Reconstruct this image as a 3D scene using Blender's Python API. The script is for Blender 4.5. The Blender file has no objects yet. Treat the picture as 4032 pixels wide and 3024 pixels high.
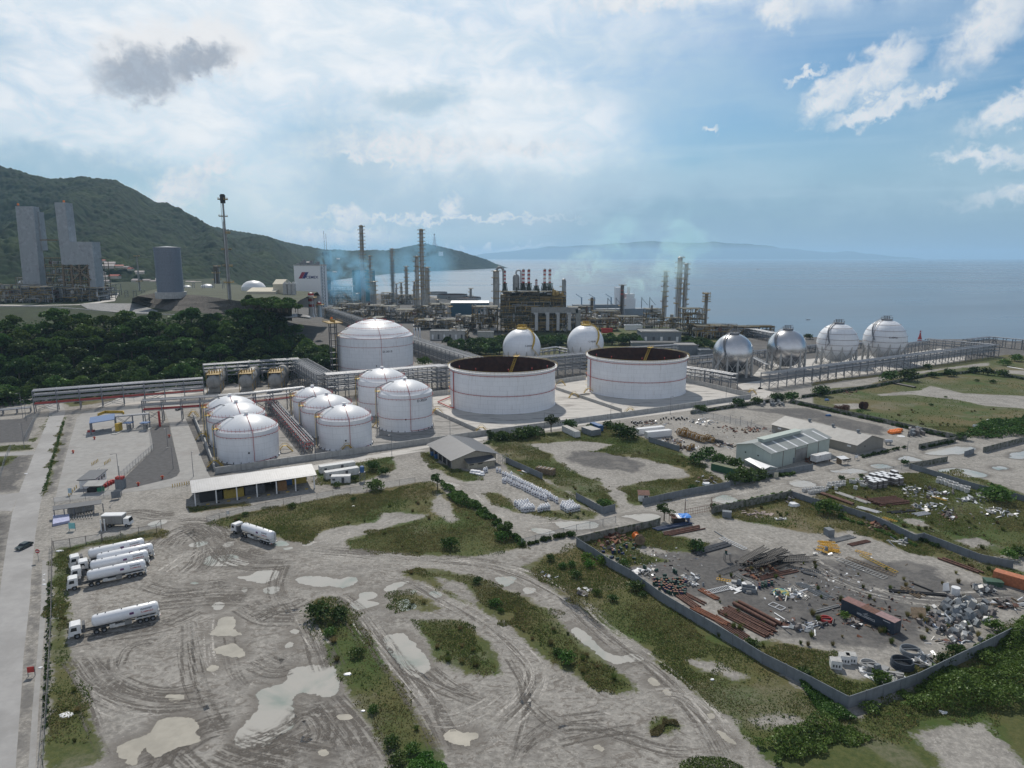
import bpy, bmesh, math, random
import numpy as np
from mathutils import Vector, Matrix, noise as mnoise
rad = math.radians
S = bpy.context.scene
COL = S.collection
# camera
CAMZ = 75.0
PITCH = rad(10.5)
FPX, CX, CY = 2690.5,2016.0,1512.0
cam = bpy.data.cameras.new('camera'); cam.sensor_width = 36.0; cam.lens = 36.0*FPX/4032.0
cam.clip_start = 1.0; cam.clip_end = 90000.0
camo = bpy.data.objects.new('camera', cam); COL.objects.link(camo)
camo.location = (0,0, CAMZ); camo.rotation_euler = (math.pi/2-PITCH, 0,0)
S.camera = camo
# exposure
S.view_settings.view_transform = 'Standard'; S.view_settings.look = 'None'
S.view_settings.exposure = -0.46; S.view_settings.gamma = 1.0
SUN_EL, SUN_AZ = rad(47), rad(-10)     # azimuth measured from +Y towards +X
sd = Vector((math.sin(SUN_AZ)*math.cos(SUN_EL), math.cos(SUN_AZ)*math.cos(SUN_EL), math.sin(SUN_EL)))
sun = bpy.data.lights.new('sun', 'SUN'); sun.energy = 4.9; sun.angle = rad(0.8); sun.color = (1.0,.94,.85)
suno = bpy.data.objects.new('sun', sun); COL.objects.link(suno); suno.location = (0,0,400)
suno.rotation_euler = (-sd).to_track_quat('-Z', 'Y').to_euler()
# world: sky texture plus cloud layers by direction
W = bpy.data.worlds.new('World'); S.world = W; S.cycles.volume_bounces = 1; W.use_nodes = True; W.cycles.sampling_method = 'MANUAL'; W.cycles.sample_map_resolution = 512
def NT(nt): 
 nt.nodes.clear(); return nt
class NB:
 """tiny node builder: values may be floats, tuples or sockets"""
 def __init__(s, nt): s.nt = nt
 def n(s, t, **kw):
  nd = s.nt.nodes.new(t)
  for k, v in kw.items(): setattr(nd, k, v)
  return nd
 def put(s, sock, v):
  if v is None: return
  if isinstance(v, bpy.types.NodeSocket): s.nt.links.new(v, sock)
  else: sock.default_value = v
 def m(s, op, a, b=None, c=None, clamp=False):
  nd = s.n('ShaderNodeMath', operation=op); nd.use_clamp = clamp
  s.put(nd.inputs[0], a); s.put(nd.inputs[1], b)
  if c is not None: s.put(nd.inputs[2], c)
  return nd.outputs[0]
 def vm(s, op, a, b=None):
  nd = s.n('ShaderNodeVectorMath', operation=op); s.put(nd.inputs[0], a); s.put(nd.inputs[1], b)
  return nd.outputs[1] if op in ('LENGTH', 'DOT_PRODUCT', 'DISTANCE') else nd.outputs[0]
 def mix(s, f, a, b, bt='MIX'):
  nd = s.n('ShaderNodeMix', data_type='RGBA', blend_type=bt); nd.clamp_factor = True
  s.put(nd.inputs[0], f); s.put(nd.inputs[6], c4(a)); s.put(nd.inputs[7], c4(b)); return nd.outputs[2]
 def noise(s, vec, scale, detail=4, rough=.55, dist=0.0, lac=2.0):
  nd = s.n('ShaderNodeTexNoise'); s.put(nd.inputs['Vector'], vec); s.put(nd.inputs['Scale'], scale)
  nd.inputs['Detail'].default_value = detail; nd.inputs['Roughness'].default_value = rough
  nd.inputs['Distortion'].default_value = dist; return nd.outputs[0]
 def ramp(s, f, lo, hi, a=0.0, b=1.0, smooth=True):
  nd = s.n('ShaderNodeMapRange', interpolation_type='SMOOTHSTEP' if smooth else 'LINEAR'); nd.clamp = True
  s.put(nd.inputs[0], f); s.put(nd.inputs[1], lo); s.put(nd.inputs[2], hi); s.put(nd.inputs[3], a); s.put(nd.inputs[4], b)
  return nd.outputs[0]
 def xyz(s, v):
  nd = s.n('ShaderNodeSeparateXYZ'); s.put(nd.inputs[0], v); return nd.outputs
 def cxyz(s, x, y, z):
  nd = s.n('ShaderNodeCombineXYZ'); s.put(nd.inputs[0], x); s.put(nd.inputs[1], y); s.put(nd.inputs[2], z); return nd.outputs[0]
def c4(v):
 return (v[0], v[1], v[2],1.0) if isinstance(v, (tuple, list)) and len(v) == 3 else v
b = NB(NT(W.node_tree))
sky = b.n('ShaderNodeTexSky', sky_type='NISHITA'); sky.sun_disc = False
sky.sun_elevation = SUN_EL; sky.sun_rotation = SUN_AZ; sky.altitude = 50; sky.air_density = 1.0; sky.dust_density = 1.6; sky.ozone_density = 2.5
tc = b.n('ShaderNodeTexCoord').outputs['Generated']
x, y, z = b.xyz(tc)
az = b.m('MULTIPLY', b.m('ARCTAN2', x, y),57.2958)          # degrees right of north
el = b.m('MULTIPLY', b.m('ARCSINE', z),57.2958)
ae = b.cxyz(az, el, 0.0)
warp = b.noise(ae, .16,5,.6)
warp2 = b.noise(b.vm('ADD', ae, (31,7,0)),.16,5,.6)
azw = b.m('ADD', az, b.m('MULTIPLY', b.m('SUBTRACT', warp, .5),9.0))
elw = b.m('ADD', el, b.m('MULTIPLY', b.m('SUBTRACT', warp2,.5),7.0))
def ell(ca, ce, ra, re, soft=.45, rot=0.0, A=None, E=None):
 A = azw if A is None else A; E = elw if E is None else E
 u = b.m('SUBTRACT', A, ca); v = b.m('SUBTRACT', E, ce)
 if rot:
  cr, sr = math.cos(rad(rot)), math.sin(rad(rot))
  u2 = b.m('ADD', b.m('MULTIPLY', u, cr), b.m('MULTIPLY', v, sr))
  v = b.m('SUBTRACT', b.m('MULTIPLY', v, cr), b.m('MULTIPLY', u, sr)); u = u2
 d = b.m('SQRT', b.m('ADD', b.m('POWER', b.m('DIVIDE', u, ra),2), b.m('POWER', b.m('DIVIDE', v, re),2)))
 return b.ramp(d, 1.0+soft, 1.0-soft)
def mx(*a):
 r = a[0]
 for t in a[1:]: r = b.m('MAXIMUM', r, t)
 return r
tintr = b.mix(b.ramp(el, 0,20),(.70,1.02,1.16),(.66,.98,1.16))
base = b.mix(1.0, sky.outputs[0], tintr, 'MULTIPLY')
lowb = b.ramp(el, 11.0,1.0)
base = b.mix(b.m('MULTIPLY', lowb, .75), base, b.mix(b.ramp(az, -25,12),(8.2,10.0,11.2),(4.1,6.3,8.4)))
wide = b.noise(b.cxyz(b.m('MULTIPLY', az, .35), el, 3.0),.16,5,.55,.5)
med = b.noise(b.cxyz(b.m('MULTIPLY', az, .55), el, 9.0),.5,6,.6,.6)
fine = b.noise(ae, .9,7,.62,.3)
veil = mx(ell(-22,19,36,10,.4), ell(-32,9.5,16,3.6,.5), ell(-3,11,12,6.5,.6), ell(4,21,34,3.8,.5), ell(-8,6,14,3.5,.6))
veil = b.m('MULTIPLY', veil, b.ramp(b.m('ADD', wide, b.m('MULTIPLY', med, .35)),.42,.72,.62,1.0))
veilcol = b.mix(b.ramp(med, .35,.7),(10.2,11.4,12.4),(12.9,13.1,13.3))
skyc = b.mix(b.m('MULTIPLY', veil, .93), base, veilcol)
sheet = b.m('MULTIPLY', b.ramp(b.noise(b.cxyz(b.m('MULTIPLY', az, .12), el, 20.0),.45,5,.55,.4),.46,.68), b.ramp(el, 0,2))
skyc = b.mix(b.m('MULTIPLY', sheet, .26), skyc, (8.0,9.8,11.2))
hole = b.m('MULTIPLY', mx(ell(-37,5.5,13,1.6,.6), ell(-43,12.5,7,1.6,.7), ell(-12.5,6,4.5,4.5,.7), ell(-6,4,7,2,.7), ell(-8,12.0,3.5,1.3,.6)),.62)
skyc = b.mix(hole, skyc, (4.2,6.7,8.6))
A2 = b.m('ADD', az, b.m('MULTIPLY', b.m('SUBTRACT', fine, .5),5.0))
E2 = b.m('ADD', el, b.m('MULTIPLY', b.m('SUBTRACT', b.noise(b.vm('ADD', ae, (5,17,3)),.9,7,.62,.3),.5),4.5))
A3 = b.m('ADD', az, b.m('MULTIPLY', b.m('SUBTRACT', fine, .5),2.5))
E3 = b.m('ADD', el, b.m('MULTIPLY', b.m('SUBTRACT', b.noise(b.vm('ADD', ae, (5,17,3)),1.1,5,.55,.3),.5),2.9))
cum = mx(*[ell(*q[:4], q[4]+.16, q[5], A3, E3) for q in [(24.0,11.6,2.3,1.1,.3,35),(27.0,12.6,2.3,1.3,.3,35),(26.8,10.2,2.9,.7,.35,18),(33.0,14.6,2.6,1.5,.45,45),(36.5,17.0,3.0,1.5,.5,30),(30.2,10.9,1.1,.45,.4,20),
     (35.0,9.6,2.7,.8,.45,22),(38.0,8.0,2.0,.6,.5,20),(20,17.2,1.5,1.1,.4,0),(10,18.6,5.0,.7,.5,0),(33.5,6.6,2.4,.5,.6,-8),(39,4.6,5,.55,.6,8),(15.5,9.6,.6,.2,.5,5),(22.0,12.9,1.1,.25,.6,20),
     (-30.5,4.2,2.6,.7,.4,0),(-25.2,4.8,2.2,1.2,.4,25),(-22.8,6.6,1.6,.8,.4,30),(-13,3.2,1.3,.8,.4,0),(-14,1.6,4,.6,.6,0),(-6.5,3.1,9,.2,.6,0),(-8,8.6,6,1.0,.6,0),(-1.5,.55,4.0,.3,.5,4),(1,8.6,4,.5,.6,0),(-5.0,4.0,.8,.8,.4,0),(-10.5,7.6,3.5,.35,.6,-5)]])
bank = b.m('MULTIPLY', ell(16,3.2,22,2.6,.7,-3), b.ramp(med, .3,.65,.35,.9)); skyc = b.mix(b.m('MULTIPLY', bank, .55), skyc, (3.2,5.2,7.2))
bank2 = b.m('MULTIPLY', mx(ell(8,5.6,26,1.6,.7,2), ell(30,6.5,14,2.2,.7,0), ell(12,13,14,2.2,.8,-12)), b.ramp(wide, .35,.6,.3,1)); skyc = b.mix(b.m('MULTIPLY', bank2,.45), skyc, (6.4,8.6,10.2))
skyc = b.mix(b.m('MULTIPLY', cum, .85), skyc, b.mix(b.ramp(fine, .3,.65),(8.8,9.8,10.9),(11.6,11.8,12.0)))
rim = mx(ell(-26.4,13.6,3.6,2.1,.35,15, A3, E3), ell(-22.3,14.6,3.2,1.8,.35,12, A3, E3))
dark = mx(ell(-27.0,12.4,2.7,1.6,.5,12, A3, E3), ell(-23.3,13.6,2.5,1.05,.5,18, A3, E3))
skyc = b.mix(b.m('MULTIPLY', rim, .85), skyc, (11.6,11.7,11.9))
skyc = b.mix(b.m('MULTIPLY', dark, b.ramp(fine, .30,.6,.75,1.0)), skyc, b.mix(b.ramp(fine, .35,.65),(4.0,4.7,5.8),(5.8,6.6,7.7)))
skyc = b.mix(b.m('MULTIPLY', b.ramp(el, 20,34), b.ramp(b.noise(tc, 2.2,5,.55),.35,.6,.6,.95)), skyc, (2.9,3.4,4.3))
skyc = b.mix(b.m('MULTIPLY', b.ramp(y, .1,-.5), b.ramp(b.noise(tc, 2.6,5,.6),.3,.6,.7,1)), skyc, b.mix(b.ramp(el, 5,60),(7.8,8.4,9.5),(3.7,4.3,5.5)))  # unseen sky behind the camera, brightened to light the tank shells
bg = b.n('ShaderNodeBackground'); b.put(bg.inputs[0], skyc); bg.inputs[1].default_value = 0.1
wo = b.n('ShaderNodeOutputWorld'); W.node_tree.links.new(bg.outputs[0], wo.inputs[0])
# coordinates: photo point -> place on the ground
ZR = {'A': (0,700,2.212), 'B': (1000,800,2.212), 'C': (1900,900,2.212), 'D': (2600,1100,1.5447), 'E': (0,1200,2.212),
      'F': (700,1200,2.0109), 'G': (0,1500,2.07375), 'H': (1600,1300,1.84333), 'I': (2400,1500,1.84333),
      'J': (3200,1300,2.370), 'K': (2000,1900,2.074), 'L': (2800,1900,1.7955), 'M': (0,2000,1.62),
      'N': (1000,2000,1.58), 'O': (2200,2300,1.2074), 'Q': (700,1700,2.0109), 'W': (0,0,.548611),
      'R': (1600,1650,2.765), 'T': (2850,1580,2.765), 'U': (200,1850,5.53)}
def sp(r, zx, zy):
 x0, y0, k = ZR[r]; return x0+zx/k, y0+zy/k
sp_, cp_ = math.sin(PITCH), math.cos(PITCH)
def ray(r, zx, zy):
 X, Y = sp(r, zx, zy); u = (X-CX)/FPX; v = (Y-CY)/FPX
 return u, cp_-v*sp_, -sp_-v*cp_
def g(r, zx, zy, z=0.0):
 dx, dy, dz = ray(r, zx, zy)
 t = (CAMZ-z)/max(-dz, 1e-4)
 return Vector((dx*t, dy*t, z))
def gd(r, zx, zy, Y):
 dx, dy, dz = ray(r, zx, zy); t = Y/dy
 return Vector((dx*t, Y, CAMZ+dz*t))
def zat(r, zy, Y):                      # height of a plumb line standing at distance Y, at photo row zy
 _, Yp = sp(r, 0, zy); v = (Yp-CY)/FPX
 return CAMZ + Y*(-sp_-v*cp_)/(cp_-v*sp_)
def gl(r, pts, z=0.0): return [g(r, px, py, z) for px, py in pts]
def pxm(p): return (p.y*cp_+(CAMZ-p.z)*sp_)/FPX     # metres per photo pixel at p
# mesh helpers
class MB:
 def __init__(s): s.v = []; s.f = []; s.m = []
 def add(s, vs, fs, mi=0):
  o = len(s.v); s.v.extend([tuple(p) for p in vs]); s.f.extend([tuple(i+o for i in f) for f in fs]); s.m.extend([mi]*len(fs)); return s
 def box(s, cx, cy, z0, sx, sy, sz, rot=0.0, mi=0, top=1.0):
  c, n = math.cos(rot), math.sin(rot); vs = []
  for k, zz in ((1.0, z0),(top, z0+sz)):
   for ax, ay in ((-1,-1),(1,-1),(1,1),(-1,1)):
    px, py = ax*sx/2*k, ay*sy/2*k; vs.append((cx+px*c-py*n, cy+px*n+py*c, zz))
  return s.add(vs, [(0,3,2,1),(4,5,6,7),(0,1,5,4),(1,2,6,5),(2,3,7,6),(3,0,4,7)], mi)
 def hexa(s, lo, hi, mi=0):
  n = len(lo)
  return s.add(list(lo)+list(hi),[tuple(range(n-1,-1,-1)), tuple(range(n, 2*n))]+[(i, (i+1) % n, n+(i+1) % n, n+i) for i in range(n)], mi)
 def bar(s, p, q, w, h=None, mi=0):
  p, q = Vector(p), Vector(q); d = q-p
  if d.length < 1e-6: return s
  d.normalize(); h = h or w
  up = Vector((0,0,1)) if abs(d.z) < .95 else Vector((1,0,0))
  a = d.cross(up).normalized()*w/2; c = a.cross(d).normalized()*h/2
  return s.hexa([p-a-c, p+a-c, p+a+c, p-a+c],[q-a-c, q+a-c, q+a+c, q-a+c], mi)
 def cyl(s, p, q, r0, r1=None, n=12, mi=0, caps=True):
  p, q = Vector(p), Vector(q); d = (q-p).normalized(); r1 = r0 if r1 is None else r1
  up = Vector((0,0,1)) if abs(d.z) < .95 else Vector((1,0,0))
  a = d.cross(up).normalized(); c = a.cross(d)
  vs = []
  for P, r in ((p, r0),(q, r1)):
   for i in range(n):
    t = 2*math.pi*i/n; vs.append(P+(a*math.cos(t)+c*math.sin(t))*r)
  fs = [(i, (i+1) % n, n+(i+1) % n, n+i) for i in range(n)]
  if caps: fs += [tuple(range(n-1,-1,-1)), tuple(range(n, 2*n))]
  return s.add(vs, fs, mi)
 def tube(s, pts, r, n=6, mi=0):
  for p, q in zip(pts[:-1], pts[1:]): s.cyl(p, q, r, r, n, mi)
  return s
 def lathe(s, prof, n=32, c=(0,0,0), mi=0, a0=0.0, a1=2*math.pi, axis=None):
  full = abs(a1-a0-2*math.pi) < 1e-6; m = n if full else n+1; o = len(s.v)
  for r, zz in prof:
   for i in range(m):
    t = a0+(a1-a0)*i/n
    p = (r*math.cos(t), r*math.sin(t), zz)
    if axis == 'x': p = (zz, p[0], p[1])
    if axis == 'y': p = (p[0], zz, p[1])
    s.v.append((c[0]+p[0], c[1]+p[1], c[2]+p[2]))
  for j in range(len(prof)-1):
   for i in range(n):
    k = (i+1) % m; s.f.append((o+j*m+i, o+j*m+k, o+(j+1)*m+k, o+(j+1)*m+i)); s.m.append(mi)
  return s
 def ring(s, c, R, r, n=48, k=6, mi=0, a0=0.0, a1=2*math.pi):
  full = abs(a1-a0-2*math.pi) < 1e-6; m = n if full else n+1; o = len(s.v)
  for i in range(m):
   t = a0+(a1-a0)*i/n
   for j in range(k):
    u = 2*math.pi*j/k; rr = R+r*math.cos(u)
    s.v.append((c[0]+rr*math.cos(t), c[1]+rr*math.sin(t), c[2]+r*math.sin(u)))
  for i in range(n):
   i2 = (i+1) % m
   for j in range(k):
    s.f.append((o+i*k+j, o+i2*k+j, o+i2*k+(j+1) % k, o+i*k+(j+1) % k)); s.m.append(mi)
  return s
 def poly(s, pts, mi=0): return s.add(pts, [tuple(range(len(pts)))], mi)
 def slab(s, pts, th, mi=0):
  pts = [Vector(p) for p in pts]; nrm = (pts[1]-pts[0]).cross(pts[2]-pts[0]).normalized()
  if nrm.z < 0: pts.reverse(); nrm = -nrm
  return s.hexa([p-nrm*th for p in pts], pts, mi)
 def mesh(s, name, mats, smooth=False):
  me = bpy.data.meshes.new(name); me.from_pydata(s.v, [], s.f)
  for mt in (mats if isinstance(mats, (list, tuple)) else [mats]): me.materials.append(mt)
  if any(s.m): me.polygons.foreach_set('material_index', s.m)
  if smooth:
   me.polygons.foreach_set('use_smooth', [True]*len(s.f)); me.set_sharp_from_angle(angle=rad(38))
  me.update(); return me
 def build(s, name, mats, parent=None, smooth=False, loc=None):
  return link(name, s.mesh(name, mats, smooth), parent, loc)
def link(name, me, parent=None, loc=None, rot=0.0):
 o = bpy.data.objects.new(name, me); COL.objects.link(o)
 if loc is not None: o.location = loc
 if rot: o.rotation_euler = (0,0, rot)
 if parent is not None: o.parent = parent
 return o
def thing(name, label, cat, loc=(0,0,0), rot=0.0, group=None):
 o = link(name, None, None, loc, rot); o['label'] = label; o['category'] = cat
 if group: o['group'] = group
 return o
def tag(o, label, cat, group=None):
 o['label'] = label; o['category'] = cat
 if group: o['group'] = group
 return o
def kind(o, k, label=None):
 o['kind'] = k
 if label: o['label'] = label
 return o
def dup(root, loc, rot=0.0, label=None, group=None, sc=None):
 r = root.copy(); COL.objects.link(r); r.location = loc; r.rotation_euler = (0,0, rot)
 if label: r['label'] = label
 if group: r['group'] = group
 if sc is not None: r.scale = sc if isinstance(sc, tuple) else (sc, sc, sc)
 for ch in list(root.children):
  c = ch.copy(); COL.objects.link(c); c.parent = r
  for q in ch.children:
   d = q.copy(); COL.objects.link(d); d.parent = c
 return r
def raw_mesh(name, verts, faces, mats, smooth=False, attrs=None, matidx=None):
 """verts (n,3) array, faces (m,k) array"""
 me = bpy.data.meshes.new(name); n, (m, k) = len(verts), faces.shape
 me.vertices.add(n); me.vertices.foreach_set('co', np.asarray(verts, dtype=np.float32).ravel())
 me.loops.add(m*k); me.loops.foreach_set('vertex_index', faces.astype(np.int32).ravel())
 me.polygons.add(m); me.polygons.foreach_set('loop_start', np.arange(0, m*k, k, dtype=np.int32))
 me.polygons.foreach_set('loop_total', np.full(m, k, dtype=np.int32))
 for mt in (mats if isinstance(mats, (list, tuple)) else [mats]): me.materials.append(mt)
 if matidx is not None: me.polygons.foreach_set('material_index', matidx.astype(np.int32))
 me.polygons.foreach_set('use_smooth', np.full(m, smooth))
 for k2, arr in (attrs or {}).items():
  a = me.attributes.new(k2, 'FLOAT', 'POINT'); a.data.foreach_set('value', np.asarray(arr, dtype=np.float32).ravel())
 me.update(calc_edges=True); me.validate(); return me
_fonts = {}
def text_geo(txt, bold=False, shear=0.0):
 k = (txt, shear)
 if k not in _fonts:
  cu = bpy.data.curves.new('t', 'FONT'); cu.body = txt; cu.size = 1.0; cu.shear = shear; cu.resolution_u = 2
  if bold: cu.offset = .02
  ob = bpy.data.objects.new('t', cu); COL.objects.link(ob)
  dg = bpy.context.evaluated_depsgraph_get(); me = ob.evaluated_get(dg).to_mesh()
  vs = [v.co.copy() for v in me.vertices]; fs = [tuple(p.vertices) for p in me.polygons]
  ob.evaluated_get(dg).to_mesh_clear(); bpy.data.objects.remove(ob); bpy.data.curves.remove(cu)
  x0 = min(v.x for v in vs); x1 = max(v.x for v in vs); y0 = min(v.y for v in vs); y1 = max(v.y for v in vs)
  _fonts[k] = ([((v.x-x0)/(x1-x0),(v.y-y0)/(y1-y0)) for v in vs], fs)
 return _fonts[k]
def wall_text(mb, txt, p0, ux, uz, w, h, mi=0, bold=True, shear=0.0):
 """flat lettering from lower-left p0 along ux, upwards uz"""
 vs, fs = text_geo(txt, bold, shear); p0, ux, uz = Vector(p0), Vector(ux), Vector(uz)
 return mb.add([p0+ux*(a*w)+uz*(c*h) for a, c in vs], fs, mi)
# materials
_M = {}
def mat(name, col, rough=.7, metal=0.0, var=.15, vs=1.5, col2=None, c2=(.5,.7), c2s=.6, bump=0.0, bs=8.0, streak=0.0, spec=.5, stretch=None, alpha=None, coord='Object'):
 if name in _M: return _M[name]
 m = bpy.data.materials.new(name); m.use_nodes = True; b = NB(NT(m.node_tree))
 t = b.n('ShaderNodeTexCoord').outputs[coord]
 if stretch: t = b.vm('MULTIPLY', t, stretch)
 c = c4(col)
 if var:
  n1 = b.noise(t, vs, 5,.6)
  c = b.mix(b.ramp(n1,.3,.7), tuple(q*(1-var) for q in col), tuple(min(1, q*(1+var)) for q in col))
 if col2:
  n2 = b.noise(b.vm('ADD', t, (13.1,4.7,8.2)), c2s, 7,.65)
  c = b.mix(b.ramp(n2, c2[0], c2[1]), c, col2)
 if streak:
  n3 = b.noise(b.vm('MULTIPLY', t, (1.2,1.2,.06)),1.3,5,.6)
  c = b.mix(b.m('MULTIPLY', b.ramp(n3,.5,.75), streak), c, tuple(q*.35 for q in col))
 p = b.n('ShaderNodeBsdfPrincipled'); b.put(p.inputs['Base Color'], c)
 p.inputs['Roughness'].default_value = rough; p.inputs['Metallic'].default_value = metal
 p.inputs['Specular IOR Level'].default_value = spec
 if bump:
  bn = b.n('ShaderNodeBump'); bn.inputs['Strength'].default_value = bump; bn.inputs['Distance'].default_value = .05
  b.put(bn.inputs['Height'], b.noise(t, bs, 4,.6)); b.put(p.inputs['Normal'], bn.outputs[0])
 o = b.n('ShaderNodeOutputMaterial'); m.node_tree.links.new(p.outputs[0], o.inputs[0])
 _M[name] = m; return m
# terrain
R0 = random.Random(7); RN = np.random.default_rng(11)
def sstep(t): t = np.clip(t, 0,1); return t*t*(3-2*t)
def hfun(X, Y):
 X = np.asarray(X, float); Y = np.asarray(Y, float)
 s = (X+117)*(-.565)+(Y-458)*.825
 q = (X+125)*.917+(Y-480)*.4
 return 32.0*sstep(s/80)*sstep(-q/45)
LAND = [(-6000,-300),(2500,-300),(2500,470),(900,590)] + [(g('W', a, c).x, g('W', a, c).y) for a, c in ((2212,735),(2030,731),(1960,738),(1863,734),(1746,726),(1620,712),(1500,700))] + [(150,905),(20,1080),(-120,1350),(-290,1470),(-470,1650),(-700,2000),(-680,2800),(-560,3050),(-1500,3300),(-6000,3600)]
def sdf(P, poly):
 """signed distance, positive inside; P (n,2)"""
 pl = np.array(poly, float); n = len(pl); d = np.full(len(P),1e9); ins = np.zeros(len(P), bool)
 for i in range(n):
  a, c = pl[i], pl[(i+1) % n]; e = c-a; L = (e@e)+1e-9
  w = P-a; t = np.clip((w@e)/L, 0,1); q = w-t[:, None]*e; d = np.minimum(d, (q*q).sum(1))
  cond = ((a[1] <= P[:, 1]) & (c[1] > P[:, 1])) | ((c[1] <= P[:, 1]) & (a[1] > P[:, 1]))
  xx = a[0]+(P[:, 1]-a[1])/np.where(abs(c[1]-a[1]) < 1e-9,1e-9, c[1]-a[1])*(c[0]-a[0])
  ins ^= cond & (P[:, 0] < xx)
 return np.where(ins, 1,-1)*np.sqrt(d)
def polys_field(P, polys, clampd=8.0):
 out = np.full(len(P),-clampd)
 for pl in polys:
  a = np.array(pl); lo = a.min(0)-clampd; hi = a.max(0)+clampd
  k = np.where((P[:, 0] > lo[0]) & (P[:, 0] < hi[0]) & (P[:, 1] > lo[1]) & (P[:, 1] < hi[1]))[0]
  if len(k): out[k] = np.maximum(out[k], np.clip(sdf(P[k], pl),-clampd, clampd))
 return out
def wp(r, pts): return [(p.x, p.y) for p in gl(r, pts)]
def wpm(items):
 out = []
 for r, pts in items: out += wp(r, pts)
 return out
GRASS = [
 wp('M', [(345,250),(470,240),(650,198),(1000,125),(1070,150),(1060,190),(940,215),(560,245),(460,300),(470,430),(400,560),(455,700),(420,860),(470,950),(500,1100),(560,1250),(650,1450),(690,1700),(290,1700),(320,900),(332,700)]),
 wp('Q', [(225,725),(330,680),(700,605),(900,575),(1230,510),(1560,470),(1880,400),(2010,390),(2212,560),(2150,640),(1900,655),(1620,640),(1560,720),(1250,755),(1100,800),(1060,860),(960,880),(860,865),(770,830),(440,760)]),
 wpm([('N', [(565,205),(830,120),(1060,60),(1150,-50),(1250,-110)]),('R', [(280,690),(400,740),(560,790),(700,890),(850,1010),(1010,1130)]),('N', [(1500,110),(1640,190),(1690,245),(1400,300),(1240,302),(1000,290),(600,258)])]),
 wp('N', [(320,650),(350,590),(430,555),(510,560),(600,640),(680,740),(770,870),(860,990),(960,1150),(1020,1300),(1100,1400),(1180,1540),(1240,1680),(850,1680),(790,1530),(750,1420),(680,1280),(620,1200),(540,1080),(480,980),(450,900),(400,780),(340,700)]),
 wp('N', [(920,400),(1010,370),(1180,390),(1400,430),(1560,510),(1700,570),(1850,650),(1960,750),(2080,860),(2212,960),(2330,1060),(2375,1130),(2290,1165),(2130,1130),(2000,1060),(1900,1000),(1800,930),(1700,840),(1600,740),(1450,660),(1380,610),(1270,580),(1160,510),(1000,450)]),
 wp('N', [(1000,700),(1100,690),(1220,690),(1330,720),(1400,790),(1490,860),(1530,960),(1530,1020),(1400,1050),(1250,1010),(1130,940),(1090,850),(1040,780)]),
 wp('N', [(850,540),(1000,530),(1100,570),(1080,600),(1180,620),(1120,650),(1000,640),(900,640)]),
 wpm([('K', [(120,690),(300,590),(480,560),(560,510),(700,600),(860,680),(1000,760),(1110,820),(1230,940),(1450,1080),(1600,1180),(1800,1290),(2074,1450)]),('O', [(1100,470),(1380,640),(1500,590),(1700,480),(1900,360),(2100,260),(2400,150),(2500,950),(1120,950),(1040,874),(940,790),(900,740),(850,660),(720,600),(620,500),(500,400),(350,270),(160,170)]),('K', [(450,930),(300,830),(150,740)])]),
 wp('O', [(430,690),(440,640),(480,612),(540,625),(575,680),(540,720),(440,725)]),
 wp('O', [(600,890),(700,835),(800,825),(900,890),(900,950),(600,950)]),
 wp('L', [(200,1130),(400,1120),(600,1150),(860,1200),(850,1340),(1020,1400),(1400,1330),(1700,1180),(1950,1120),(2212,950),(2400,900),(2400,980),(1900,1190),(1000,1580),(960,1580),(700,1430),(450,1280)]),
 wp('L', [(0,260),(20,180),(560,70),(700,130),(900,190),(1200,280),(1600,440),(1900,560),(2300,640),(2300,700),(2000,690),(1800,620),(1600,530),(1400,500),(1150,400),(1000,340),(700,370),(400,300),(150,260)]),
 wp('L', [(760,60),(1000,-30),(1750,-90),(2300,110),(2400,520),(1900,520),(1500,390),(1200,250),(900,170),(740,110)]),
 wp('K', [(600,480),(760,430),(1190,370),(1300,430),(1450,440),(1620,500),(1560,560),(1300,560),(1100,520),(1050,560),(1300,640),(1000,680),(830,600),(700,560)]),
 wpm([('H', [(560,800),(1000,745),(1480,700),(1760,790),(2000,890),(2150,980)]),('I', [(690,640),(780,700),(860,745),(560,820),(240,895)]),('H', [(1600,1290),(1510,1285),(1240,1200),(970,1070),(720,930)])]),
 wp('R', [(880,800),(1000,800),(1100,860),(1200,980),(1280,1020),(1440,1010),(1660,990),(1880,960),(2120,1020),(2040,1080),(1820,1110),(1480,1060),(1180,1010),(960,920),(860,840)]),
 wp('R', [(1060,470),(1400,590),(1460,640),(1850,850),(2130,1030),(1900,940),(1660,850),(1350,700),(1130,570)]),
 wp('R', [(180,370),(260,350),(350,470),(640,560),(800,600),(800,670),(640,680),(430,610),(250,500)]),
 wp('Q', [(1090,300),(1500,210),(1700,200),(1740,290),(1640,330),(1500,380),(1250,440),(1090,400)]),
 wp('Q', [(60,600),(540,555),(560,590),(100,640)]),
 wp('J', [(0,470),(500,430),(1100,330),(1740,240),(2200,150),(2200,940),(1972,940),(1440,1000),(1300,960),(900,880),(600,830),(0,690)]),
 wp('G', [(240,480),(330,400),(400,270),(425,285),(330,440),(270,500)]),
 wp('G', [(535,280),(510,400),(450,640),(400,860),(340,940),(390,700),(450,470),(500,310)]),
 wp('E', [(-200,700),(340,640),(1000,560),(1760,545),(1760,640),(1200,690),(300,740),(0,790),(-300,830)]),
 wp('E', [(480,800),(700,760),(1150,745),(1000,830),(850,860),(620,890),(560,860)]),
 wp('G', [(-200,540),(250,515),(260,560),(-200,600)]), wp('G', [(-200,620),(150,610),(60,700),(-200,720)]),
 wp('J', [(1740,240),(2300,150),(2300,350),(1700,350),(1500,330)]),
 wp('C', [(-100,960),(700,850),(1400,850),(2100,880),(2100,1060),(1400,1100),(-100,1150)]),
]
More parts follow.
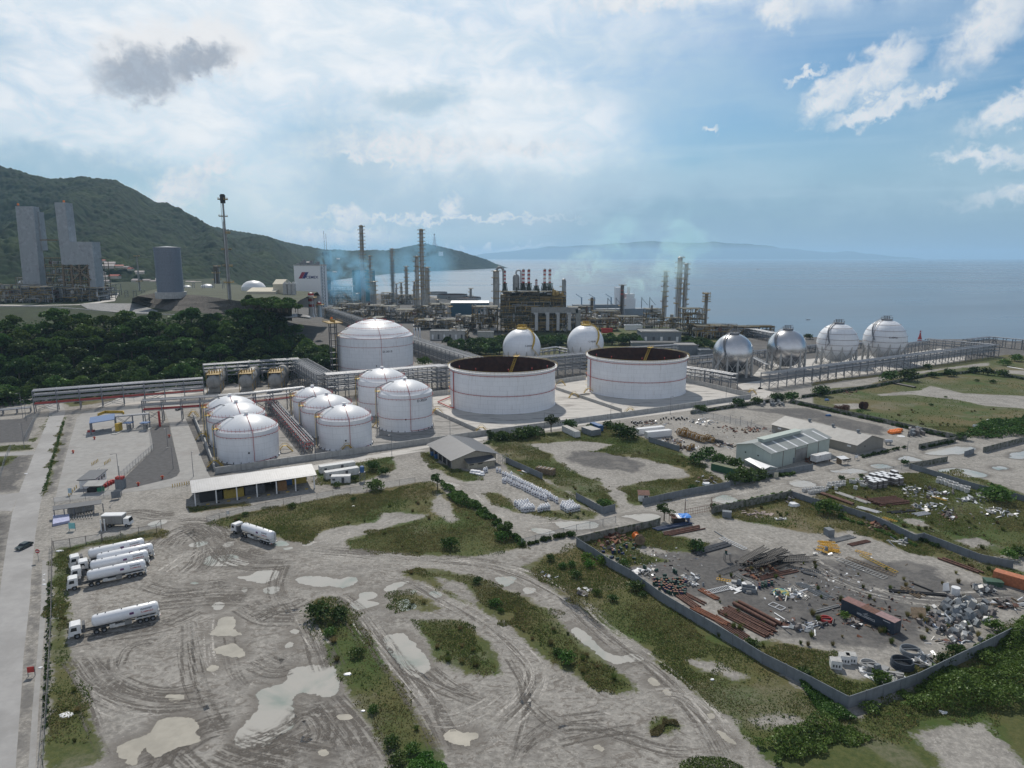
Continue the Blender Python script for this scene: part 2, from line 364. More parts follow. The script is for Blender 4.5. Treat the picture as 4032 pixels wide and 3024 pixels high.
BARE = [
 wp('J', [(0,520),(300,470),(600,440),(1100,370),(1640,300),(1650,330),(1200,370),(900,425),(650,470),(500,515),(200,540),(0,570)]),
 wp('J', [(600,600),(1000,560),(1100,520),(1400,590),(2100,620),(2100,740),(1600,705),(1350,650),(900,600),(640,615)]),
 wp('J', [(1690,370),(2100,380),(2100,430),(1800,400)]), wp('J', [(1750,200),(2000,200),(2100,240),(1850,235)]), wp('J', [(200,690),(420,680),(500,730),(300,740)]),
 wp('H', [(880,830),(1250,800),(1500,830),(1350,880),(1750,940),(2000,1000),(2060,1060),(1700,1100),(1560,1140),(1650,1290),(1550,1290),(1400,1100),(1150,1000),(1050,900)]),
 wp('O', [(1700,720),(1850,680),(2000,650),(2060,700),(2150,800),(2212,874),(1900,900),(1780,800)]),
 wp('O', [(910,640),(1050,625),(1180,655),(1050,680),(930,670)]), wp('O', [(600,350),(760,380),(900,440),(830,450),(650,400)]),
 wp('L', [(1320,240),(1500,270),(1560,320),(1400,290)]), wp('L', [(1750,410),(1900,390),(2000,440),(1850,460)]), wp('N', [(1150,440),(1300,470),(1380,590),(1280,560),(1180,500)]),
 wp('R', [(330,780),(460,900),(560,1090),(480,1120),(280,1010)]), wp('N', [(600,1180),(640,1180),(700,1290),(660,1290)]),
]
GRAVEL = [
 wp('G', [(-400,615),(270,605),(200,760),(160,900),(-400,920)]), wp('G', [(-400,1075),(90,1070),(60,1290),(-5,1600),(-150,2300),(-600,2300)]),
 wp('G', [(565,270),(600,265),(520,650),(440,930),(370,940),(445,640)]), wp('M', [(250,330),(262,600),(235,900),(195,1300),(150,1700),(110,1700),(150,1200),(200,600)]),
 [(-330,500),(-120,490),(520,500),(560,650),(310,770),(150,910),(20,1090),(-290,1480),(-470,1660),(-800,2100),(-800,1200)],
 wp('G', [(1200,380),(1385,350),(1480,740),(1400,795),(1100,868),(1000,890),(1000,800),(1255,550)]),
 wp('G', [(-200,330),(300,298),(230,495),(-200,525)]), wp('G', [(-150,120),(250,150),(250,185),(-150,210)]),
 wpm([('K', [(900,640),(1300,560),(1560,555),(1700,470),(2000,560)]),('L', [(500,480),(900,560),(1000,540),(1400,560),(1600,600),(1700,700),(2300,770),(2300,880),(1600,880),(1560,1000),(1500,1120),(1300,1180),(900,1170),(500,1080),(250,1000),(0,840)]),('K', [(1500,930),(1200,830),(1050,740)])]),
 wp('T', [(200,80),(900,70),(1300,180),(1800,280),(1750,380),(1500,350),(900,200),(500,130)]),
 wp('H', [(1180,880),(1500,860),(1760,990),(1650,1040),(1300,990),(1130,930)]),
 wp('E', [(1580,1010),(1760,960),(1900,1300),(2000,1500),(1760,1500),(1640,1180)]),
 wp('G', [(1500,310),(1640,290),(1700,500),(1600,480)]),
 wp('C', [(-400,1000),(600,1060),(1500,1080),(2212,1100),(2400,1500),(-400,1500)]), wp('D', [(100,430),(1900,380),(2050,470),(640,640),(100,600)]),
]
PUD = [('M', [(1300,345),(1340,310),(1450,298),(1510,305),(1520,325),(1580,345),(1570,365),(1480,368),(1380,370),(1310,360)]),
 ('M', [(1520,440),(1600,430),(1640,405),(1700,395),(1770,405),(1780,430),(1740,460),(1680,480),(1640,475),(1570,460)]),
 ('M', [(1205,240),(1240,222),(1320,215),(1310,235),(1250,250)]),('M', [(1420,240),(1450,218),(1490,213),(1490,235),(1450,250)]),
 ('M', [(1685,525),(1720,505),(1780,505),(1775,530),(1740,548),(1700,545)]),('M', [(1355,625),(1385,602),(1425,610),(1420,640),(1380,650)]),
 ('N', [(60,1130),(200,1080),(220,1020),(300,990),(400,980),(480,985),(510,1040),(520,1100),(500,1160),(430,1170),(330,1145),(260,1160),(230,1210),(240,1290),(230,1370),(150,1410),(80,1470),(20,1480),(-60,1490),(-110,1450),(-60,1350),(0,1290),(40,1210),(20,1160)]),
 ('N', [(820,800),(900,783),(940,790),(1000,850),(1060,920),(1095,990),(1070,1020),(1010,1055),(960,1040),(900,960),(850,900),(820,850)]),
 ('N', [(270,440),(350,425),(450,430),(520,445),(590,430),(640,440),(630,465),(560,497),(480,485),(400,490),(340,480),(280,465)]),
 ('N', [(600,600),(650,570),(670,530),(740,525),(765,540),(750,560),(700,575),(770,590),(765,605),(690,625),(640,632)]),
 ('N', [(60,510),(80,495),(140,490),(155,500),(140,530),(80,532)]),('N', [(815,500),(860,475),(950,455),(960,465),(900,495),(870,525),(820,520)]),
 ('N', [(1090,530),(1120,520),(1165,535),(1165,550),(1130,558),(1100,545)]),('N', [(1500,435),(1560,430),(1620,430),(1630,445),(1590,480),(1550,485),(1520,465)]),
 ('N', [(1675,505),(1700,495),(1750,505),(1740,525),(1700,535),(1680,520)]),
 ('O', [(65,215),(95,210),(140,240),(180,290),(240,330),(300,345),(350,335),(400,355),(385,368),(320,370),(270,380),(210,350),(150,300),(80,250)]),
 ('N', [(890,590),(950,570),(1000,600),(1000,625),(920,635)]),('N', [(1870,90),(1960,85),(2080,85),(2140,100),(2110,125),(2000,132),(1920,125)]),
 ('N', [(1725,130),(1800,128),(1870,150),(1850,158),(1780,160)]),('K', [(930,275),(1060,262),(1180,258),(1240,275),(1200,300),(1120,318),(1060,310),(1010,290)]),
 ('K', [(1675,145),(1720,115),(1780,105),(1870,140),(1860,165),(1780,175),(1700,155)]),('R', [(440,690),(510,700),(570,715),(550,730),(500,730),(460,715)]),
 ('I', [(1305,740),(1350,722),(1440,730),(1500,755),(1440,768),(1350,765)]),('I', [(1610,655),(1700,640),(1800,640),(1870,660),(1820,670),(1700,668)]),
 ('I', [(1900,610),(1980,605),(2050,625),(1990,635),(1920,630)]),('J', [(800,1205),(870,1175),(960,1195),(1020,1215),(930,1222)]),
 ('J', [(1050,1150),(1130,1110),(1300,1090),(1480,1090),(1500,1120),(1400,1150),(1200,1165)]),('J', [(1180,1320),(1280,1290),(1450,1300),(1620,1350),(1560,1370),(1350,1360)]),
 ('Q', [(780,865),(850,870),(880,895),(830,905),(770,900)]),('Q', [(990,900),(1050,865),(1080,875),(1040,900)]),('G', [(1210,1170),(1280,1140),(1360,1135),(1350,1160),(1250,1190)]),
 ('Q', [(840,925),(900,912),(905,925),(860,936)]),('J', [(1820,1180),(1972,1120),(2060,1150),(1972,1200)]),('J', [(1680,1285),(1750,1270),(1820,1290),(1740,1305)]),
 ('M', [(1215,480),(1240,472),(1265,480),(1240,488)]),('M', [(1540,520),(1560,507),(1578,520),(1560,542)]),('M', [(1820,890),(1850,862),(1870,870),(1850,888)]),
 ('N', [(225,770),(250,755),(280,765),(260,785)]),('N', [(195,860),(220,835),(245,845),(225,868)]),('N', [(975,520),(1000,508),(1015,520),(990,530)])]
PUDT = [('M', [(1340,800),(1390,750),(1400,710),(1450,695),(1490,705),(1500,780),(1540,810),(1450,815),(1380,815),(1330,800)]),
 ('M', [(750,1540),(850,1480),(950,1440),(1000,1370),(1060,1345),(1160,1340),(1220,1350),(1260,1400),(1240,1440),(1270,1490),(1150,1520),(1060,1560),(990,1590),(930,1530),(880,1580),(860,1640),(810,1620)]),
 ('N', [(1185,1410),(1240,1380),(1300,1400),(1380,1400),(1390,1430),(1340,1450),(1340,1480),(1260,1470),(1200,1445)]),
 ('M', [(1320,1030),(1350,1005),(1390,1010),(1390,1030),(1350,1045)]),('M', [(1060,1200),(1110,1190),(1170,1195),(1165,1225),(1110,1240)]),
 ('O', [(425,460),(440,445),(470,462),(480,480),(450,482)]),('O', [(495,510),(515,500),(535,520),(520,530)]),('O', [(755,700),(780,705),(830,745),(840,760),(790,745)]),
 ('O', [(165,775),(190,765),(215,785),(200,795)]),('O', [(705,620),(735,618),(740,635),(720,640)]),('M', [(1360,910),(1420,880),(1500,870),(1560,920),(1540,950),(1440,940)]),
 ('N', [(520,1290),(590,1285),(610,1310),(540,1320)]),('N', [(400,1520),(440,1505),(465,1530),(430,1545)])]
def smooth_closed(pts, rng, amp=.17, sub=6):
 n = len(pts); out = []
 for i in range(n):
  p0, p1, p2, p3 = [Vector(pts[(i+k-1) % n]) for k in range(4)]
  L = (p2-p1).length
  for j in range(sub):
   t = j/sub
   q = .5*((2*p1)+(-p0+p2)*t+(2*p0-5*p1+4*p2-p3)*t*t+(-p0+3*p1-3*p2+p3)*t**3)
   a = amp*L*(.5 if j else .3)
   out.append((q.x+rng.uniform(-a, a), q.y+rng.uniform(-a, a)))
 return out
PUDW = [smooth_closed([(p.x, p.y) for p in gl(r, pts)], R0) for r, pts in PUD]
PUDTW = [smooth_closed([(p.x, p.y) for p in gl(r, pts)], R0) for r, pts in PUDT]
def lines(*seg):
 out = []
 for a, c, st in seg: out += list(np.arange(a, c, st))
 return np.array(sorted(set(np.round(out, 3))))
gx = lines((-6000,-1200,200),(-1200,-420,20),(-420,-200,3),(-200,215,.9),(215,420,2.5),(420,1000,12),(1000,2601,160))
gy = lines((-300,60,60),(60,95,8),(95,270,.9),(270,460,1.6),(460,760,6),(760,1800,30),(1800,3700,100))
GX, GY = np.meshgrid(gx, gy); P2 = np.stack([GX.ravel(), GY.ravel()],1)
ZZ = hfun(P2[:, 0], P2[:, 1])
ld = sdf(P2, LAND)
ZZ = ZZ+np.where(ld < 4,-9*sstep((4-ld)/22),0)
nx, ny = len(gx), len(gy)
idx = np.arange(nx*ny).reshape(ny, nx)
FQ = np.stack([idx[:-1, :-1], idx[:-1,1:], idx[1:, 1:], idx[1:, :-1]],-1).reshape(-1,4)
a_g = polys_field(P2, GRASS); a_bare = polys_field(P2, BARE); a_g = np.minimum(a_g, -a_bare)
a_g = np.maximum(a_g, np.where(ZZ > .5,8,-8))
a_k = polys_field(P2, GRAVEL); a_w = polys_field(P2, PUDW+PUDTW, 5.0)
a_mud = polys_field(P2,[wpm([('M', [(430,850),(480,560),(1000,200),(1200,40),(1350,150),(2100,330)]),('N', [(1000,290),(1500,300),(2000,210),(2000,250),(1680,400),(2212,700)]),('O', [(500,400),(720,600),(1040,874),(900,1000),(-1000,1000),(-1750,1000)])])],30.0)
def grass_at(P): 
 """grass field at points, used for planting"""
 a = polys_field(P, GRASS); return np.minimum(a, -polys_field(P, BARE))
gm = bpy.data.materials.new('ground'); gm.use_nodes = True; b = NB(NT(gm.node_tree))
P = b.n('ShaderNodeTexCoord').outputs['Object']
def attr(n): 
 a = b.n('ShaderNodeAttribute'); a.attribute_name = n; return a.outputs['Fac']
nb_ = b.noise(P, .018,5,.6); nm = b.noise(P, .11,6,.65); nf = b.noise(P, .9,7,.68); nff = b.noise(P, 4.5,4,.7)
nst = b.noise(b.vm('MULTIPLY', P, (.26,.40,1)),1.0,8,.7,2.4)
dirt = b.mix(b.ramp(nm, .3,.7),(.165,.156,.142),(.272,.259,.239))
dirt = b.mix(b.ramp(nf, .35,.72,0,.7), dirt, (.44,.418,.38))
mudm = b.ramp(attr('mud'),-3,4)
dirt = b.mix(b.m('MULTIPLY', b.m('MULTIPLY', b.ramp(nst, .50,.60),.8), mudm), dirt, (.15,.133,.115))
dirt = b.mix(b.m('MULTIPLY', b.ramp(b.noise(b.vm('ADD', P, (40,3,0)),.06,6,.65,1.0),.5,.66),.55), dirt, (.175,.165,.152))
chip = b.noise(b.vm('ADD', P, (3,8,1)),1.7,6,.75,1.0)
dirt = b.mix(b.m('MULTIPLY', b.ramp(chip, .57,.62),.55), dirt, (.50,.475,.435))
dirt = b.mix(b.m('MULTIPLY', b.ramp(nff, .5,.75),.35), dirt, (.14,.13,.115))
wet = b.ramp(b.m('ADD', attr('wet'), b.m('MULTIPLY', b.m('SUBTRACT', nf, .5),4.0)),-2.6,-.1)
dirt = b.mix(b.m('MULTIPLY', wet, .8), dirt, (.115,.102,.088))
grav = b.mix(b.ramp(nf, .3,.7),(.078,.076,.076),(.135,.13,.125))
grav = b.mix(b.ramp(nm, .48,.7,0,.8), grav, (.2,.19,.175))
kf = b.ramp(b.m('ADD', attr('gravel'), b.m('MULTIPLY', b.m('SUBTRACT', nm, .5),16.0)),-1.0,2.2)
c = b.mix(kf, dirt, grav)
grs = b.mix(b.ramp(nf, .3,.7),(.048,.07,.018),(.098,.108,.036))
grs = b.mix(b.ramp(nb_, .42,.62,0,.75), grs, (.15,.115,.055))
grs = b.mix(b.ramp(b.noise(b.vm('ADD', P, (9,9,9)),.05,6,.6),.52,.66,0,.8), grs, (.045,.085,.016))
grs = b.mix(b.ramp(nff, .45,.8,0,.6), grs, (.03,.034,.013))
gf = b.ramp(b.m('ADD', b.m('ADD', attr('grass'), b.m('MULTIPLY', b.m('SUBTRACT', nf, .5),5.0)), b.m('MULTIPLY', b.m('SUBTRACT', nm, .5),6.0)),-.5,.7)
thin = b.m('MULTIPLY', b.ramp(b.noise(b.vm('ADD', P, (70,20,5)),.045,7,.62,.6),.52,.62), b.ramp(nf, .35,.6,.35,1))
c2g = b.mix(b.m('MULTIPLY', thin, .4), grs, (.21,.19,.155))
c = b.mix(gf, c, c2g); c = b.mix(attr('wood'), c, b.mix(b.ramp(nm, .3,.7),(.012,.02,.007),(.03,.045,.014)))
pr = b.n('ShaderNodeBsdfPrincipled'); b.put(pr.inputs['Base Color'], c); b.put(pr.inputs['Roughness'], b.ramp(wet, 0,1,.93,.6)); pr.inputs['Specular IOR Level'].default_value = .25
bn = b.n('ShaderNodeBump'); bn.inputs['Strength'].default_value = .55; bn.inputs['Distance'].default_value = .25
b.put(bn.inputs['Height'], b.m('ADD', b.m('ADD', nf, b.m('MULTIPLY', nff, .4)), b.m('MULTIPLY', b.m('MULTIPLY', nst, 1.5), mudm)))
b.put(pr.inputs['Normal'], bn.outputs[0])
om = b.n('ShaderNodeOutputMaterial'); gm.node_tree.links.new(pr.outputs[0], om.inputs[0])
me = raw_mesh('ground', np.stack([P2[:, 0], P2[:, 1], ZZ],1), FQ, gm, True, {'grass': a_g, 'gravel': a_k, 'wet': a_w, 'mud': a_mud, 'wood': ((ZZ > .3)).astype(float)})
kind(link('ground', me), 'structure', 'pale dirt and grass ground of the industrial flats')
# sea
wm = bpy.data.materials.new('sea_water'); wm.use_nodes = True; b = NB(NT(wm.node_tree))
P = b.n('ShaderNodeTexCoord').outputs['Object']
pr = b.n('ShaderNodeBsdfPrincipled')
bigw = b.noise(b.vm('MULTIPLY', P, (.35,1,1)),.0012,5,.6,.8)
b.put(pr.inputs['Base Color'], b.mix(b.ramp(bigw, .35,.65),(.10,.15,.205),(.13,.185,.24)))
b.put(pr.inputs['Roughness'], b.ramp(bigw, .4,.62,.25,.38)); pr.inputs['IOR'].default_value = 1.33
w1 = b.noise(b.vm('MULTIPLY', P, (1,1.6,1)),.09,6,.6,.4); w2 = b.noise(P, .6,4,.6)
bn = b.n('ShaderNodeBump'); bn.inputs['Strength'].default_value = .2; bn.inputs['Distance'].default_value = 1.0
b.put(bn.inputs['Height'], b.m('ADD', w1, b.m('MULTIPLY', w2,.3))); b.put(pr.inputs['Normal'], bn.outputs[0])
om = b.n('ShaderNodeOutputMaterial'); wm.node_tree.links.new(pr.outputs[0], om.inputs[0])
m_ = MB(); m_.poly([(-40000,-500,-5),(40000,-500,-5),(40000,44000,-5),(-40000,44000,-5)])
kind(m_.build('sea', wm), 'structure', 'calm grey-blue bay reaching the horizon')
# hills
def worley(X, Y, cell, seed=0):
 cx, cy = np.floor(X/cell), np.floor(Y/cell); best = np.full(X.shape, 9.0)
 for i in (-1,0,1):
  for j in (-1,0,1):
   kx, ky = cx+i, cy+j
   h1 = np.modf(np.abs(np.sin(kx*127.1+ky*311.7+seed)*43758.5453))[0]; h2 = np.modf(np.abs(np.sin(kx*269.5+ky*183.3+seed)*43758.5453))[0]
   best = np.minimum(best, (X/cell-kx-h1)**2+(Y/cell-ky-h2)**2)
 return np.sqrt(best)
def vnoise(X, Y, sc, seed=0):
 X, Y = X/sc, Y/sc; x0, y0 = np.floor(X), np.floor(Y); fx, fy = sstep(X-x0), sstep(Y-y0)
 h = lambda a, c: np.modf(np.abs(np.sin(a*127.1+c*311.7+seed*17.3)*43758.5453))[0]
 return (h(x0, y0)*(1-fx)+h(x0+1, y0)*fx)*(1-fy)+(h(x0, y0+1)*(1-fx)+h(x0+1, y0+1)*fx)*fy-.5
def fbm(X, Y, sc, o=4, seed=0): return sum(vnoise(X, Y, sc/2**i, seed+i)/2**i for i in range(o))
hillm = mat('hill_forest', (.013,.026,.010),.95, var=.5, vs=.05, col2=(.032,.05,.016), c2=(.5,.68), c2s=.006, bump=.6, bs=.25, spec=.1)
RIDGE = [(-500,470,1900),(-220,400,2050),(0,362,2200),(60,378,2200),(110,391,2250),(200,396,2300),(250,400,2350),(290,418,2400),(340,446,2450),(400,470,2600),(440,487,2700),(500,500,2900),(560,509,3200),(620,526,3500),(700,541,3900),(760,546,4200),(830,544,4600),(870,536,4700),(905,529,4800),(940,531,4850),(1000,546,5000),(1050,562,5200),(1085,573,5350),(1100,578.5,5400)]
FOOT = [(-500,1000,34),(-220,1050,34),(0,1120,34),(300,1250,34),(500,1450,25),(620,1750,10),(700,2300,2),(800,3000,-3),(900,3900,-5),(1000,4500,-5),(1100,5380,-5)]
rT = np.array([ray('W', p[0], p[1])[0]/ray('W', p[0], p[1])[1] for p in RIDGE]); rY = np.array([p[2] for p in RIDGE], float); rZ = np.array([zat('W', p[1], p[2]) for p in RIDGE])
fT = np.array([ray('W', p[0],600)[0]/ray('W', p[0],600)[1] for p in FOOT]); fY = np.array([p[1] for p in FOOT], float); fZ = np.array([p[2] for p in FOOT], float)
nc, nr = 980,430
T = np.linspace(rT[0], rT[-1], nc); s = np.concatenate([np.linspace(-.08,1.0, nr-60), np.linspace(1.01,1.6,60)])
TT, SS = np.meshgrid(T, s)
Yr = np.interp(TT, rT, rY); Zr = np.interp(TT, rT, rZ); Yf = np.interp(TT, fT, fY); Zf = np.interp(TT, fT, fZ)
YY = Yf+(Yr-Yf)*SS; XX = TT*YY
sp1 = np.clip(SS, 0,1); prof = np.where(SS <= 1,.35*sp1+.65*sp1**1.6,1-.55*(SS-1)/.6)
H = np.maximum(Zr-Zf, 1); Zh = Zf+(Zr-Zf)*prof
env = np.clip(4*sp1*(1-sp1),0,1)
rid = 1-2*np.abs(fbm(XX+YY*.35, YY*.25,420,4,3))*1.9
Zh += env*H*.38*rid + env*fbm(XX, YY, 160,4,9)*H*.10
crown = 1-np.clip(worley(XX, YY, 11,1.0),0,1)**2
big = 1-np.clip(worley(XX, YY, 34,4.0),0,1)**2
Zh += big*9*np.clip(SS*8,0,1)*np.where(SS > .96,.4,1)+crown*8*np.clip(SS*12+.3,0,1)+fbm(XX, YY, 28,3,5)*7*np.clip(SS*8+.2,0,1)*np.where(SS > .97,.8,1)-4
Zh = np.where(SS < 0, np.minimum(Zh, Zf-6), Zh)
edge = np.clip((rT[-1]-TT)/.03,0,1); Zh = -8+(Zh+8)*edge**.5
idx = np.arange(nc*nr).reshape(nr, nc); FQ = np.stack([idx[:-1, :-1], idx[:-1,1:], idx[1:, 1:], idx[1:, :-1]],-1).reshape(-1,4)
kind(link('hills', raw_mesh('hills', np.stack([XX.ravel(), YY.ravel(), Zh.ravel()],1), FQ, hillm, True)), 'structure', 'dark green forested hillside running down to a headland')
HILL_I = (T, s, Zh, XX, YY)
fm = mat('far_mountain', (.045,.075,.05),.95, var=.3, vs=.002, spec=.1)
FAR = [(985,557),(1060,546),(1110,540),(1150,536),(1200,533),(1250,529),(1330,526),(1400,522),(1480,524),(1550,521),(1600,527),(1660,530),(1690,538),(1730,540),(1780,545),(1830,543),(1880,550),(1960,556.3)]
FX = 33000.0
ft = np.linspace(FAR[0][0], FAR[-1][0],400); fz = np.interp(ft, [p[0] for p in FAR],[p[1] for p in FAR])
top = np.array([[*gd('W', a, c_, FX)] for a, c_ in zip(ft, fz)]); zt = np.maximum(top[:, 2]+fbm(top[:, 0], top[:, 0]*0+7,900,5)*90*np.clip((top[:, 2])/120,0,1),-10)
rows = []
for k, (dy, f) in enumerate([(-1900,-.02),(-1500,.15),(-1000,.42),(-500,.72),(0,1),(900,.5)]):
 rows.append(np.stack([top[:, 0], np.full(400, FX+dy), np.where(f < 0,-12, zt*f+fbm(top[:, 0]+k*900, top[:, 0]*0+k*500,700,4)*60*(1 if 0 < f < 1 else 0))],1))
V = np.concatenate(rows); idx = np.arange(2400).reshape(6,400); FQ = np.stack([idx[:-1, :-1], idx[:-1,1:], idx[1:, 1:], idx[1:, :-1]],-1).reshape(-1,4)
kind(link('mountains', raw_mesh('mountains', V, FQ, fm, True)), 'structure', 'hazy blue mountains across the bay')
# haze
hz = bpy.data.materials.new('haze'); hz.use_nodes = True; nt = NT(hz.node_tree); b = NB(nt)
pv = b.n('ShaderNodeVolumePrincipled'); pv.inputs['Color'].default_value = (.50,.76,1.0,1); pv.inputs['Density'].default_value = 5.4e-5; pv.inputs['Anisotropy'].default_value = .2
om = b.n('ShaderNodeOutputMaterial'); nt.links.new(pv.outputs[0], om.inputs['Volume'])
m_ = MB(); m_.hexa([(-41000,-600,-14),(41000,-600,-14),(41000,45000,-14),(-41000,45000,-14)],[(-41000,-600,460),(41000,-600,460),(41000,45000,460),(-41000,45000,460)])
kind(m_.build('haze', hz), 'stuff', 'thin bluish haze over the bay and hills')
# puddles
pm = bpy.data.materials.new('muddy_water'); pm.use_nodes = True; b = NB(NT(pm.node_tree))
P = b.n('ShaderNodeTexCoord').outputs['Object']; pr = b.n('ShaderNodeBsdfPrincipled')
cc = b.mix(b.ramp(b.noise(P, .07,4,.6,.5),.45,.7),(.41,.395,.362),(.25,.29,.262))
b.put(pr.inputs['Base Color'], cc); pr.inputs['Roughness'].default_value = .12; pr.inputs['IOR'].default_value = 1.33
om = b.n('ShaderNodeOutputMaterial'); pm.node_tree.links.new(pr.outputs[0], om.inputs[0])
ptan = mat('tan_muddy_water', (.39,.362,.305),.12, var=.12, vs=.3)
def place_poly(pts, z):
 me = bpy.data.meshes.new('puddle'); me.from_pydata([(x, y, z) for x, y in pts],[],[tuple(range(len(pts)))])
 bmm = bmesh.new(); bmm.from_mesh(me); bmesh.ops.triangulate(bmm, faces=bmm.faces); 
 for f in bmm.faces:
  if f.normal.z < 0: f.normal_flip()
 bmm.to_mesh(me); bmm.free(); return me
def soft_rim(me, pw, z, m_):
 n = len(pw); ar = sum(pw[i][0]*pw[(i+1) % n][1]-pw[(i+1) % n][0]*pw[i][1] for i in range(n)); s_ = 1 if ar > 0 else -1; w = min(.9,.12+.02*math.sqrt(abs(ar))); out = []
 for i in range(n):
  a, c = pw[i-1], pw[(i+1) % n]; d = Vector((c[0]-a[0], c[1]-a[1])).normalized(); out.append((pw[i][0]+d.y*s_*w, pw[i][1]-d.x*s_*w))
 bm = bmesh.new(); bm.from_mesh(me); lay = bm.verts.layers.float.new('core'); vi = [bm.verts.new((x, y, z)) for x, y in pw]; vo = [bm.verts.new((x, y, z)) for x, y in out]
 for v in bm.verts: v[lay] = 1.0
 for v in vo: v[lay] = 0.0
 for i in range(n):
  f = bm.faces.new((vi[i], vi[(i+1) % n], vo[(i+1) % n], vo[i])); f.normal_update()
  if f.normal.z < 0: f.normal_flip()
 bm.to_mesh(me); bm.free()
for m_ in (pm, ptan):
 nt = m_.node_tree; b = NB(nt); p_ = [n for n in nt.nodes if n.type == 'BSDF_PRINCIPLED'][0]; a_ = b.n('ShaderNodeAttribute'); a_.attribute_name = 'core'; P = b.n('ShaderNodeTexCoord').outputs['Object']
 b.put(p_.inputs['Alpha'], b.ramp(b.m('ADD', a_.outputs['Fac'], b.m('MULTIPLY', b.m('SUBTRACT', b.noise(P, 1.6,5,.65),.5),1.1)),.25,.85))
for i, pw in enumerate(PUDW+PUDTW):
 me = place_poly(pw, .008+.0002*i); me.materials.append(pm if i < len(PUDW) else ptan); soft_rim(me, pw, .0079+.0002*i, pm if i < len(PUDW) else ptan)
 kind(link('puddle', me), 'structure', 'pale milky rain puddle' if i < len(PUDW) else 'tan muddy rain puddle')
# shared materials
M_conc = mat('concrete_paving', (.285,.28,.27),.85, var=.10, vs=.35, col2=(.25,.24,.23), c2=(.5,.66), c2s=.12, bump=.2, bs=3)
M_padA = mat('stained_concrete', (.27,.26,.245),.85, var=.2, vs=.5, col2=(.13,.125,.12), c2=(.47,.62), c2s=.16, bump=.2, stretch=(.6,1.6,1))
M_padB = mat('pale_concrete', (.47,.45,.42),.85, var=.12, vs=.5, col2=(.22,.205,.19), c2=(.52,.66), c2s=.16, stretch=(.35,1.8,1))
M_road = mat('concrete_road', (.31,.305,.30),.8, var=.08, vs=.4, col2=(.25,.245,.24), c2=(.45,.65), c2s=.05)
M_wallc = mat('bund_concrete', (.40,.40,.39),.85, var=.14, vs=.6, streak=.5)
M_wallg = mat('grey_precast', (.185,.205,.225),.85, var=.12, vs=.7, streak=.35)
M_steel = mat('galvanised_steel', (.19,.20,.22),.6,.15, var=.15)
M_dark = mat('dark_steel', (.085,.09,.10),.7,.1, var=.25)
M_pipe = mat('bright_pipe_cladding', (.46,.47,.49),.5,.35, var=.12)
M_pipeg = mat('grey_pipe', (.20,.215,.235),.5,.3, var=.15)
M_moss = mat('mossy_concrete', (.20,.20,.185),.9, var=.2, vs=.6, col2=(.06,.075,.035), c2=(.45,.62), c2s=.7, streak=.4)
M_red = mat('red_paint', (.40,.035,.03),.5, var=.2)
M_white = mat('white_tank_paint', (.79,.81,.84),.42, var=.035, vs=.12, streak=.16)
M_roofw = mat('silver_roof_paint', (.66,.68,.71),.42,.0, var=.05, vs=.15)
def seam_paint():
 m = M_white; nt = m.node_tree; b = NB(nt); p = [n for n in nt.nodes if n.type == 'BSDF_PRINCIPLED'][0]; src = p.inputs['Base Color'].links[0].from_socket
 P = b.n('ShaderNodeTexCoord').outputs['Object']; x, y, z = b.xyz(P); a = b.m('ARCTAN2', y, x)
 row = b.m('FLOOR', b.m('DIVIDE', z, 2.3)); f = b.m('FRACT', b.m('DIVIDE', z, 2.3)); h = b.ramp(b.m('ABSOLUTE', b.m('SUBTRACT', f, .5)),.47,.495)
 g_ = b.m('FRACT', b.m('ADD', b.m('MULTIPLY', a, 3.2), b.m('MULTIPLY', row, .43))); v = b.ramp(b.m('ABSOLUTE', b.m('SUBTRACT', g_, .5)),.485,.498)
 tone = b.n('ShaderNodeTexWhiteNoise'); b.put(tone.inputs['Vector'], b.cxyz(row, b.m('FLOOR', b.m('ADD', b.m('MULTIPLY', a, 3.2), b.m('MULTIPLY', row, .43))),0.0))
 c = b.mix(b.m('MULTIPLY', tone.outputs[0],.10), src, (.55,.57,.60)); c = b.mix(b.m('MULTIPLY', b.m('MAXIMUM', h, v),.4), c, (.35,.36,.38))
 st = b.noise(b.cxyz(b.m('MULTIPLY', a, 26.0), b.m('MULTIPLY', z, .07),0.0),1.0,4,.6); c = b.mix(b.m('MULTIPLY', b.ramp(st, .58,.76),.5), c, (.36,.30,.24)); nt.links.new(c, p.inputs['Base Color'])
seam_paint()
M_col = mat('column_cladding', (.36,.345,.31),.5,.15, var=.2, vs=.3, streak=.5)
M_white2 = mat('white_paint', (.72,.73,.74),.4, var=.05, streak=.1)
M_yel = mat('yellow_paint', (.50,.33,.035),.55, var=.2)
M_rust = mat('rust', (.125,.062,.045),.85, var=.35, vs=2.0)
M_rustd = mat('dark_rust', (.055,.022,.015),.9, var=.3, vs=.4)
M_rubber = mat('rubber', (.018,.018,.018),.8, var=.2)
M_glass = mat('dark_glass', (.02,.025,.03),.1, var=0)
M_blk = mat('black_paint', (.02,.02,.022),.6, var=.2)
M_chr = mat('text_black', (.03,.03,.05),.6, var=0)
M_silver = mat('silver_cladding', (.58,.58,.59),.27,.92, var=.06, vs=.3)
M_refst = mat('refinery_frame', (.085,.068,.048),.75,.1, var=.3, vs=.3)
M_refyel = mat('refinery_yellow', (.34,.23,.075),.7, var=.3)
M_refgrn = mat('refinery_green', (.045,.05,.035),.7, var=.3)
M_vess = mat('vessel_cladding', (.27,.27,.265),.5,.2, var=.15, vs=.4, streak=.3)
M_blue = mat('blue_roof', (.035,.11,.27),.55, var=.12)
M_teal = mat('teal_cladding', (.02,.17,.22),.6, var=.1)
M_tarp = mat('blue_tarp', (.03,.20,.62),.5, var=.2)
M_wood = mat('old_wood', (.20,.15,.10),.9, var=.3)
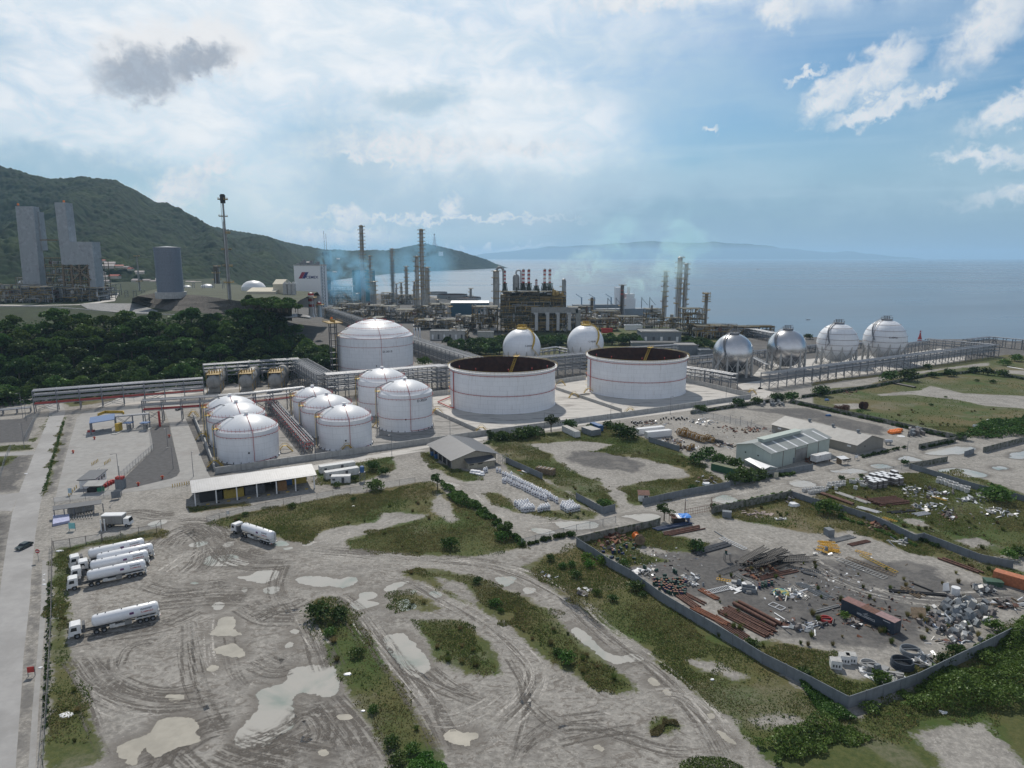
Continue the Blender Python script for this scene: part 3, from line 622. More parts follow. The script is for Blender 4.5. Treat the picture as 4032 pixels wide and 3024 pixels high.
M_orange = mat('orange_paint', (.75,.19,.02),.45, var=.1)
M_brown = mat('brown_box', (.16,.145,.14),.8, var=.3)
def sheet(name, items, z, m, label):
 pts = wpm(items) if isinstance(items[0], tuple) and isinstance(items[0][0], str) else items
 o = link(name, place_poly(pts, z)); o.data.materials.append(m); return kind(o, 'structure', label)
sheet('road', [('G', [(255,1600),(290,1250),(330,1000),(370,850),(430,600),(480,400),(530,270),(535,235),(500,195),(430,165),(340,150),(200,135),(0,115),(-250,90),(-250,130),(0,152),(250,168),(340,185),(385,215),(405,250),(400,290),(330,470),(280,590),(160,900),(100,1080),(60,1300),(15,1600)]),('M', [(-40,900),(-150,1658),(-330,2300),(60,2300),(100,1658),(135,1200),(150,950),(190,600)])],.030, M_road, 'pale concrete main road')
sheet('side_road', [('G', [(-250,940),(0,928),(158,912),(97,1062),(0,1058),(-250,1070)])],.020, M_road, 'side road joining the main road')
sheet('side_road', [('G', [(-250,585),(0,590),(285,572),(272,602),(0,614),(-250,620)])],.020, M_road, 'narrow side road')
sheet('drain', [('M', [(270,335),(305,340),(300,480),(290,700),(265,1000),(245,1300),(215,1900),(165,1900),(205,1300),(240,900),(262,600)])],.024, M_conc, 'pale concrete drain strip along the road')
sheet('loading_yard', [('G', [(455,945),(515,700),(570,500),(630,300),(690,250),(850,218),(1000,206),(1120,206),(1178,228),(1205,290),(1240,480),(1252,548),(990,790),(992,890),(440,985)])],.028, M_conc, 'concrete tanker loading yard')
sheet('service_road', [('G', [(1345,235),(1480,240),(1530,340),(1600,500),(1650,640),(1705,765),(1750,830),(1540,838),(1300,880),(1000,915),(700,955),(440,990),(440,950),(1000,889),(1100,868),(1400,797),(1450,775),(1470,740),(1385,350)])],.036, M_conc, 'curved concrete service road')
M_asph = mat('dark_asphalt', (.07,.07,.074),.9, var=.2, vs=.6, bump=.3, bs=6)
sheet('asphalt_pad', [('G', [(1235,395),(1380,365),(1462,700),(1466,742),(1440,782),(1395,798),(1250,838),(1100,866),(1003,884),(1003,806),(1256,562)])],.024, M_asph, 'dark gravel pad beside the service road')
sheet('asphalt_pad', [('G', [(-300,335),(290,302),(268,380),(225,492),(-300,520)])],.021, M_asph, 'dark asphalt pad left of the main road')
sheet('pavement', [('E', [(850,890),(1010,820),(1200,745),(1540,722),(1780,700),(2212,660),(2212,720),(1780,765),(1600,790),(1590,930),(1430,930),(1400,880),(1250,890),(1050,885)])],.022, M_padB, 'bright concrete apron under the pipe bridge')
sheet('bund_floor', [('F', [(300,1325)]),('H', [(565,755),(200,588),(190,455)]),('F', [(1900,760),(240,870),(105,880)])],.032, M_padA, 'dark stained concrete floor of the small tank bund')
sheet('bund_floor', [('H', [(565,755),(1200,668)]),('D', [(545,718),(150,612)]),('H', [(2000,350),(1290,340),(310,430),(190,455),(200,588)])],.034, M_padB, 'pale stained concrete floor of the open tank bund')
sheet('perimeter_road', [('Q', [(330,430),(1060,268),(2000,103)]),('H', [(560,772),(1150,682),(1560,626),(1900,580),(2212,533)]),('D', [(575,690),(600,655),(690,690),(640,722)]),('H', [(2212,562),(1900,604),(1560,648),(1150,708),(600,795),(180,848),(0,884)]),('Q', [(1995,142),(1080,305),(500,430)])],.026, M_padB, 'concrete perimeter road outside the bund wall')
sheet('rack_road', [('D', [(460,640),(560,622),(1850,468),(1850,492),(640,668),(500,672)])],.026, M_padB, 'concrete road under the long pipe rack')
sheet('sphere_yard', [('D', [(560,590),(640,500),(960,480),(1500,450),(1700,420),(1850,440),(650,590)])],.018, M_padB, 'concrete yard round the sphere tanks')
# tyre tracks
def track_mat(name, col, sx, thr):
 thr -= .02
 m = bpy.data.materials.new(name); m.use_nodes = True; b = NB(NT(m.node_tree))
 uv = b.n('ShaderNodeUVMap').outputs[0]; u, v, _ = b.xyz(uv)
 P = b.n('ShaderNodeTexCoord').outputs['Object']
 n1 = b.noise(b.cxyz(b.m('MULTIPLY', u, sx), b.m('MULTIPLY', v, .05),0.0),1.0,5,.62,.3)
 n2 = b.noise(P, 1.3,5,.65)
 n3 = b.noise(P, .09,3,.6)
 a = b.m('MULTIPLY', b.ramp(n1, thr, thr+.10), b.ramp(n2,.34,.56))
 a = b.m('MULTIPLY', a, b.ramp(n3,.38,.55,.25,1))
 U = b.m('ABSOLUTE', b.m('SUBTRACT', b.xyz(b.n('ShaderNodeUVMap', uv_map='uv2').outputs[0])[0],.5))
 a = b.m('MULTIPLY', a, b.ramp(U, .5,.38)); V = b.xyz(b.n('ShaderNodeUVMap', uv_map='uv2').outputs[0])[1]
 a = b.m('MULTIPLY', a, b.m('MULTIPLY', b.ramp(V, 0,.08), b.ramp(V, 1,.9)))
 pr = b.n('ShaderNodeBsdfPrincipled'); pr.inputs['Base Color'].default_value = c4(col); pr.inputs['Roughness'].default_value = .9
 b.put(pr.inputs['Alpha'], b.m('MULTIPLY', a, .85))
 o = b.n('ShaderNodeOutputMaterial'); m.node_tree.links.new(pr.outputs[0], o.inputs[0]); return m
TM = [track_mat('dark_tyre_marks', (.125,.112,.098),1.25,.47), track_mat('pale_tyre_marks', (.50,.475,.435),1.2,.51)]
def strip(r, pts, w, mi=0, z=.016):
 P = [Vector((p.x, p.y)) for p in gl(r, pts)]
 fine = []
 for i in range(len(P)-1):
  p0, p1, p2, p3 = P[max(i-1,0)], P[i], P[i+1], P[min(i+2, len(P)-1)]
  for j in range(8):
   t = j/8; fine.append(.5*((2*p1)+(-p0+p2)*t+(2*p0-5*p1+4*p2-p3)*t*t+(-p0+3*p1-3*p2+p3)*t**3))
 fine.append(P[-1]); vs = []; uv = []; L = 0.0; tot = sum((a-c).length for a, c in zip(fine[1:], fine[:-1])); nS = 4
 for i, q in enumerate(fine):
  d = (fine[min(i+1, len(fine)-1)]-fine[max(i-1,0)]).normalized(); n = Vector((-d.y, d.x))
  if i: L += (q-fine[i-1]).length
  for k in range(nS+1):
   f = k/nS; p = q+n*(f-.5)*w; vs.append((p.x, p.y, z)); uv.append((f*w, L, f, L/tot))
 fs = [(i*(nS+1)+k, i*(nS+1)+k+1,(i+1)*(nS+1)+k+1,(i+1)*(nS+1)+k) for i in range(len(fine)-1) for k in range(nS)]
 me = bpy.data.meshes.new('tyre_tracks'); me.from_pydata(vs, [], fs); me.materials.append(TM[mi])
 l1 = me.uv_layers.new(name='uv1'); l2 = me.uv_layers.new(name='uv2')
 for lp in me.loops:
  a = uv[lp.vertex_index]; l1.data[lp.index].uv = a[:2]; l2.data[lp.index].uv = a[2:]
 kind(link('tyre_tracks', me), 'structure', 'churned tyre tracks in the mud')
for i, (r, pts, w, mi) in enumerate([
 ('N', [(480,545),(600,640),(700,760),(800,900),(900,1020),(1010,1150),(1130,1330),(1250,1560)],7,0),('N', [(500,560),(640,660),(740,790),(850,930),(980,1080),(1100,1250)],6,1),
 ('N', [(850,860),(930,1010),(1030,1060),(1170,1130),(1420,1220)],3,0),('N', [(1090,1000),(1200,1090),(1340,1160)],4,0),
 ('N', [(820,430),(1000,480),(1200,600),(1400,720),(1560,830),(1680,980),(1720,1100),(1680,1220),(1560,1340),(1430,1500),(1380,1618)],2.6,0),
 ('N', [(960,460),(1130,540),(1290,620),(1480,740),(1620,860),(1730,980),(1740,1090),(1650,1230),(1500,1380),(1400,1500)],6,1),
 ('N', [(1560,930),(1650,1080),(1700,1200),(1820,1320),(1960,1400)],2.6,0),('N', [(1640,1600),(1700,1480),(1800,1380),(1940,1320),(2212,1290)],3,0),('N', [(1660,1540),(1800,1430),(1960,1380),(2212,1370)],2.6,0),('N', [(1600,1618),(1640,1480),(1680,1300),(1690,1150)],2,0),
 ('N', [(300,260),(600,280),(1000,310),(1400,340),(1700,420),(2000,580),(2212,730)],6,0),('N', [(200,300),(700,330),(1200,340),(1560,390),(1850,520),(2212,760)],8,1),
 ('O', [(60,60),(160,180),(320,290),(520,430),(640,560),(760,690),(900,880)],6,1),('O', [(0,50),(130,170),(300,310),(430,400),(580,540),(690,680),(800,880)],4,0),
 ('O', [(0,690),(150,690),(330,740),(500,790),(640,800)],3,0),('O', [(0,770),(120,740),(300,700),(380,690)],3,0),('O', [(180,560),(300,600),(430,560),(560,540),(700,640),(790,760)],6,1),
 ('M', [(470,940),(600,1100),(760,1200),(950,1250),(1150,1250),(1350,1220),(1500,1160)],7,0),('M', [(700,950),(720,1060),(900,1150),(1100,1170),(1300,1130)],3,0),('M', [(780,1010),(830,900),(930,860),(1000,860)],3,0),
 ('M', [(500,1050),(640,1220),(830,1320),(1100,1300)],5,1),('M', [(1215,720),(1230,860),(1260,1000),(1300,1150),(1360,1300),(1430,1400)],2.4,0),('M', [(1160,740),(1165,900),(1200,1100),(1290,1300)],2.4,0),
 ('M', [(1410,820),(1440,960),(1480,1060),(1560,1160)],1.5,0),('M', [(1480,820),(1500,960),(1540,1060),(1600,1150)],1.5,0),('M', [(430,860),(640,820),(900,780),(1100,730),(1300,640)],7,0),
 ('M', [(700,1600),(560,1300),(520,1150)],3,0),('M', [(700,1658),(900,1600),(1100,1500),(1300,1380),(1500,1330)],10,0),('M', [(1000,1658),(1060,1560),(1120,1480)],6,0),
 ('M', [(1080,1550),(1180,1640),(1300,1750)],5,0),('M', [(1440,1500),(1600,1560),(1800,1590),(1944,1640)],10,0),('M', [(1500,1560),(1700,1500),(1944,1370)],9,0),('N', [(200,1370),(290,1290),(370,1300),(420,1380),(400,1470)],6,0),('N', [(430,1190),(520,1290),(620,1410),(720,1560),(760,1640)],9,0),
 ('N', [(60,1500),(300,1540),(560,1590)],9,0),('N', [(240,1210),(330,1240),(440,1220)],6,0),('N', [(340,720),(400,840),(440,940),(470,1010)],7,0),('N', [(260,620),(340,760),(420,880)],5,1),
 ('M', [(1030,260),(1100,190),(1250,130),(1350,200),(1340,330),(1250,430)],12,0),('M', [(1100,120),(1250,110),(1400,200),(1500,300),(1650,340),(1900,330)],12,0),('M', [(1060,420),(1200,330),(1300,260)],8,1),
 ('M', [(950,480),(1100,520),(1300,500),(1480,480)],8,0),('M', [(1000,600),(1200,580),(1400,560),(1600,560)],10,0),('M', [(1550,620),(1700,700),(1900,700)],8,0),('M', [(1800,360),(1760,460),(1770,560),(1850,680)],5,0),('M', [(1830,420),(1800,520),(1850,620)],4,1),
 ('M', [(300,160),(600,130),(900,90),(1150,60),(1400,100)],8,1),('G', [(950,1120),(1100,1080),(1300,1100),(1450,1080)],8,0),('N', [(420,150),(460,210),(480,240)],1.2,1),('N', [(360,120),(400,180)],1.2,1),('N', [(300,240),(500,200),(700,140),(900,70)],7,1),
 ('L', [(0,300),(300,400),(600,520),(900,680),(1200,780),(1600,830),(2212,800)],8,1),('I', [(100,960),(600,880),(1100,800),(1500,720),(2000,600)],9,1),('R', [(260,600),(560,760),(800,960),(1100,1120),(1500,1180),(2100,1100)],8,1),
 ('N', [(0,700),(120,640),(250,600),(330,560)],6,0),('N', [(0,940),(130,1000),(220,980)],8,0),('M', [(600,620),(900,560),(1050,500)],6,1),('M', [(1300,700),(1290,800),(1310,1000),(1420,1130)],5,1),('N', [(1130,1330),(1260,1330),(1420,1260),(1560,1160)],5,1)]):
 strip(r, pts, w, mi, .014+.0006*(i % 9))
# walls and fences
def wall(items, h, th, m, name, label, cat, capm=None, gap=3.0, posts=True, hz0=0.0, seglen=None):
 P = [Vector((p[0], p[1],0)) for p in (wpm(items) if isinstance(items[0][0], str) else items)]
 t = thing(name, label, cat, (P[0].x, P[0].y, float(hfun(P[0].x, P[0].y))))
 o = t.location.copy(); npost = 0
 for a, c in zip(P[:-1], P[1:]):
  d = (c-a); L = d.length; d.normalize(); n = Vector((-d.y, d.x, 0))
  za, zc = float(hfun(a.x, a.y)), float(hfun(c.x, c.y)); A = a-o; C = c-o; A.z = za-o.z; C.z = zc-o.z
  lo = [A-n*th/2, C-n*th/2, C+n*th/2, A+n*th/2]; mb = MB(); mb.hexa([p-Vector((0,0,.3)) for p in lo],[p+Vector((0,0, h)) for p in lo])
  mb.build('panel', m, t)
  if posts:
   k = max(1, int(L/gap)); me = MB().box(0,0,-.3,.22, th+.12, h+.36, math.atan2(d.y, d.x)).mesh('post', capm or m)
   for i in range(k+1):
    if npost > 95: break
    q = A.lerp(C, i/k); link('post', me, t, q); npost += 1
 return t
W1 = [('F', [(300,1338)]),('H', [(575,762)]),('H', [(1560,630)]),('D', [(548,724)])]
wall(W1[:2],2.3,.4, M_wallc, 'bund_wall', 'long grey concrete bund wall in front of the small white tanks', 'wall', gap=8)
wall(W1[1:],2.3,.4, M_wallc, 'bund_wall', 'long grey concrete bund wall in front of the two open-top tanks', 'wall', gap=8)
wall([('F', [(292,1312),(215,1095)])],2.3,.4, M_wallc, 'bund_wall', 'short near piece of the bund wall left of the small tanks', 'wall', gap=8)
wall([('F', [(190,1050),(125,900)])],2.3,.4, M_wallc, 'bund_wall', 'short far piece of the bund wall left of the small tanks', 'wall', gap=8)
wall([('H', [(200,598),(560,760)])],1.8,.4, M_wallc, 'bund_wall', 'low cross wall left of the nearer open-top tank', 'wall', gap=8)
wall([('H', [(1085,430),(1560,592)])],1.6,.4, M_wallc, 'bund_wall', 'low cross wall between the two open-top tanks', 'wall', gap=8)
wall([('D', [(548,720),(150,622)])],2.6,.4, M_wallc, 'bund_wall', 'bund wall right of the farther open-top tank', 'wall', gap=8)
wall([('H', [(190,478),(320,464)])],2.6,.4, M_wallc, 'bund_wall', 'back bund wall piece left of the nearer open-top tank', 'wall', gap=8)
wall([('H', [(1085,388),(1300,355)])],2.6,.4, M_wallc, 'bund_wall', 'back bund wall piece between the open-top tanks', 'wall', gap=8)
pre = 'perimeter_wall'
wall([('K', [(562,520),(700,606),(830,695),(1000,788),(1110,872),(1230,962),(1430,1085),(1600,1185),(1830,1325),(2074,1480)]),('L', [(700,1455),(965,1598)])],2.3,.12, M_wallg, pre, 'long blue-grey panel wall between the grass verge and the scrap yard', 'wall', gap=4)
wall([('L', [(965,1598),(1450,1432),(1900,1212),(2110,1105),(2400,1050)])],2.3,.12, M_wallg, pre, 'blue-grey panel wall at the lower right beside the dense bushes', 'wall', gap=4)
wall([('K', [(562,500),(800,445),(1190,362),(1240,345)])],2.1,.15, M_moss, pre, 'mossy concrete wall along the track behind the drum heap', 'wall', gap=4)
wall([('I', [(742,962),(1320,842)])],2.2,.15, M_moss, pre, 'ivy-flecked concrete wall along the track right of the yard gate', 'wall', gap=4)
wall([('I', [(1320,842),(1495,900),(1680,945),(1880,1010),(2050,1085),(2212,1165)]),('L', [(1500,405),(1900,560),(2130,606)])],2.0,.15, M_wallg, pre, 'low grey wall dividing the two scrap yards', 'wall', gap=4)
wall([('H', [(722,962),(985,1082)])],2.2,.1, M_wallg, pre, 'blue-grey sheet wall beside the grey-roofed building', 'wall', gap=3)
wall([('H', [(1232,1228)]),('K', [(775,258),(872,232)])],2.2,.1, M_wallg, pre, 'blue-grey sheet wall at the corner below the white sacks', 'wall', gap=3)
wall([('K', [(1102,185),(1430,112),(1810,42)])],2.2,.1, M_wallg, pre, 'blue-grey sheet wall beside the little guard hut', 'wall', gap=3)
wall([('I', [(870,762),(1200,690),(1472,640)])],2.0,.12, M_wallg, pre, 'vine-covered blue wall in front of the green-white warehouse', 'wall', gap=4)
wall([('I', [(285,442),(505,512)])],2.2,.1, M_wallg, pre, 'blue-grey sheet wall below the white trailers', 'wall', gap=3)
wall([('D', [(790,752),(1330,868),(1660,945),(1860,985)])],2.2,.15, M_moss, pre, 'long mossy wall beyond the grey-roofed warehouse', 'wall', gap=6)
wall([('J', [(990,1112),(1330,1042)])],2.2,.15, M_moss, pre, 'moss-grown wall piece at the track junction', 'wall', gap=4)
wall([('J', [(1415,1178),(1500,1150)])],2.0,.12, M_wallg, pre, 'short broken grey wall piece at the right track', 'wall', gap=3)
wall([('J', [(1590,1142),(1972,1042),(2200,985)])],2.2,.12, M_moss, pre, 'grey panel wall above the flooded lot at the right edge', 'wall', gap=3)
wall([('J', [(905,1292),(1252,1226)])],2.0,.12, M_moss, pre, 'short grey panel wall on the near side of the right track', 'wall', gap=3)
wall([('J', [(915,1296),(1200,1385),(1500,1482),(1972,1600),(2200,1660)])],2.0,.12, M_wallg, pre, 'blue-grey wall between the flooded lot and the upper scrap yard', 'wall', gap=4)
wall([('I', [(590,240),(1000,178),(1260,140)])],1.8,.15, M_moss, pre, 'ivy-grown wall below the bund at the drum yard', 'wall', gap=5)
wall([('D', [(860,722),(1300,655),(1620,590),(1830,575),(1960,560),(2212,612)])],1.8,.15, M_moss, pre, 'overgrown wall across the far right fields', 'wall', gap=9)
mm = bpy.data.materials.new('chain_link'); mm.use_nodes = True; b = NB(NT(mm.node_tree))
pr = b.n('ShaderNodeBsdfPrincipled'); pr.inputs['Base Color'].default_value = (.42,.47,.52,1); pr.inputs['Alpha'].default_value = .22
om = b.n('ShaderNodeOutputMaterial'); mm.node_tree.links.new(pr.outputs[0], om.inputs[0]); M_link = mm
def chain(items, h, label, gap=3.0, r=.05, mesh=True, pm=None):
 P = [Vector((p[0], p[1],0)) for p in wpm(items)]; o = P[0].copy(); o.z = float(hfun(o.x, o.y))
 t = thing('chain_link_fence', label, 'fence', tuple(o)); n = 0
 me = MB().cyl((0,0,-.2),(0,0, h+.15), r, n=6).mesh('post', pm or M_steel)
 for a, c in zip(P[:-1], P[1:]):
  A = a-o; C = c-o; A.z = float(hfun(a.x, a.y))-o.z; C.z = float(hfun(c.x, c.y))-o.z
  if mesh: MB().poly([A+Vector((0,0,.05)), C+Vector((0,0,.05)), C+Vector((0,0, h)), A+Vector((0,0, h))]).build('wire_mesh', M_link, t)
  MB().cyl(A+Vector((0,0, h)), C+Vector((0,0, h)), r*.7, n=5).build('top_rail', pm or M_steel, t)
  k = max(1, int((C-A).length/gap))
  for i in range(k+1):
   if n < 98: link('post', me, t, A.lerp(C, i/k)); n += 1
 return t
chain([('G', [(992,800),(1255,565),(1232,395)])],2.6, 'chain link fence between loading yard and dark gravel', 3)
chain([('G', [(995,935),(700,975),(445,1012)])],2.2, 'chain link fence along the front of the loading yard', 4)
chain([('M', [(345,268),(650,218)])],2.4, 'wire fence with dark posts behind the parked tankers', 3.5,.08, pm=M_brown)
chain([('M', [(655,215),(1000,160),(1030,130)])],2.4, 'wire fence curving along the yard entrance track', 4,.07, pm=M_brown)
chain([('M', [(335,240),(330,700),(322,900),(300,1300),(275,1658),(255,1900)])],2.0, 'rusty wire fence beside the long roadside drain', 3.5,.06, pm=M_brown)
chain([('Q', [(232,722),(330,692),(700,605),(1230,505),(1880,402)])],1.8, 'thin wire fence along the upper edge of the grass field', 5,.05, pm=M_brown)
chain([('K', [(110,520),(560,400),(880,330)])],2.0, 'leaning wire fence beside the white track puddle', 4,.06)
chain([('J', [(520,1370),(900,1290)])],2.0, 'wire fence on the near side of the right track', 4,.05)
chain([('I', [(600,240),(1000,335),(1200,400)])],2.6, 'wire fence with slanted lamp posts behind the cable reels', 6,.06)
chain([('G', [(205,480),(262,370),(330,255)])],2.2, 'chain link fence left of the main road near the pipe bridge', 3)
chain([('G', [(835,200),(1180,160)]),('E', [(1240,860)])],2.2, 'chain link fence behind the blue-roofed loading bay', 4)
chain([('G', [(-60,1010),(50,640),(90,560)])],2.0, 'faint wire fence on the far left side of the road', 4,.05)
# leaf foliage tools
def leafmat(name, a, c, tr=.25):
 m = bpy.data.materials.new(name); m.use_nodes = True; b = NB(NT(m.node_tree))
 P = b.n('ShaderNodeTexCoord').outputs['Object']; oi = b.n('ShaderNodeObjectInfo').outputs['Random']
 n = b.noise(P, .45,4,.6); n2 = b.noise(P, 3.0,2,.6)
 col = b.mix(b.ramp(n, .35,.65), a, c); col = b.mix(b.ramp(n2,.35,.75,0,.5), col, tuple(q*1.7 for q in c))
 hs = b.n('ShaderNodeHueSaturation'); b.put(hs.inputs['Color'], col); b.put(hs.inputs['Value'], b.ramp(oi, 0,1,.65,1.35, False)); b.put(hs.inputs['Hue'], b.ramp(b.m('FRACT', b.m('MULTIPLY', oi, 7.3)),0,1,.48,.525, False))
 d = b.n('ShaderNodeBsdfDiffuse'); b.put(d.inputs[0], hs.outputs[0]); t = b.n('ShaderNodeBsdfTranslucent'); b.put(t.inputs[0], hs.outputs[0])
 g_ = b.n('ShaderNodeBsdfGlossy'); g_.inputs['Roughness'].default_value = .45; g_.inputs[0].default_value = (.5,.55,.5,1)
 mx1 = b.n('ShaderNodeMixShader'); mx1.inputs[0].default_value = tr; m.node_tree.links.new(d.outputs[0], mx1.inputs[1]); m.node_tree.links.new(t.outputs[0], mx1.inputs[2])
 mx2 = b.n('ShaderNodeMixShader'); mx2.inputs[0].default_value = .04; m.node_tree.links.new(mx1.outputs[0], mx2.inputs[1]); m.node_tree.links.new(g_.outputs[0], mx2.inputs[2])
 o = b.n('ShaderNodeOutputMaterial'); m.node_tree.links.new(mx2.outputs[0], o.inputs[0]); return m
L_dark = leafmat('dark_leaves', (.024,.048,.011),(.055,.096,.022))
L_mid = leafmat('green_leaves', (.036,.072,.014),(.085,.14,.03))
L_bright = leafmat('bright_leaves', (.045,.10,.015),(.10,.17,.03))
L_dry = leafmat('dry_grass_blades', (.12,.115,.045),(.24,.20,.095))
L_grass = leafmat('green_grass_blades', (.07,.095,.026),(.14,.165,.05))
def leaf_quads(C, size, rng, flat=.5, asp=.6):
 """C (n,3) centres -> verts, quads of randomly turned leaves"""
 n = len(C); a = rng.normal(size=(n, 3)); a[:, 2] *= flat; a /= np.linalg.norm(a, axis=1)[:, None]
 c = rng.normal(size=(n, 3)); c -= (a*c).sum(1)[:, None]*a; c /= np.linalg.norm(c, axis=1)[:, None]
 s = (size*rng.uniform(.6,1.4, n))[:, None] if np.isscalar(size) else size[:, None]
 a = a*s; c = c*s*asp; V = np.stack([C-a-c*.4, C+a*.2-c, C+a+c*.3, C-a*.1+c],1).reshape(-1,3)
 return V, np.arange(n*4).reshape(n, 4)
def crown_points(rng, lobes, n, shell=.62):
 k = rng.integers(0, len(lobes), n); L = np.array(lobes)[k]; d = rng.normal(size=(n, 3)); d /= np.linalg.norm(d, axis=1)[:, None]
 r = rng.uniform(shell, 1.03, n)[:, None]; d[:, 2] = np.where(d[:, 2] < -.35,-d[:, 2], d[:, 2])
 return L[:, :3]+d*r*L[:, 3:4]*np.array([1,1,.78])
def tree_meshes(name, seed, h, R, lobes=9, n=1500, ls=.45, lm=None, flat=.5, hollow=.3):
 rng = np.random.default_rng(seed); lb = []
 for i in range(lobes):
  an = rng.uniform(0,6.28); rr = R*rng.uniform(.1,.72)**.8; lb.append((rr*math.cos(an), rr*math.sin(an), h*rng.uniform(.5,.84)-rr*.12, R*rng.uniform(.28,.5)))
 lb.append((0,0, h*.8, R*.42))
 C = crown_points(rng, lb, n); V, F = leaf_quads(C, ls, rng, flat); cm = raw_mesh('crown', V, F, lm or L_mid)
 t = MB(); t.cyl((0,0,-.4),(0,0, h*.5), R*.07, R*.045,7)
 for q in lb: t.cyl((0,0, h*.35),(q[0]*.85, q[1]*.85, q[2]), R*.03, R*.012,5)
 return cm, t.mesh('trunk', M_bark, True)
M_bark = mat('bark', (.09,.075,.055),.95, var=.3)
def tree(cm, tm, loc, s, rot, label, group=None, name='tree', cat='tree'):
 o = thing(name, label, cat, loc, rot, group); o.scale = s if isinstance(s, tuple) else (s, s, s); link('trunk', tm, o); link('crown', cm, o); return o
def blob_lobes(rng, w, d, h, k):
 return [(rng.uniform(-w/2, w/2), rng.uniform(-d/2, d/2), h*rng.uniform(.25,.6), rng.uniform(.3,.5)*h+.25) for _ in range(k)]
def bush_mesh(name, seed, w, d, h, k, n, ls, lm):
 rng = np.random.default_rng(seed); lb = blob_lobes(rng, w-h*.5 if w > h else w*.4, d-h*.5 if d > h else d*.4, h, k)
 C = crown_points(rng, lb, n, .4); C[:, 2] = np.abs(C[:, 2]); V, F = leaf_quads(C, ls, rng, .6); return raw_mesh(name, V, F, lm)
# storage tanks
def rim_text(mb, txt, R, ang, z, w, h, mi=0, off=.03, shear=0):
 vs, fs = text_geo(txt, True, shear); V = []
 for a, c in vs:
  t = ang-(.5-a)*w/R; V.append(((R+off)*math.cos(t),(R+off)*math.sin(t), z+c*h))
 mb.add(V, fs, mi)
def solve_cyl(r, cx, yf, hw):
 """front foot row yf, half width hw (zoom px) -> centre, radius"""
 k = ZR[r][2]; F = g(r, cx, yf); d = Vector((F.x, F.y, 0)).normalized(); R = 10.0
 for _ in range(30):
  C = F+d*R; R = hw/k*pxm(C)*.985
 return F+d*R, R
def facing(C): return math.atan2(-C.y, -C.x)
def open_tank(r, cx, yf, hw, ytop, label):
 C, R = solve_cyl(r, cx, yf, hw); Ff = C-Vector((C.x, C.y, 0)).normalized()*R; H = zat(r, ytop, Ff.y); t = thing('open_top_tank', label, 'storage tank', C)
 m = MB(); m.lathe([(R+.25,0),(R+.25,.3),(R, .35),(R, H)],96); m.build('shell', M_white, t, True)
 m = MB(); m.lathe([(R, H),(R-.12, H),(R-.12, H*.18)],96); m.build('inner_face', M_rustd, t, True)
 m = MB(); m.lathe([(R-.12, H*.18),(R*.5, H*.18+.2),(.01, H*.18+.4)],64); m.build('floating_roof', M_rustd, t, True)
 m = MB(); m.lathe([(R, H-.9),(R+1.1, H-.85),(R+1.1, H-.65),(R, H-.6)],96); m.build('walkway', M_white2, t)
 me = MB().bar((R+1.05,0, H-.7),(R+1.05,0, H+.35),.07).mesh('railing_post', M_white2)
 m = MB(); m.ring((0,0, H+.35), R+1.05,.05,96,5); m.ring((0,0, H-.2), R+1.05,.04,96,5)
 for i in range(96): a = 2*math.pi*i/96; m.bar(((R+1.05)*math.cos(a),(R+1.05)*math.sin(a), H-.7),((R+1.05)*math.cos(a),(R+1.05)*math.sin(a), H+.35),.06)
 m.build('railing', M_yel, t)
 f = facing(C)
 for z in (H-2.0, H*.43):
  m = MB(); m.ring((0,0, z), R+.45,.13,96,6)
  for i in range(48): a = 2*math.pi*i/48; m.bar((R*math.cos(a), R*math.sin(a), z-.5),((R+.6)*math.cos(a),(R+.6)*math.sin(a), z+.1),.07)
  m.build('water_ring', M_red, t, True)
 a = f-1.12; m = MB()
 for da in (0,.02): m.cyl(((R+.4)*math.cos(a+da),(R+.4)*math.sin(a+da),0.2),((R+.4)*math.cos(a+da),(R+.4)*math.sin(a+da), H-1.9),.12, n=6)
 m.build('riser_pipe', M_red, t)
 a = f+math.pi-.28; p0 = Vector(((R+1)*math.cos(a),(R+1)*math.sin(a), H+.4)); p1 = Vector((R*.45*math.cos(a+.2), R*.45*math.sin(a+.2), H*.22)); n_ = Vector((-math.sin(a), math.cos(a),0))*.6
 m = MB()
 for s_ in (-1,1): m.bar(p0+n_*s_, p1+n_*s_, .12); m.bar(p0+n_*s_+Vector((0,0,1)), p1+n_*s_+Vector((0,0,1)),.09)
 for i in range(24): q = p0.lerp(p1, i/24); m.bar(q-n_, q+n_, .14,.3); m.bar(q-n_, q-n_+Vector((0,0,1)),.07); m.bar(q+n_, q+n_+Vector((0,0,1)),.07)
 m.build('rolling_ladder', M_yel, t)
 m = MB(); m.box(p0.x, p0.y, H+.1,5.5,2.6,.2, a, 0)
 for s_ in (-1,1):
  for k in range(5): q = p0+Vector((-math.sin(a), math.cos(a),0))*s_*1.2+Vector((math.cos(a), math.sin(a),0))*(k-2)*1.3; m.bar(q, q+Vector((0,0,1.3)),.08)
 m.build('gauge_platform', M_yel, t)
 for da in (-.9,-.5,.1,.55,.95):
  q = Vector((R*math.cos(f+da), R*math.sin(f+da), H)); m = MB(); m.cyl(q, q+Vector((0,0,1.5)),.07, n=5); m.box(q.x, q.y, H+1.2,.5,.5,.45,0); m.build('foam_chamber', M_red if int(da*10) % 2 else M_white2, t)
 m = MB()
 for i in range(10):
  aa = f-1.35-.05*i; z = .5+i*(H-2)/9
  m.bar(((R+.1)*math.cos(aa),(R+.1)*math.sin(aa), z),((R+1.1)*math.cos(aa),(R+1.1)*math.sin(aa), z),.9,.08)
 m.build('stair', M_yel, t)
 return C, R, H
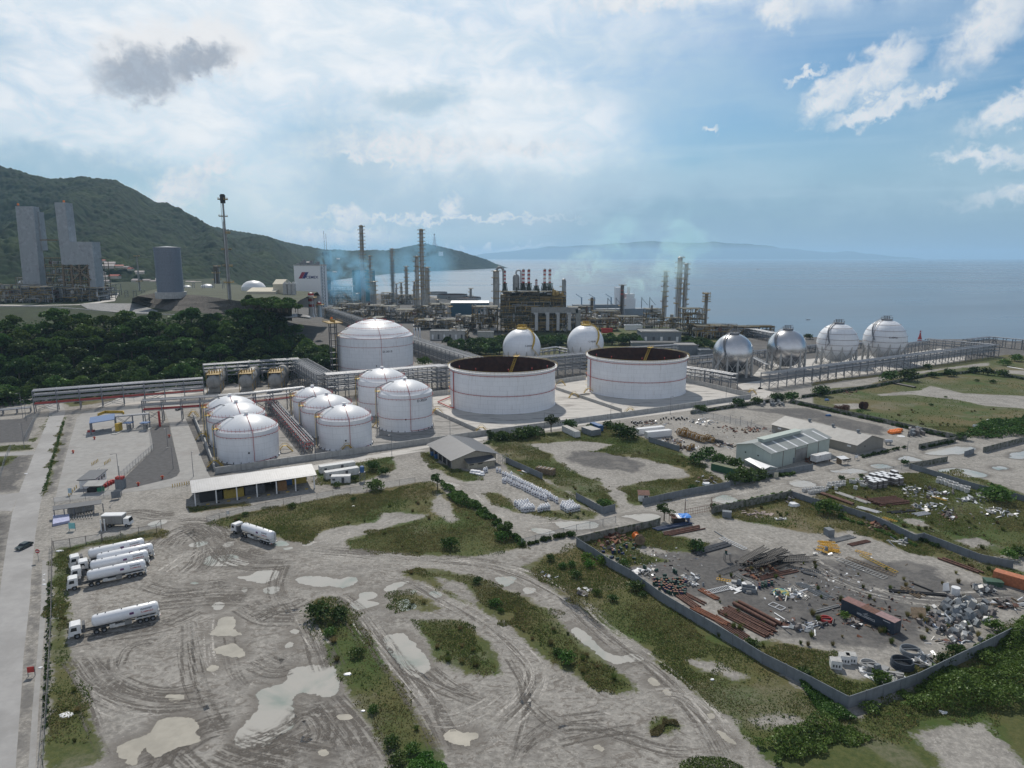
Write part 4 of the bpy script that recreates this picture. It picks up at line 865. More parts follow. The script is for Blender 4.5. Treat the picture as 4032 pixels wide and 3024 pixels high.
def cone_tank(r, cx, yf, hw, yrim, yapex, label, txt=None, ta=.45, rings=(.86,), roofrings=(.97,), big=False, rail=True, seed=0, tz=.72, tw=5.2, ts=.5):
 C, R = solve_cyl(r, cx, yf, hw); d = Vector((C.x, C.y, 0)).normalized(); H = zat(r, yrim, (C-d*R).y); A = zat(r, yapex, C.y); A = min(max(A, H+R*.22), H+R*.42)
 t = thing('dome_roof_tank', label, 'storage tank', C); f = facing(C)
 m = MB(); m.lathe([(R+.3,0),(R+.3,.35),(R, .4),(R, H)],72); m.build('shell', M_white, t, True)
 rise = A-H; Rs = (R*R+rise*rise)/(2*rise); th = math.asin(R/Rs)
 prof = [(R+.12, H-.05)]+[(Rs*math.sin(th*(1-k/12)), A-Rs+Rs*math.cos(th*(1-k/12))) for k in range(13)]; prof[-1] = (.01, A)
 m = MB(); m.lathe(prof, 72); rf = m.build('roof', M_roofw, t, True)
 roofz = lambda rr: A-Rs+math.sqrt(max(Rs*Rs-rr*rr, 0))
 m = MB(); m.cyl((0,0, A-.2),(0,0, A+.8),.7, n=12); m.cyl((0,0, A+.8),(0,0, A+1.0),.9, n=12); m.build('vent', M_white2, rf)
 for zf in rings:
  m = MB(); m.ring((0,0, H*zf), R+.45,.08,72,5)
  for i in range(40): a = 2*math.pi*i/40; m.bar((R*math.cos(a), R*math.sin(a), H*zf-.45),((R+.6)*math.cos(a),(R+.6)*math.sin(a), H*zf+.1),.07)
  m.build('water_ring', M_red, t, True)
 for rr in roofrings:
  q = R*rr; z = roofz(q)+.5; m = MB(); m.ring((0,0, z), q, .07,64,4)
  for i in range(44): a = 2*math.pi*i/44; m.bar((q*math.cos(a), q*math.sin(a), z-.6),((q+.3)*math.cos(a),(q+.3)*math.sin(a), z+(1.0 if rail else .4)),.06)
  m.build('roof_water_ring', M_red, t)
 a = f+ta*.35; m = MB(); pts = [Vector((R*k*math.cos(a-.1*(1-k)), R*k*math.sin(a-.1*(1-k)), roofz(R*k)+.25)) for k in (.05,.3,.55,.8,.99)]
 pts += [Vector(((R+.35)*math.cos(a),(R+.35)*math.sin(a), z)) for z in (H-.3,.6)]; m.tube(pts, .09,6)
 for i in range(12): a2 = a+i*.07; a3 = a+(i+1)*.07; m.cyl(((R+.35)*math.cos(a2),(R+.35)*math.sin(a2),.5),((R+.35)*math.cos(a3),(R+.35)*math.sin(a3),.5),.11, n=6)
 m.build('riser_pipe', M_red, t)
 a = f-1.35 if not big else f-1.3; q = Vector((R*.98*math.cos(a), R*.98*math.sin(a), H)); m = MB(); m.box(q.x, q.y, H+.6,3.2,2.4,.15, a)
 for i in range(8): b_ = a+i*.785; p = q+Vector((math.cos(b_)*1.5, math.sin(b_)*1.3,.7)); m.bar(p, p+Vector((0,0,1.1)),.08)
 m.ring((q.x, q.y, H+1.8),1.5,.05,16,4); m.build('rim_platform', M_yel, t)
 m = MB(); up = Vector((0,0,1)); o = Vector(((R+.8)*math.cos(a),(R+.8)*math.sin(a),0))
 m.tube([o+up*.5, o+up*(H+2.4), Vector((R*.55*math.cos(a), R*.55*math.sin(a), H+2.6+rise*.4)), Vector((R*.4*math.cos(a), R*.4*math.sin(a), roofz(R*.4)))],.22,8); m.build('vapour_pipe', M_pipeg, t, True)
 m = MB()
 for s_ in (-.35,.35): o2 = Vector((-math.sin(a), math.cos(a),0))*s_; m.bar(o*1.04+o2, o*1.04+o2+up*(H+1.5),.07)
 for i in range(int(H/.6)): z = .4+i*.6; m.bar(o*1.04-Vector((-math.sin(a), math.cos(a),0))*.35+up*z, o*1.04+Vector((-math.sin(a), math.cos(a),0))*.35+up*z, .05)
 m.build('ladder', M_yel, t)
 m = MB(); n_ = 26
 for i in range(n_): a2 = 2*math.pi*i/n_; m.box((R+.35)*math.cos(a2),(R+.35)*math.sin(a2),0,.35,.2,.7, a2)
 m.build('anchor_chair', M_dark, t)
 q = Vector(((R+.03)*math.cos(f+.0),(R+.03)*math.sin(f+.0), H*.35)); m = MB(); m.cyl(q, q*1.02,.35, n=8); m.build('gauge_hatch', M_blk, t)
 if txt:
  m = MB(); rim_text(m, txt, R, f+ts, H*tz, tw, tw*.2); m.build('lettering', M_chr, t)
 return t, C, R, H, A, f
T1 = open_tank('H', 700,612,383,308, 'open-topped white tank with rusty inside, the nearer of two')
T2 = open_tank('H', 1662,500,357,222, 'open-topped white tank with rusty inside, the farther right one of two')
cone_tank('F', 570,1258,233,1018,848, 'white domed tank nearest the open shed, front left of the small tanks')
cone_tank('F', 488,1138,212,905,752, 'white domed tank directly behind the front left small tank')
cone_tank('F', 436,1040,190,838,712, 'white domed tank hidden at the back of the left row of three')
cone_tank('F', 1334,1158,207,925,762, 'white domed tank at the front of the middle row by the bund wall')
cone_tank('F', 1195,1052,196,832,678, 'white domed tank second in the middle row of small tanks')
cone_tank('F', 1082,950,155,745,650, 'narrow white domed tank at the back of the middle row')
cone_tank('F', 1808,1010,213,722,582, 'white domed tank lettered D-3023A left of the open-topped tanks', 'D-3023A', .5,(.9,.36),(.9,), tz=.80, ts=.68, tw=5.6)
cone_tank('F', 1630,880,193,615,503, 'white domed tank half hidden behind the tank lettered D-3023A', None, .5,(.86,.36),(.9,))
tt, C, R, H, A, f = cone_tank('F', 1578,600,292,270,107, 'largest domed tank with red roof rings, lettered D-3013', 'D-3013', .4,(1.0,.79,.27),(.93,.72,.5,.3), True, False, tz=.66, ts=.30, tw=6.0)
m = MB(); a = f-1.28; base = Vector(((R+3.5)*math.cos(a),(R+3.5)*math.sin(a),0)); Tn = Vector((-math.sin(a), math.cos(a),0)); Nn = Vector((math.cos(a), math.sin(a),0))
for i in (-1,1):
 for j in (-1,1): m.bar(base+Tn*i*2.2+Nn*j*1.8, base+Tn*i*2.2+Nn*j*1.8+Vector((0,0, H+9)),.5)
for k in range(1,9): z = k*(H+6)/8; m.box(base.x, base.y, z, 4.2,5,.18, a, 0)
m.build('access_tower', M_dark, tt)
m = MB(); m.box(base.x, base.y, H+9,9,16,.5, a)
for i in range(9):
 for j in (-1,1): p = base+Tn*(i-4)*1.9+Nn*j*4.4+Vector((0,0, H+9.5)); m.bar(p, p+Vector((0,0,1.3)),.12)
for j in (-1,1): m.bar(base-Tn*7.6+Nn*j*4.4+Vector((0,0, H+10.8)), base+Tn*7.6+Nn*j*4.4+Vector((0,0, H+10.8)),.12)
for i in range(5): m.cyl(base+Tn*(i*2.6-5)+Vector((0,0, H+9.5)), base+Tn*(i*2.6-5)+Vector((0,0, H+11.2)),.5, n=8)
m.build('top_platform', M_refyel, tt)
m = MB(); m.cyl(base-Tn*4+Vector((0,0, H+11.5)), base-Tn*1.6+Vector((0,0, H+11.7)),.2,.75,10); m.build('windsock', M_orange, tt)
# sphere tanks
def sphere_tank(r, cx, cy, hw, label, m_s, txt=None, rings=False, stair=None, legs=True, top=True):
 k = ZR[r][2]; lo, hi = 200.0,900.0
 for _ in range(40):
  Y = (lo+hi)/2; p = gd(r, cx, cy, Y); R = hw/k*pxm(p)
  if p.z > R+1.8: lo = Y
  else: hi = Y
 p = gd(r, cx, cy, Y); R = hw/k*pxm(p)*.985; f = math.atan2(-p.y, -p.x); t = thing('sphere_tank', label, 'sphere tank', (p.x, p.y, 0)); zc = R+1.8
 m = MB(); n = 28; m.lathe([(max(.01, R*math.sin(math.pi*i/n)), zc+R*math.cos(math.pi*i/n)) for i in range(n+1)],56); m.build('sphere', m_s, t, True)
 N = 12; lr = R*.965; pts = [(lr*math.cos(2*math.pi*(i+.5)/N+f), lr*math.sin(2*math.pi*(i+.5)/N+f)) for i in range(N)]
 lm = MB().cyl((0,0,0),(0,0, zc*.55),.75,.75,8).cyl((0,0, zc*.55),(0,0, zc*1.12),.75,.2,8).mesh('leg', M_wallc, True)
 for x, y in pts: link('leg', lm, t, (x, y, 0))
 for i in range(N):
  a, c = Vector((*pts[i],0)), Vector((*pts[(i+1) % N],0)); up = Vector((0,0, zc*.72)); m = MB(); m.bar(a+Vector((0,0,.8)), c+up, .28); m.bar(c+Vector((0,0,.8)), a+up, .28); m.build('brace', M_wallc, t)
 if rings:
  m = MB()
  for q in (.78,.5,.22,-.05,-.32): rr = math.sqrt(1-q*q)*R+.3; m.ring((0,0, zc+q*R), rr, .09,56,4)
  m.build('water_ring', M_rust, t)
  m = MB(); a = f-.55; m.tube([Vector(((R+.3)*math.cos(e)*math.cos(a),(R+.3)*math.cos(e)*math.sin(a), zc+(R+.3)*math.sin(e))) for e in np.linspace(-.35,1.5,16)],.11,5); m.build('riser_pipe', M_rust, t)
 m = MB(); m.cyl((0,0, zc+R*.97),(0,0, zc+R+.5), R*.26, n=20)
 for i in range(12): a = i*math.pi/6; m.bar((R*.26*math.cos(a), R*.26*math.sin(a), zc+R),(R*.26*math.cos(a), R*.26*math.sin(a), zc+R+1.8),.12)
 m.ring((0,0, zc+R+1.8), R*.26,.08,20,4)
 for i in range(4): m.cyl((i*1.2-1.8,.5, zc+R),(i*1.2-1.8,.5, zc+R+2.6),.28, n=7)
 m.bar((-R*.2,0, zc+R+2.7),(R*.25,0, zc+R+2.7),.25); m.build('top_platform', M_yel if not rings and m_s is not M_silver else M_steel, t)
 s_ = 1 if stair is None else stair
 pts = []
 for i in range(22):
  u = i/21; e = 1.5-1.45*u; a = f+s_*(.9-.55*u) if u else f+s_*.9; rr = R+.7
  pts.append(Vector((rr*math.cos(e)*math.cos(a), rr*math.cos(e)*math.sin(a), zc+rr*math.sin(e))))
 a = f+s_*.30; pts += [pts[-1].lerp(Vector(((R+8)*math.cos(f+s_*.75),(R+8)*math.sin(f+s_*.75),.3)), q) for q in (.33,.66,1)]
 m = MB()
 for a_, c_ in zip(pts[:-1], pts[1:]): m.bar(a_, c_, 1.0,.18); n_ = (c_-a_).cross(Vector((0,0,1))).normalized()*.5; m.bar(a_+n_+Vector((0,0,1)), c_+n_+Vector((0,0,1)),.1); m.bar(a_-n_+Vector((0,0,1)), c_-n_+Vector((0,0,1)),.1)
 m.build('stair', M_steel if m_s is not M_white or rings else M_yel, t)
 if txt:
  vs, fs = text_geo(txt, True); m = MB(); V = []; w = R*.42
  for a_, c_ in vs: t_ = f+.38-(.5-a_)*w/R; e = .16+c_*w*.2/R; V.append(((R+.06)*math.cos(e)*math.cos(t_),(R+.06)*math.cos(e)*math.sin(t_), zc+(R+.06)*math.sin(e)))
  m.add(V, fs); m.build('lettering', M_chr, t)
 return t, R
sphere_tank('D', 443,446,121, 'silver sphere tank nearest the open-topped tanks', M_silver, stair=-1)
sphere_tank('D', 769,416,116, 'silver sphere tank between the other silver sphere and the white ones', M_silver, stair=-1.35)
sphere_tank('D', 1077,382,119, 'white ringed sphere tank beside the silver spheres', M_white, None, True, -1)
sphere_tank('D', 1366,364,123, 'white ringed sphere tank farthest right, lettered C-3073A', M_white, 'C-3073A', True, -1.3)
sphere_tank('C', 341,1033,168, 'white sphere tank lettered C-2023A behind the open-topped tank', M_white, 'C-2023A', stair=1.5)
sphere_tank('C', 896,995,161, 'white sphere tank lettered C-3023B left of the grey block building', M_white, 'C-3023B', stair=1.7)
# pipe racks
def rack(pts, w, h, label, levels=3, npipe=6, gap=6.0, m_p=None, redlevel=None, name='pipe_rack', topb=True, braces=True, zb=0.0, pr=.17, cols=2):
 """pts: world centreline (Vector, ground level)"""
 P = [Vector((p.x, p.y, 0)) for p in pts]; o = P[0].copy(); o.z = zb; t = thing(name, label, 'pipe rack', o); nf = 0
 fb = MB(); lv = [h-(k)*min(2.2,(h-3.2)/max(levels-1,1)) for k in range(levels)]
 for i in range(cols):
  y = -w/2+w*i/(cols-1); fb.bar((0, y, 0),(0, y, h+.3),.38)
 for z in lv: fb.bar((0,-w/2, z-.2),(0, w/2, z-.2),.3,.35)
 fb.bar((0,-w/2,1.2),(0, w/2, lv[-1]-.4),.14); fm_ = fb.mesh('frame', M_steel)
 rg = random.Random(len(label)); over = MB()
 for a, c in zip(P[:-1], P[1:]):
  d = c-a; L = d.length; d.normalize(); an = math.atan2(d.y, d.x); k = max(1, round(L/gap)); n_ = Vector((-d.y, d.x, 0))
  for i in range(k+1):
   q = a+d*(L*i/k)-o; q.z = 0
   if nf < 90: link('frame', fm_, t, q, an); nf += 1
  for side in (-1,1):
   m = MB()
   for z in lv: m.bar(a-o+n_*side*w/2+Vector((0,0, z-zb*0)), c-o+n_*side*w/2+Vector((0,0, z)),.22,.3)
   if braces:
    for i in range(0, k, 3): q0 = a-o+d*(L*i/k)+n_*side*w/2; q1 = a-o+d*(L*(i+1)/k)+n_*side*w/2; m.bar(q0+Vector((0,0,.5)), q1+Vector((0,0, lv[-1])),.16); m.bar(q1+Vector((0,0,.5)), q0+Vector((0,0, lv[-1])),.16)
   for v in [v for v in m.v][:0]: pass
   ob = m.build('side_beam', M_steel, t)
  for li, z in enumerate(lv):
   for j in range(npipe):
    r_ = pr*rg.uniform(.5,1.15); off = (-w/2+.5)+(w-1)*j/max(npipe-1,1)+rg.uniform(-.1,.1)
    mt = M_pipe if rg.random() < (.75 if li == 0 else .35) else M_pipeg
    if redlevel is not None and li == redlevel: mt = M_red
    zz = z+r_+.02
    MB().cyl(a-o+n_*off+Vector((0,0, zz)), c-o+n_*off+Vector((0,0, zz)), r_, n=8).build('pipe', mt, t, True)
 return t
def wl(r, pts, z): return [g(r, a, c, z) for a, c in pts]      # rack top traced at height z
# pipe racks in place
rack(wl('E', [(285,748),(1250,676),(1765,640)],11),6,11, 'grey pipe bridge with red lower beams crossing the main road', 4,6,9, redlevel=3)
rack(wl('F', [(200,475),(560,452),(960,428)],12.5),7,12.5, 'tall pipe rack at the foot of the wooded slope', 4,7,7)
rack(wl('F', [(960,430),(1170,550)],12.8),10,12.8, 'wide pipe rack section stepping towards the small tanks', 4,12,6)
rack(wl('F', [(1170,552),(1650,515),(2100,478)],13),8,13, 'tall multi-level pipe rack in front of the largest domed tank', 5,8,6)
rack(wl('H', [(205,264),(1290,168)],13),8,13, 'tall multi-level pipe rack running behind the open-topped tanks', 5,8,6)
rack(wl('D', [(110,528),(290,552),(452,580)],8.7),6,8.7, 'pipe rack right of the farther open-topped tank', 3,7,6)
rack(wl('D', [(640,573),(1000,525),(1500,462),(2040,396)],8.9),6,8.9, 'long pipe rack in front of the sphere tanks', 3,6,8)
rack(wl('B', [(592,898),(1000,1030),(1387,1175)]+[(2060,1380)],11.5),9,11.5, 'long diagonal pipe rack from the refinery to the open-topped tanks', 5,8,8)
rack(wl('E', [(1240,832),(1900,792),(2212,765)],10.6)+wl('F', [(1000,652)],10.6),5,10.6, 'pipe bridge above the service road beside the small tanks', 3,5,9, redlevel=2)
rack(wl('F', [(722,728),(1042,1082)],5.0),4,5.0, 'low pipe rack between the two groups of small tanks', 2,4,5, redlevel=1)
rack(wl('C', [(505,1052),(650,1030),(890,1082)],9),4,9, 'short pipe rack between the two lettered white spheres', 2,4,7)
rack(wl('C', [(1000,1052),(1700,1010)],10),5,10, 'pipe rack in front of the grey block building', 3,5,7)
rack(wl('D', [(1488,396),(1618,374)],8),5,8, 'pipe rack right of the farthest sphere tank', 2,5,6)
rack(wl('D', [(1620,362),(1840,380),(2030,397)],9),6,9, 'pipe rack crossing behind the end of the long rack', 3,5,7)
rack(wl('D', [(1860,366),(2005,350),(2040,352),(2212,368),(2400,382)],8),5,8, 'farthest pipe rack along the shore at the right edge', 2,5,7)
rack(wl('D', [(180,470),(620,432),(960,398)],5),5,5, 'low pipe rack behind the silver spheres', 2,5,7)
rack(wl('D', [(900,412),(1240,384),(1490,402)],4),4,4, 'low pipe rack behind the white ringed spheres', 2,4,7)
rack(wl('D', [(560,300),(340,290),(180,280)],8),9,8, 'brown pipe rack near the shore behind the silver spheres', 3,9,7)
rack(wl('D', [(560,300),(700,328)],8),9,8, 'grey pipe rack between the silver spheres and the shore', 3,9,7)
rack(wl('G', [(940,290),(1215,266)],6),2.5,6, 'narrow pipe rack feeding the tanker loading bays', 1,4,6)
rack(wl('E', [(-100,925),(265,892)],2.5),4,2.5, 'low pipe track at the left edge beside the road', 1,7,6)
rack(wl('F', [(1445,530),(1475,690)],9),3,9, 'pipe riser rack beside the half hidden domed tank', 2,4,6)
rack(wl('D', [(240,505),(560,470),(660,520)],4),4,4, 'low pipes on sleepers around the silver spheres', 1,5,6)
rack([gd('A', 870,912,760)-Vector((0,0,7)), gd('A', 1385,908,760)-Vector((0,0,7))],6,8, 'pipe rack on the terrace between the tall slabs and the grey silo', 3,6,10, zb=31)
rack([gd('A', 1600,952,700), gd('A', 1945,948,700)],4,6, 'pipe rack on the terrace right of the grey silo', 2,5,9, zb=44)
m = MB()
for k in range(4): m.tube([g('F', 455,60+k*6,33)+Vector((0,0,2.5)), g('F', 475,95+k*2,31), g('F', 800,92+k*4,30), g('F', 950,76+k*6,30), g('F', 1050,96+k*3,30)],.7,8)
tag(m.build('pipeline', M_pipe, None, True), 'thick silver pipeline along the top edge of the wooded slope', 'pipeline')
for i, (x, y, l) in enumerate([(290,672, 'grey horizontal pressure vessel with yellow platforms, leftmost of three'),(545,664, 'grey horizontal pressure vessel with yellow platforms, middle of three'),(775,655, 'grey horizontal pressure vessel with yellow platforms, rightmost of three')]):
 p = g('F', x, y+28,0); t = thing('pressure_vessel', l, 'pressure vessel', p, math.atan2(p.y, p.x)-math.pi/2-.15)
 R = 3.9; m = MB(); pr_ = [(R*math.cos(a),-R*.5*math.sin(a)) for a in np.linspace(math.pi/2-.01,0,7)]+[(R, 34)]+[(R*math.cos(a),34+R*.5*math.sin(a)) for a in np.linspace(.1, math.pi/2-.01,6)]
 m.lathe(pr_, 28,(0,0,6.2), axis='y'); m.build('shell', M_vess, t, True)
 for y in (4,17,30): MB().box(0, y, 0,6.5,1.2,4).build('saddle', M_wallc, t)
 m = MB()
 for z in (10.4,): m.box(0,6, z, 7,12,.2)
 for k in range(7):
  for sx in (-1,1): m.bar((sx*3.4, k*2,10.4),(sx*3.4, k*2,11.7),.12)
 for sx in (-1,1): m.bar((sx*3.4,0,11.7),(sx*3.4,12,11.7),.12); m.bar((sx*3.6,0,0),(sx*3.6,0,11),.3); m.bar((sx*3.6,11,0),(sx*3.6,11,11),.3)
 for k in range(5): m.cyl((k*1.2-2.4,4+k, 10),(k*1.2-2.4,4+k, 12.5),.35, n=8)
 m.build('platform', M_refyel, t)
# refinery columns
def column(r, x, yt, yb, hw, label, m_=None, zb=0.0, plats=None, bands=None, hook=False, name='distillation_column', cat='refinery column', head=None, Y=None, topw=1.0):
 p = g(r, x, yb, zb) if Y is None else gd(r, x, yb, Y); p.z = zb; H = zat(r, yt, p.y)-zb; p.x = gd(r, x, yt, p.y).x; R = hw/ZR[r][2]*pxm(p); rg = random.Random(int(x*7+yt)); t = thing(name, label, cat, p)
 m = MB(); m.lathe([(R*1.25,0),(R*1.05,4),(R, 4),(R*topw, H*.985),(R*.6*topw, H),(.01, H+.4)],20); m.build('shell', m_ or M_col, t, True)
 if bands:
  for k in range(len(bands)): m = MB(); a, c = bands[k]; m.lathe([(R*1.02, H*a),(R*1.02, H*c)],20); m.build('red_band', M_red, t, True)
 n = plats if plats is not None else max(3, int(H/7))
 for k in range(n):
  z = H*(.28+.70*k/max(n-1,1)) if n > 1 else H*.8
  a0 = rg.uniform(0,6.28); a1 = a0+rg.uniform(2.5,5.5); m = MB(); ro = R+2.8
  m.lathe([(R, z),(ro, z),(ro, z+.55),(R, z+.55)],12, a0=a0, a1=a1)
  for i in range(9): a = a0+(a1-a0)*i/8; m.bar((ro*math.cos(a), ro*math.sin(a), z),(ro*math.cos(a), ro*math.sin(a), z+1.3),.14)
  m.ring((0,0, z+1.3), ro, .09,12,4,0, a0, a1); m.build('platform', M_refyel, t)
 for i in range(3):
  a = rg.uniform(2.6,6.6); o = Vector((math.cos(a), math.sin(a),0))*(R+.7); m = MB(); z1 = H*rg.uniform(.55,.99)
  m.tube([o*1.5, o+Vector((0,0,4)), o+Vector((0,0, z1)), o*.4+Vector((0,0, z1+.8))], rg.uniform(.2,.5),7); m.build('side_pipe', M_pipe if i else M_vess, t, True)
 m = MB(); a = rg.uniform(3.4,5.8); o = Vector((math.cos(a), math.sin(a),0))*(R+.9); tn = Vector((-math.sin(a), math.cos(a),0))*.35
 m.bar(o+tn, o+tn+Vector((0,0, H+1)),.12); m.bar(o-tn, o-tn+Vector((0,0, H+1)),.12); m.build('ladder', M_refst, t)
 if hook:
  m = MB(); rr = R*1.1; m.tube([Vector((rr*1.1-rr*1.1*math.cos(a),0, H-R*.5+rr*1.4*math.sin(a))) for a in np.linspace(0, math.pi, 9)]+[Vector((rr*2.2,0,2))], R*.42,12); m.build('overhead_duct', M_vess, t, True)
 if head:
  m = MB(); z = H-1
  for k in range(3): m.box(0,0, z-k*R*1.6, R*4.2, R*4.2,.3)
  for i in range(8): a = i*math.pi/4; m.bar((R*2.1*math.cos(a), R*2.1*math.sin(a), z-R*3.2),(R*2.1*math.cos(a), R*2.1*math.sin(a), z+2),.25)
  m.build('head_frame', M_refyel, t)
 return t, p, R, H
RC = [('B', 932,190,880,17, 'tallest refinery column left of the blue clad tower'),('B', 1007,455,862,11, 'slim refinery column just right of the tallest left column'),('B', 1045,680,900,17, 'short fat column at the foot of the blue clad tower'),
 ('B', 1199,392,840,12, 'refinery column with an orange tip standing alone before the bay'),('B', 1326,548,862,11, 'middling refinery column left of the tall paired columns'),('B', 1282,690,862,8, 'smallest brownish column before the bay'),
 ('B', 1418,460,980,15, 'dark column directly left of the tall paired column'),('B', 1456,222,920,17, 'tall double column in front of the statue headland'),('B', 1502,556,925,18, 'thick pale column right of the tall double column'),('B', 1397,682,900,9, 'thin short column behind the dark column'),
 ('B', 895,785,880,14, 'stubby ringed column below the blue clad tower'),('B', 835,825,876,9, 'tiny column beside the stubby ringed column'),('B', 1888,742,832,10, 'small column at the shore right of the rusty-rimmed tanks'),
 ('C', 1595,368,800,13, 'leftmost slim column of the right-hand unit by the bay'),('C', 1722,245,810,20, 'tallest column of the right-hand unit by the bay'),('C', 1778,302,800,14, 'column standing close right of the tallest bay-side column')]
for r, x, yt, yb, hw, l in RC: column(r, x, yt, yb, hw, l)
column('B', 1240,700,880,6, 'thin brown column among the low units'); column('B', 1600,840,940,8, 'short column left of the dark blue shed'); column('B', 1700,900,1060,10, 'short vessel column before the dark blue shed')
column('C', 1953,560,870,15, 'column with a square caged head beside the silver sphere', head=True, plats=4)
column('C', 118,365,700,27, 'fat grey column with a hooked overhead duct at the left of the reactor block', hook=True, plats=5)
column('C', 708,438,790,16, 'grey stack with spiral strakes at the right of the reactor block', M_vess, plats=1, name='chimney', cat='chimney')
column('C', 1219,490,745,15, 'black-topped chimney trailing smoke over the bay', mat('sooty_steel', (.06,.04,.035),.8, var=.4, vs=.15), plats=2, name='chimney', cat='chimney', bands=[(.66,.72),(.80,.83)])
column('C', 953,600,720,13, 'short brown chimney with a bent top left of the black one', M_refst, plats=1, name='chimney', cat='chimney')
column('B', 494,782,992,24, 'thick chimney with dark red and white bands by the white tower', M_white2, zb=24, plats=1, bands=[(.90,1.0),(.66,.77),(.43,.54)], name='chimney', cat='chimney')
column('B', 567,862,990,17, 'short chimney with a dark red top and pale blue bands', mat('pale_blue_band', (.45,.55,.62),.6), zb=20, plats=1, bands=[(.85,1.0)], name='chimney', cat='chimney')
column('A', 1938,170,1195,10, 'tall thin flare stack with a black tip above the wooded slope', M_vess, zb=31, plats=6, name='flare_stack', cat='flare stack', topw=.75)
t, p, R, H = column('A', 1190,678,905,5, 'thin distant flare stack at the hill foot', M_vess, zb=31, plats=2, name='flare_stack', cat='flare stack', Y=900)
p = g('A', 2025,1195,31); z = zat('A', 150, p.y); p.x = gd('A', 1938,170, p.y).x; m = MB(); m.cyl((p.x, p.y, z-6),(p.x, p.y, z),1.8,2.0,10); m.cyl((p.x, p.y, z),(p.x, p.y, z+.6),1.2,1.6,10)
o = m.build('flare_tip', M_blk, None); tag(o, 'black burner tip on the tall flare stack', 'flare tip')
# open process structures
def unit(p, w, d, h, floors, label, rot=0.0, seed=1, z=0.0, dens=1.0, colr=None, vess=True, name='process_unit', pal=None):
 rg = random.Random(seed); t = thing(name, label, 'process unit', (p.x, p.y, z), rot); nx = max(2, int(w/7)+1); nyy = max(2, int(d/8)+1); cm = colr or M_refst
 m = MB()
 for i in range(nx):
  for j in range(nyy): x, y = -w/2+w*i/(nx-1),-d/2+d*j/(nyy-1); m.bar((x, y, 0),(x, y, h*rg.uniform(.88,1.0)),.5)
 for k in range(1, floors+1):
  zz = h*k/floors*.97
  for i in range(nx): x = -w/2+w*i/(nx-1); m.bar((x, -d/2, zz),(x, d/2, zz),.35)
  for j in range(nyy): y = -d/2+d*j/(nyy-1); m.bar((-w/2, y, zz),(w/2, y, zz),.35)
  for i in range(nx-1):
   if rg.random() < .45: x0, x1 = -w/2+w*i/(nx-1),-w/2+w*(i+1)/(nx-1); z0 = h*(k-1)/floors*.97; m.bar((x0,-d/2, z0),(x1,-d/2, zz),.25)
 m.build('frame', cm, t)
 for k in range(1, floors+1):
  zz = h*k/floors*.97; m = MB(); m.box(rg.uniform(-.1,.1)*w, 0, zz+.15, w*rg.uniform(.7,1), d*.98,.15); m.build('deck', M_refgrn, t)
  m = MB()
  for zz2 in (.7,1.2): m.bar((-w/2,-d/2-.3, zz+zz2),(w/2,-d/2-.3, zz+zz2),.12); m.bar((-w/2-.3,-d/2, zz+zz2),(-w/2-.3, d/2, zz+zz2),.12)
  for i in range(int(w/2)): m.bar((-w/2+2*i, -d/2-.3, zz),(-w/2+2*i, -d/2-.3, zz+1.2),.12)
  m.build('railing', M_refyel, t)
 m = MB()
 for k in range(floors):
  x0 = w*rg.uniform(-.45,.3); z0, z1 = h*k/floors, h*(k+1)/floors*.97; m.bar((x0,-d/2-1, z0),(x0+5,-d/2-1, z1),1.1,.2); m.bar((x0,-d/2-1.5, z0+1.2),(x0+5,-d/2-1.5, z1+1.2),.12)
 m.build('stair', M_refyel, t)
 if vess:
  for i in range(int((3+w*h/130)*dens)):
   k = rg.randrange(floors); z0 = h*k/floors+.8; R = rg.uniform(.8,2.0); x = rg.uniform(-.45,.45)*w; y = rg.uniform(-.5,.1)*d; m = MB(); q = rg.random()
   if q < .45: L = rg.uniform(4,9); m.cyl((x-L/2, y, z0+R+.5),(x+L/2, y, z0+R+.5), R, n=14)
   elif q < .8: m.cyl((x, y, z0),(x, y, z0+rg.uniform(4,9)), R, n=14)
   else: m.cyl((x, y-3, z0+R+.5),(x, y+4, z0+R+.5), R, n=14)
   m.build('vessel', rg.choice(pal or [M_vess, M_vess, M_col, M_rust, M_pipe]), t, True)
 for i in range(int((5+w*h/70)*dens)):
  x = rg.uniform(-.5,.5)*w; y = -d/2-rg.uniform(-1.5,.8); z0 = rg.uniform(.3, h*.8); L = rg.uniform(4, w*.6); r_ = rg.uniform(.12,.42); m = MB()
  pts = [Vector((x, y, z0)), Vector((x, y, z0+rg.uniform(2,6)))]; x2 = max(-w/2, min(w/2, x+rg.choice((-1,1))*L)); pts += [Vector((x2, y, pts[-1].z)), Vector((x2, y, max(.2, pts[-1].z-rg.uniform(2,8))))]
  if rg.random() < .3: pts.append(pts[-1]+Vector((0, d*.6,0)))
  m.tube(pts, r_, 7); m.build('pipe_run', rg.choice(pal or [M_pipe, M_col, M_vess, M_refyel, M_refst, M_refyel]), t, True)
 return t
def unit_at(r, x0, x1, yb, yt, d, floors, label, seed, zb=0.0, **k):
 a, c = g(r, x0, yb, zb), g(r, x1, yb, zb); h = zat(r, yt, a.y)-zb; mid = (a+c)/2; w = (c-a).length
 return unit(Vector((mid.x, mid.y+d/2, zb)), w, d, h, floors, label, 0, seed, zb, **k)
blk = unit_at('C', 158,722,905,545,26,8, 'big open reactor block of green and yellow steel floors', 3, dens=6, colr=M_refst, pal=[M_refst, M_refgrn, M_refyel, M_vess, M_refst, M_refgrn, M_refyel])
a = g('C', 158,905); c = g('C', 722,905); Hb = zat('C', 545, a.y); wB = c.x-a.x; px = lambda q: a.x+(c.x-a.x)*(q-158)/(722-158)
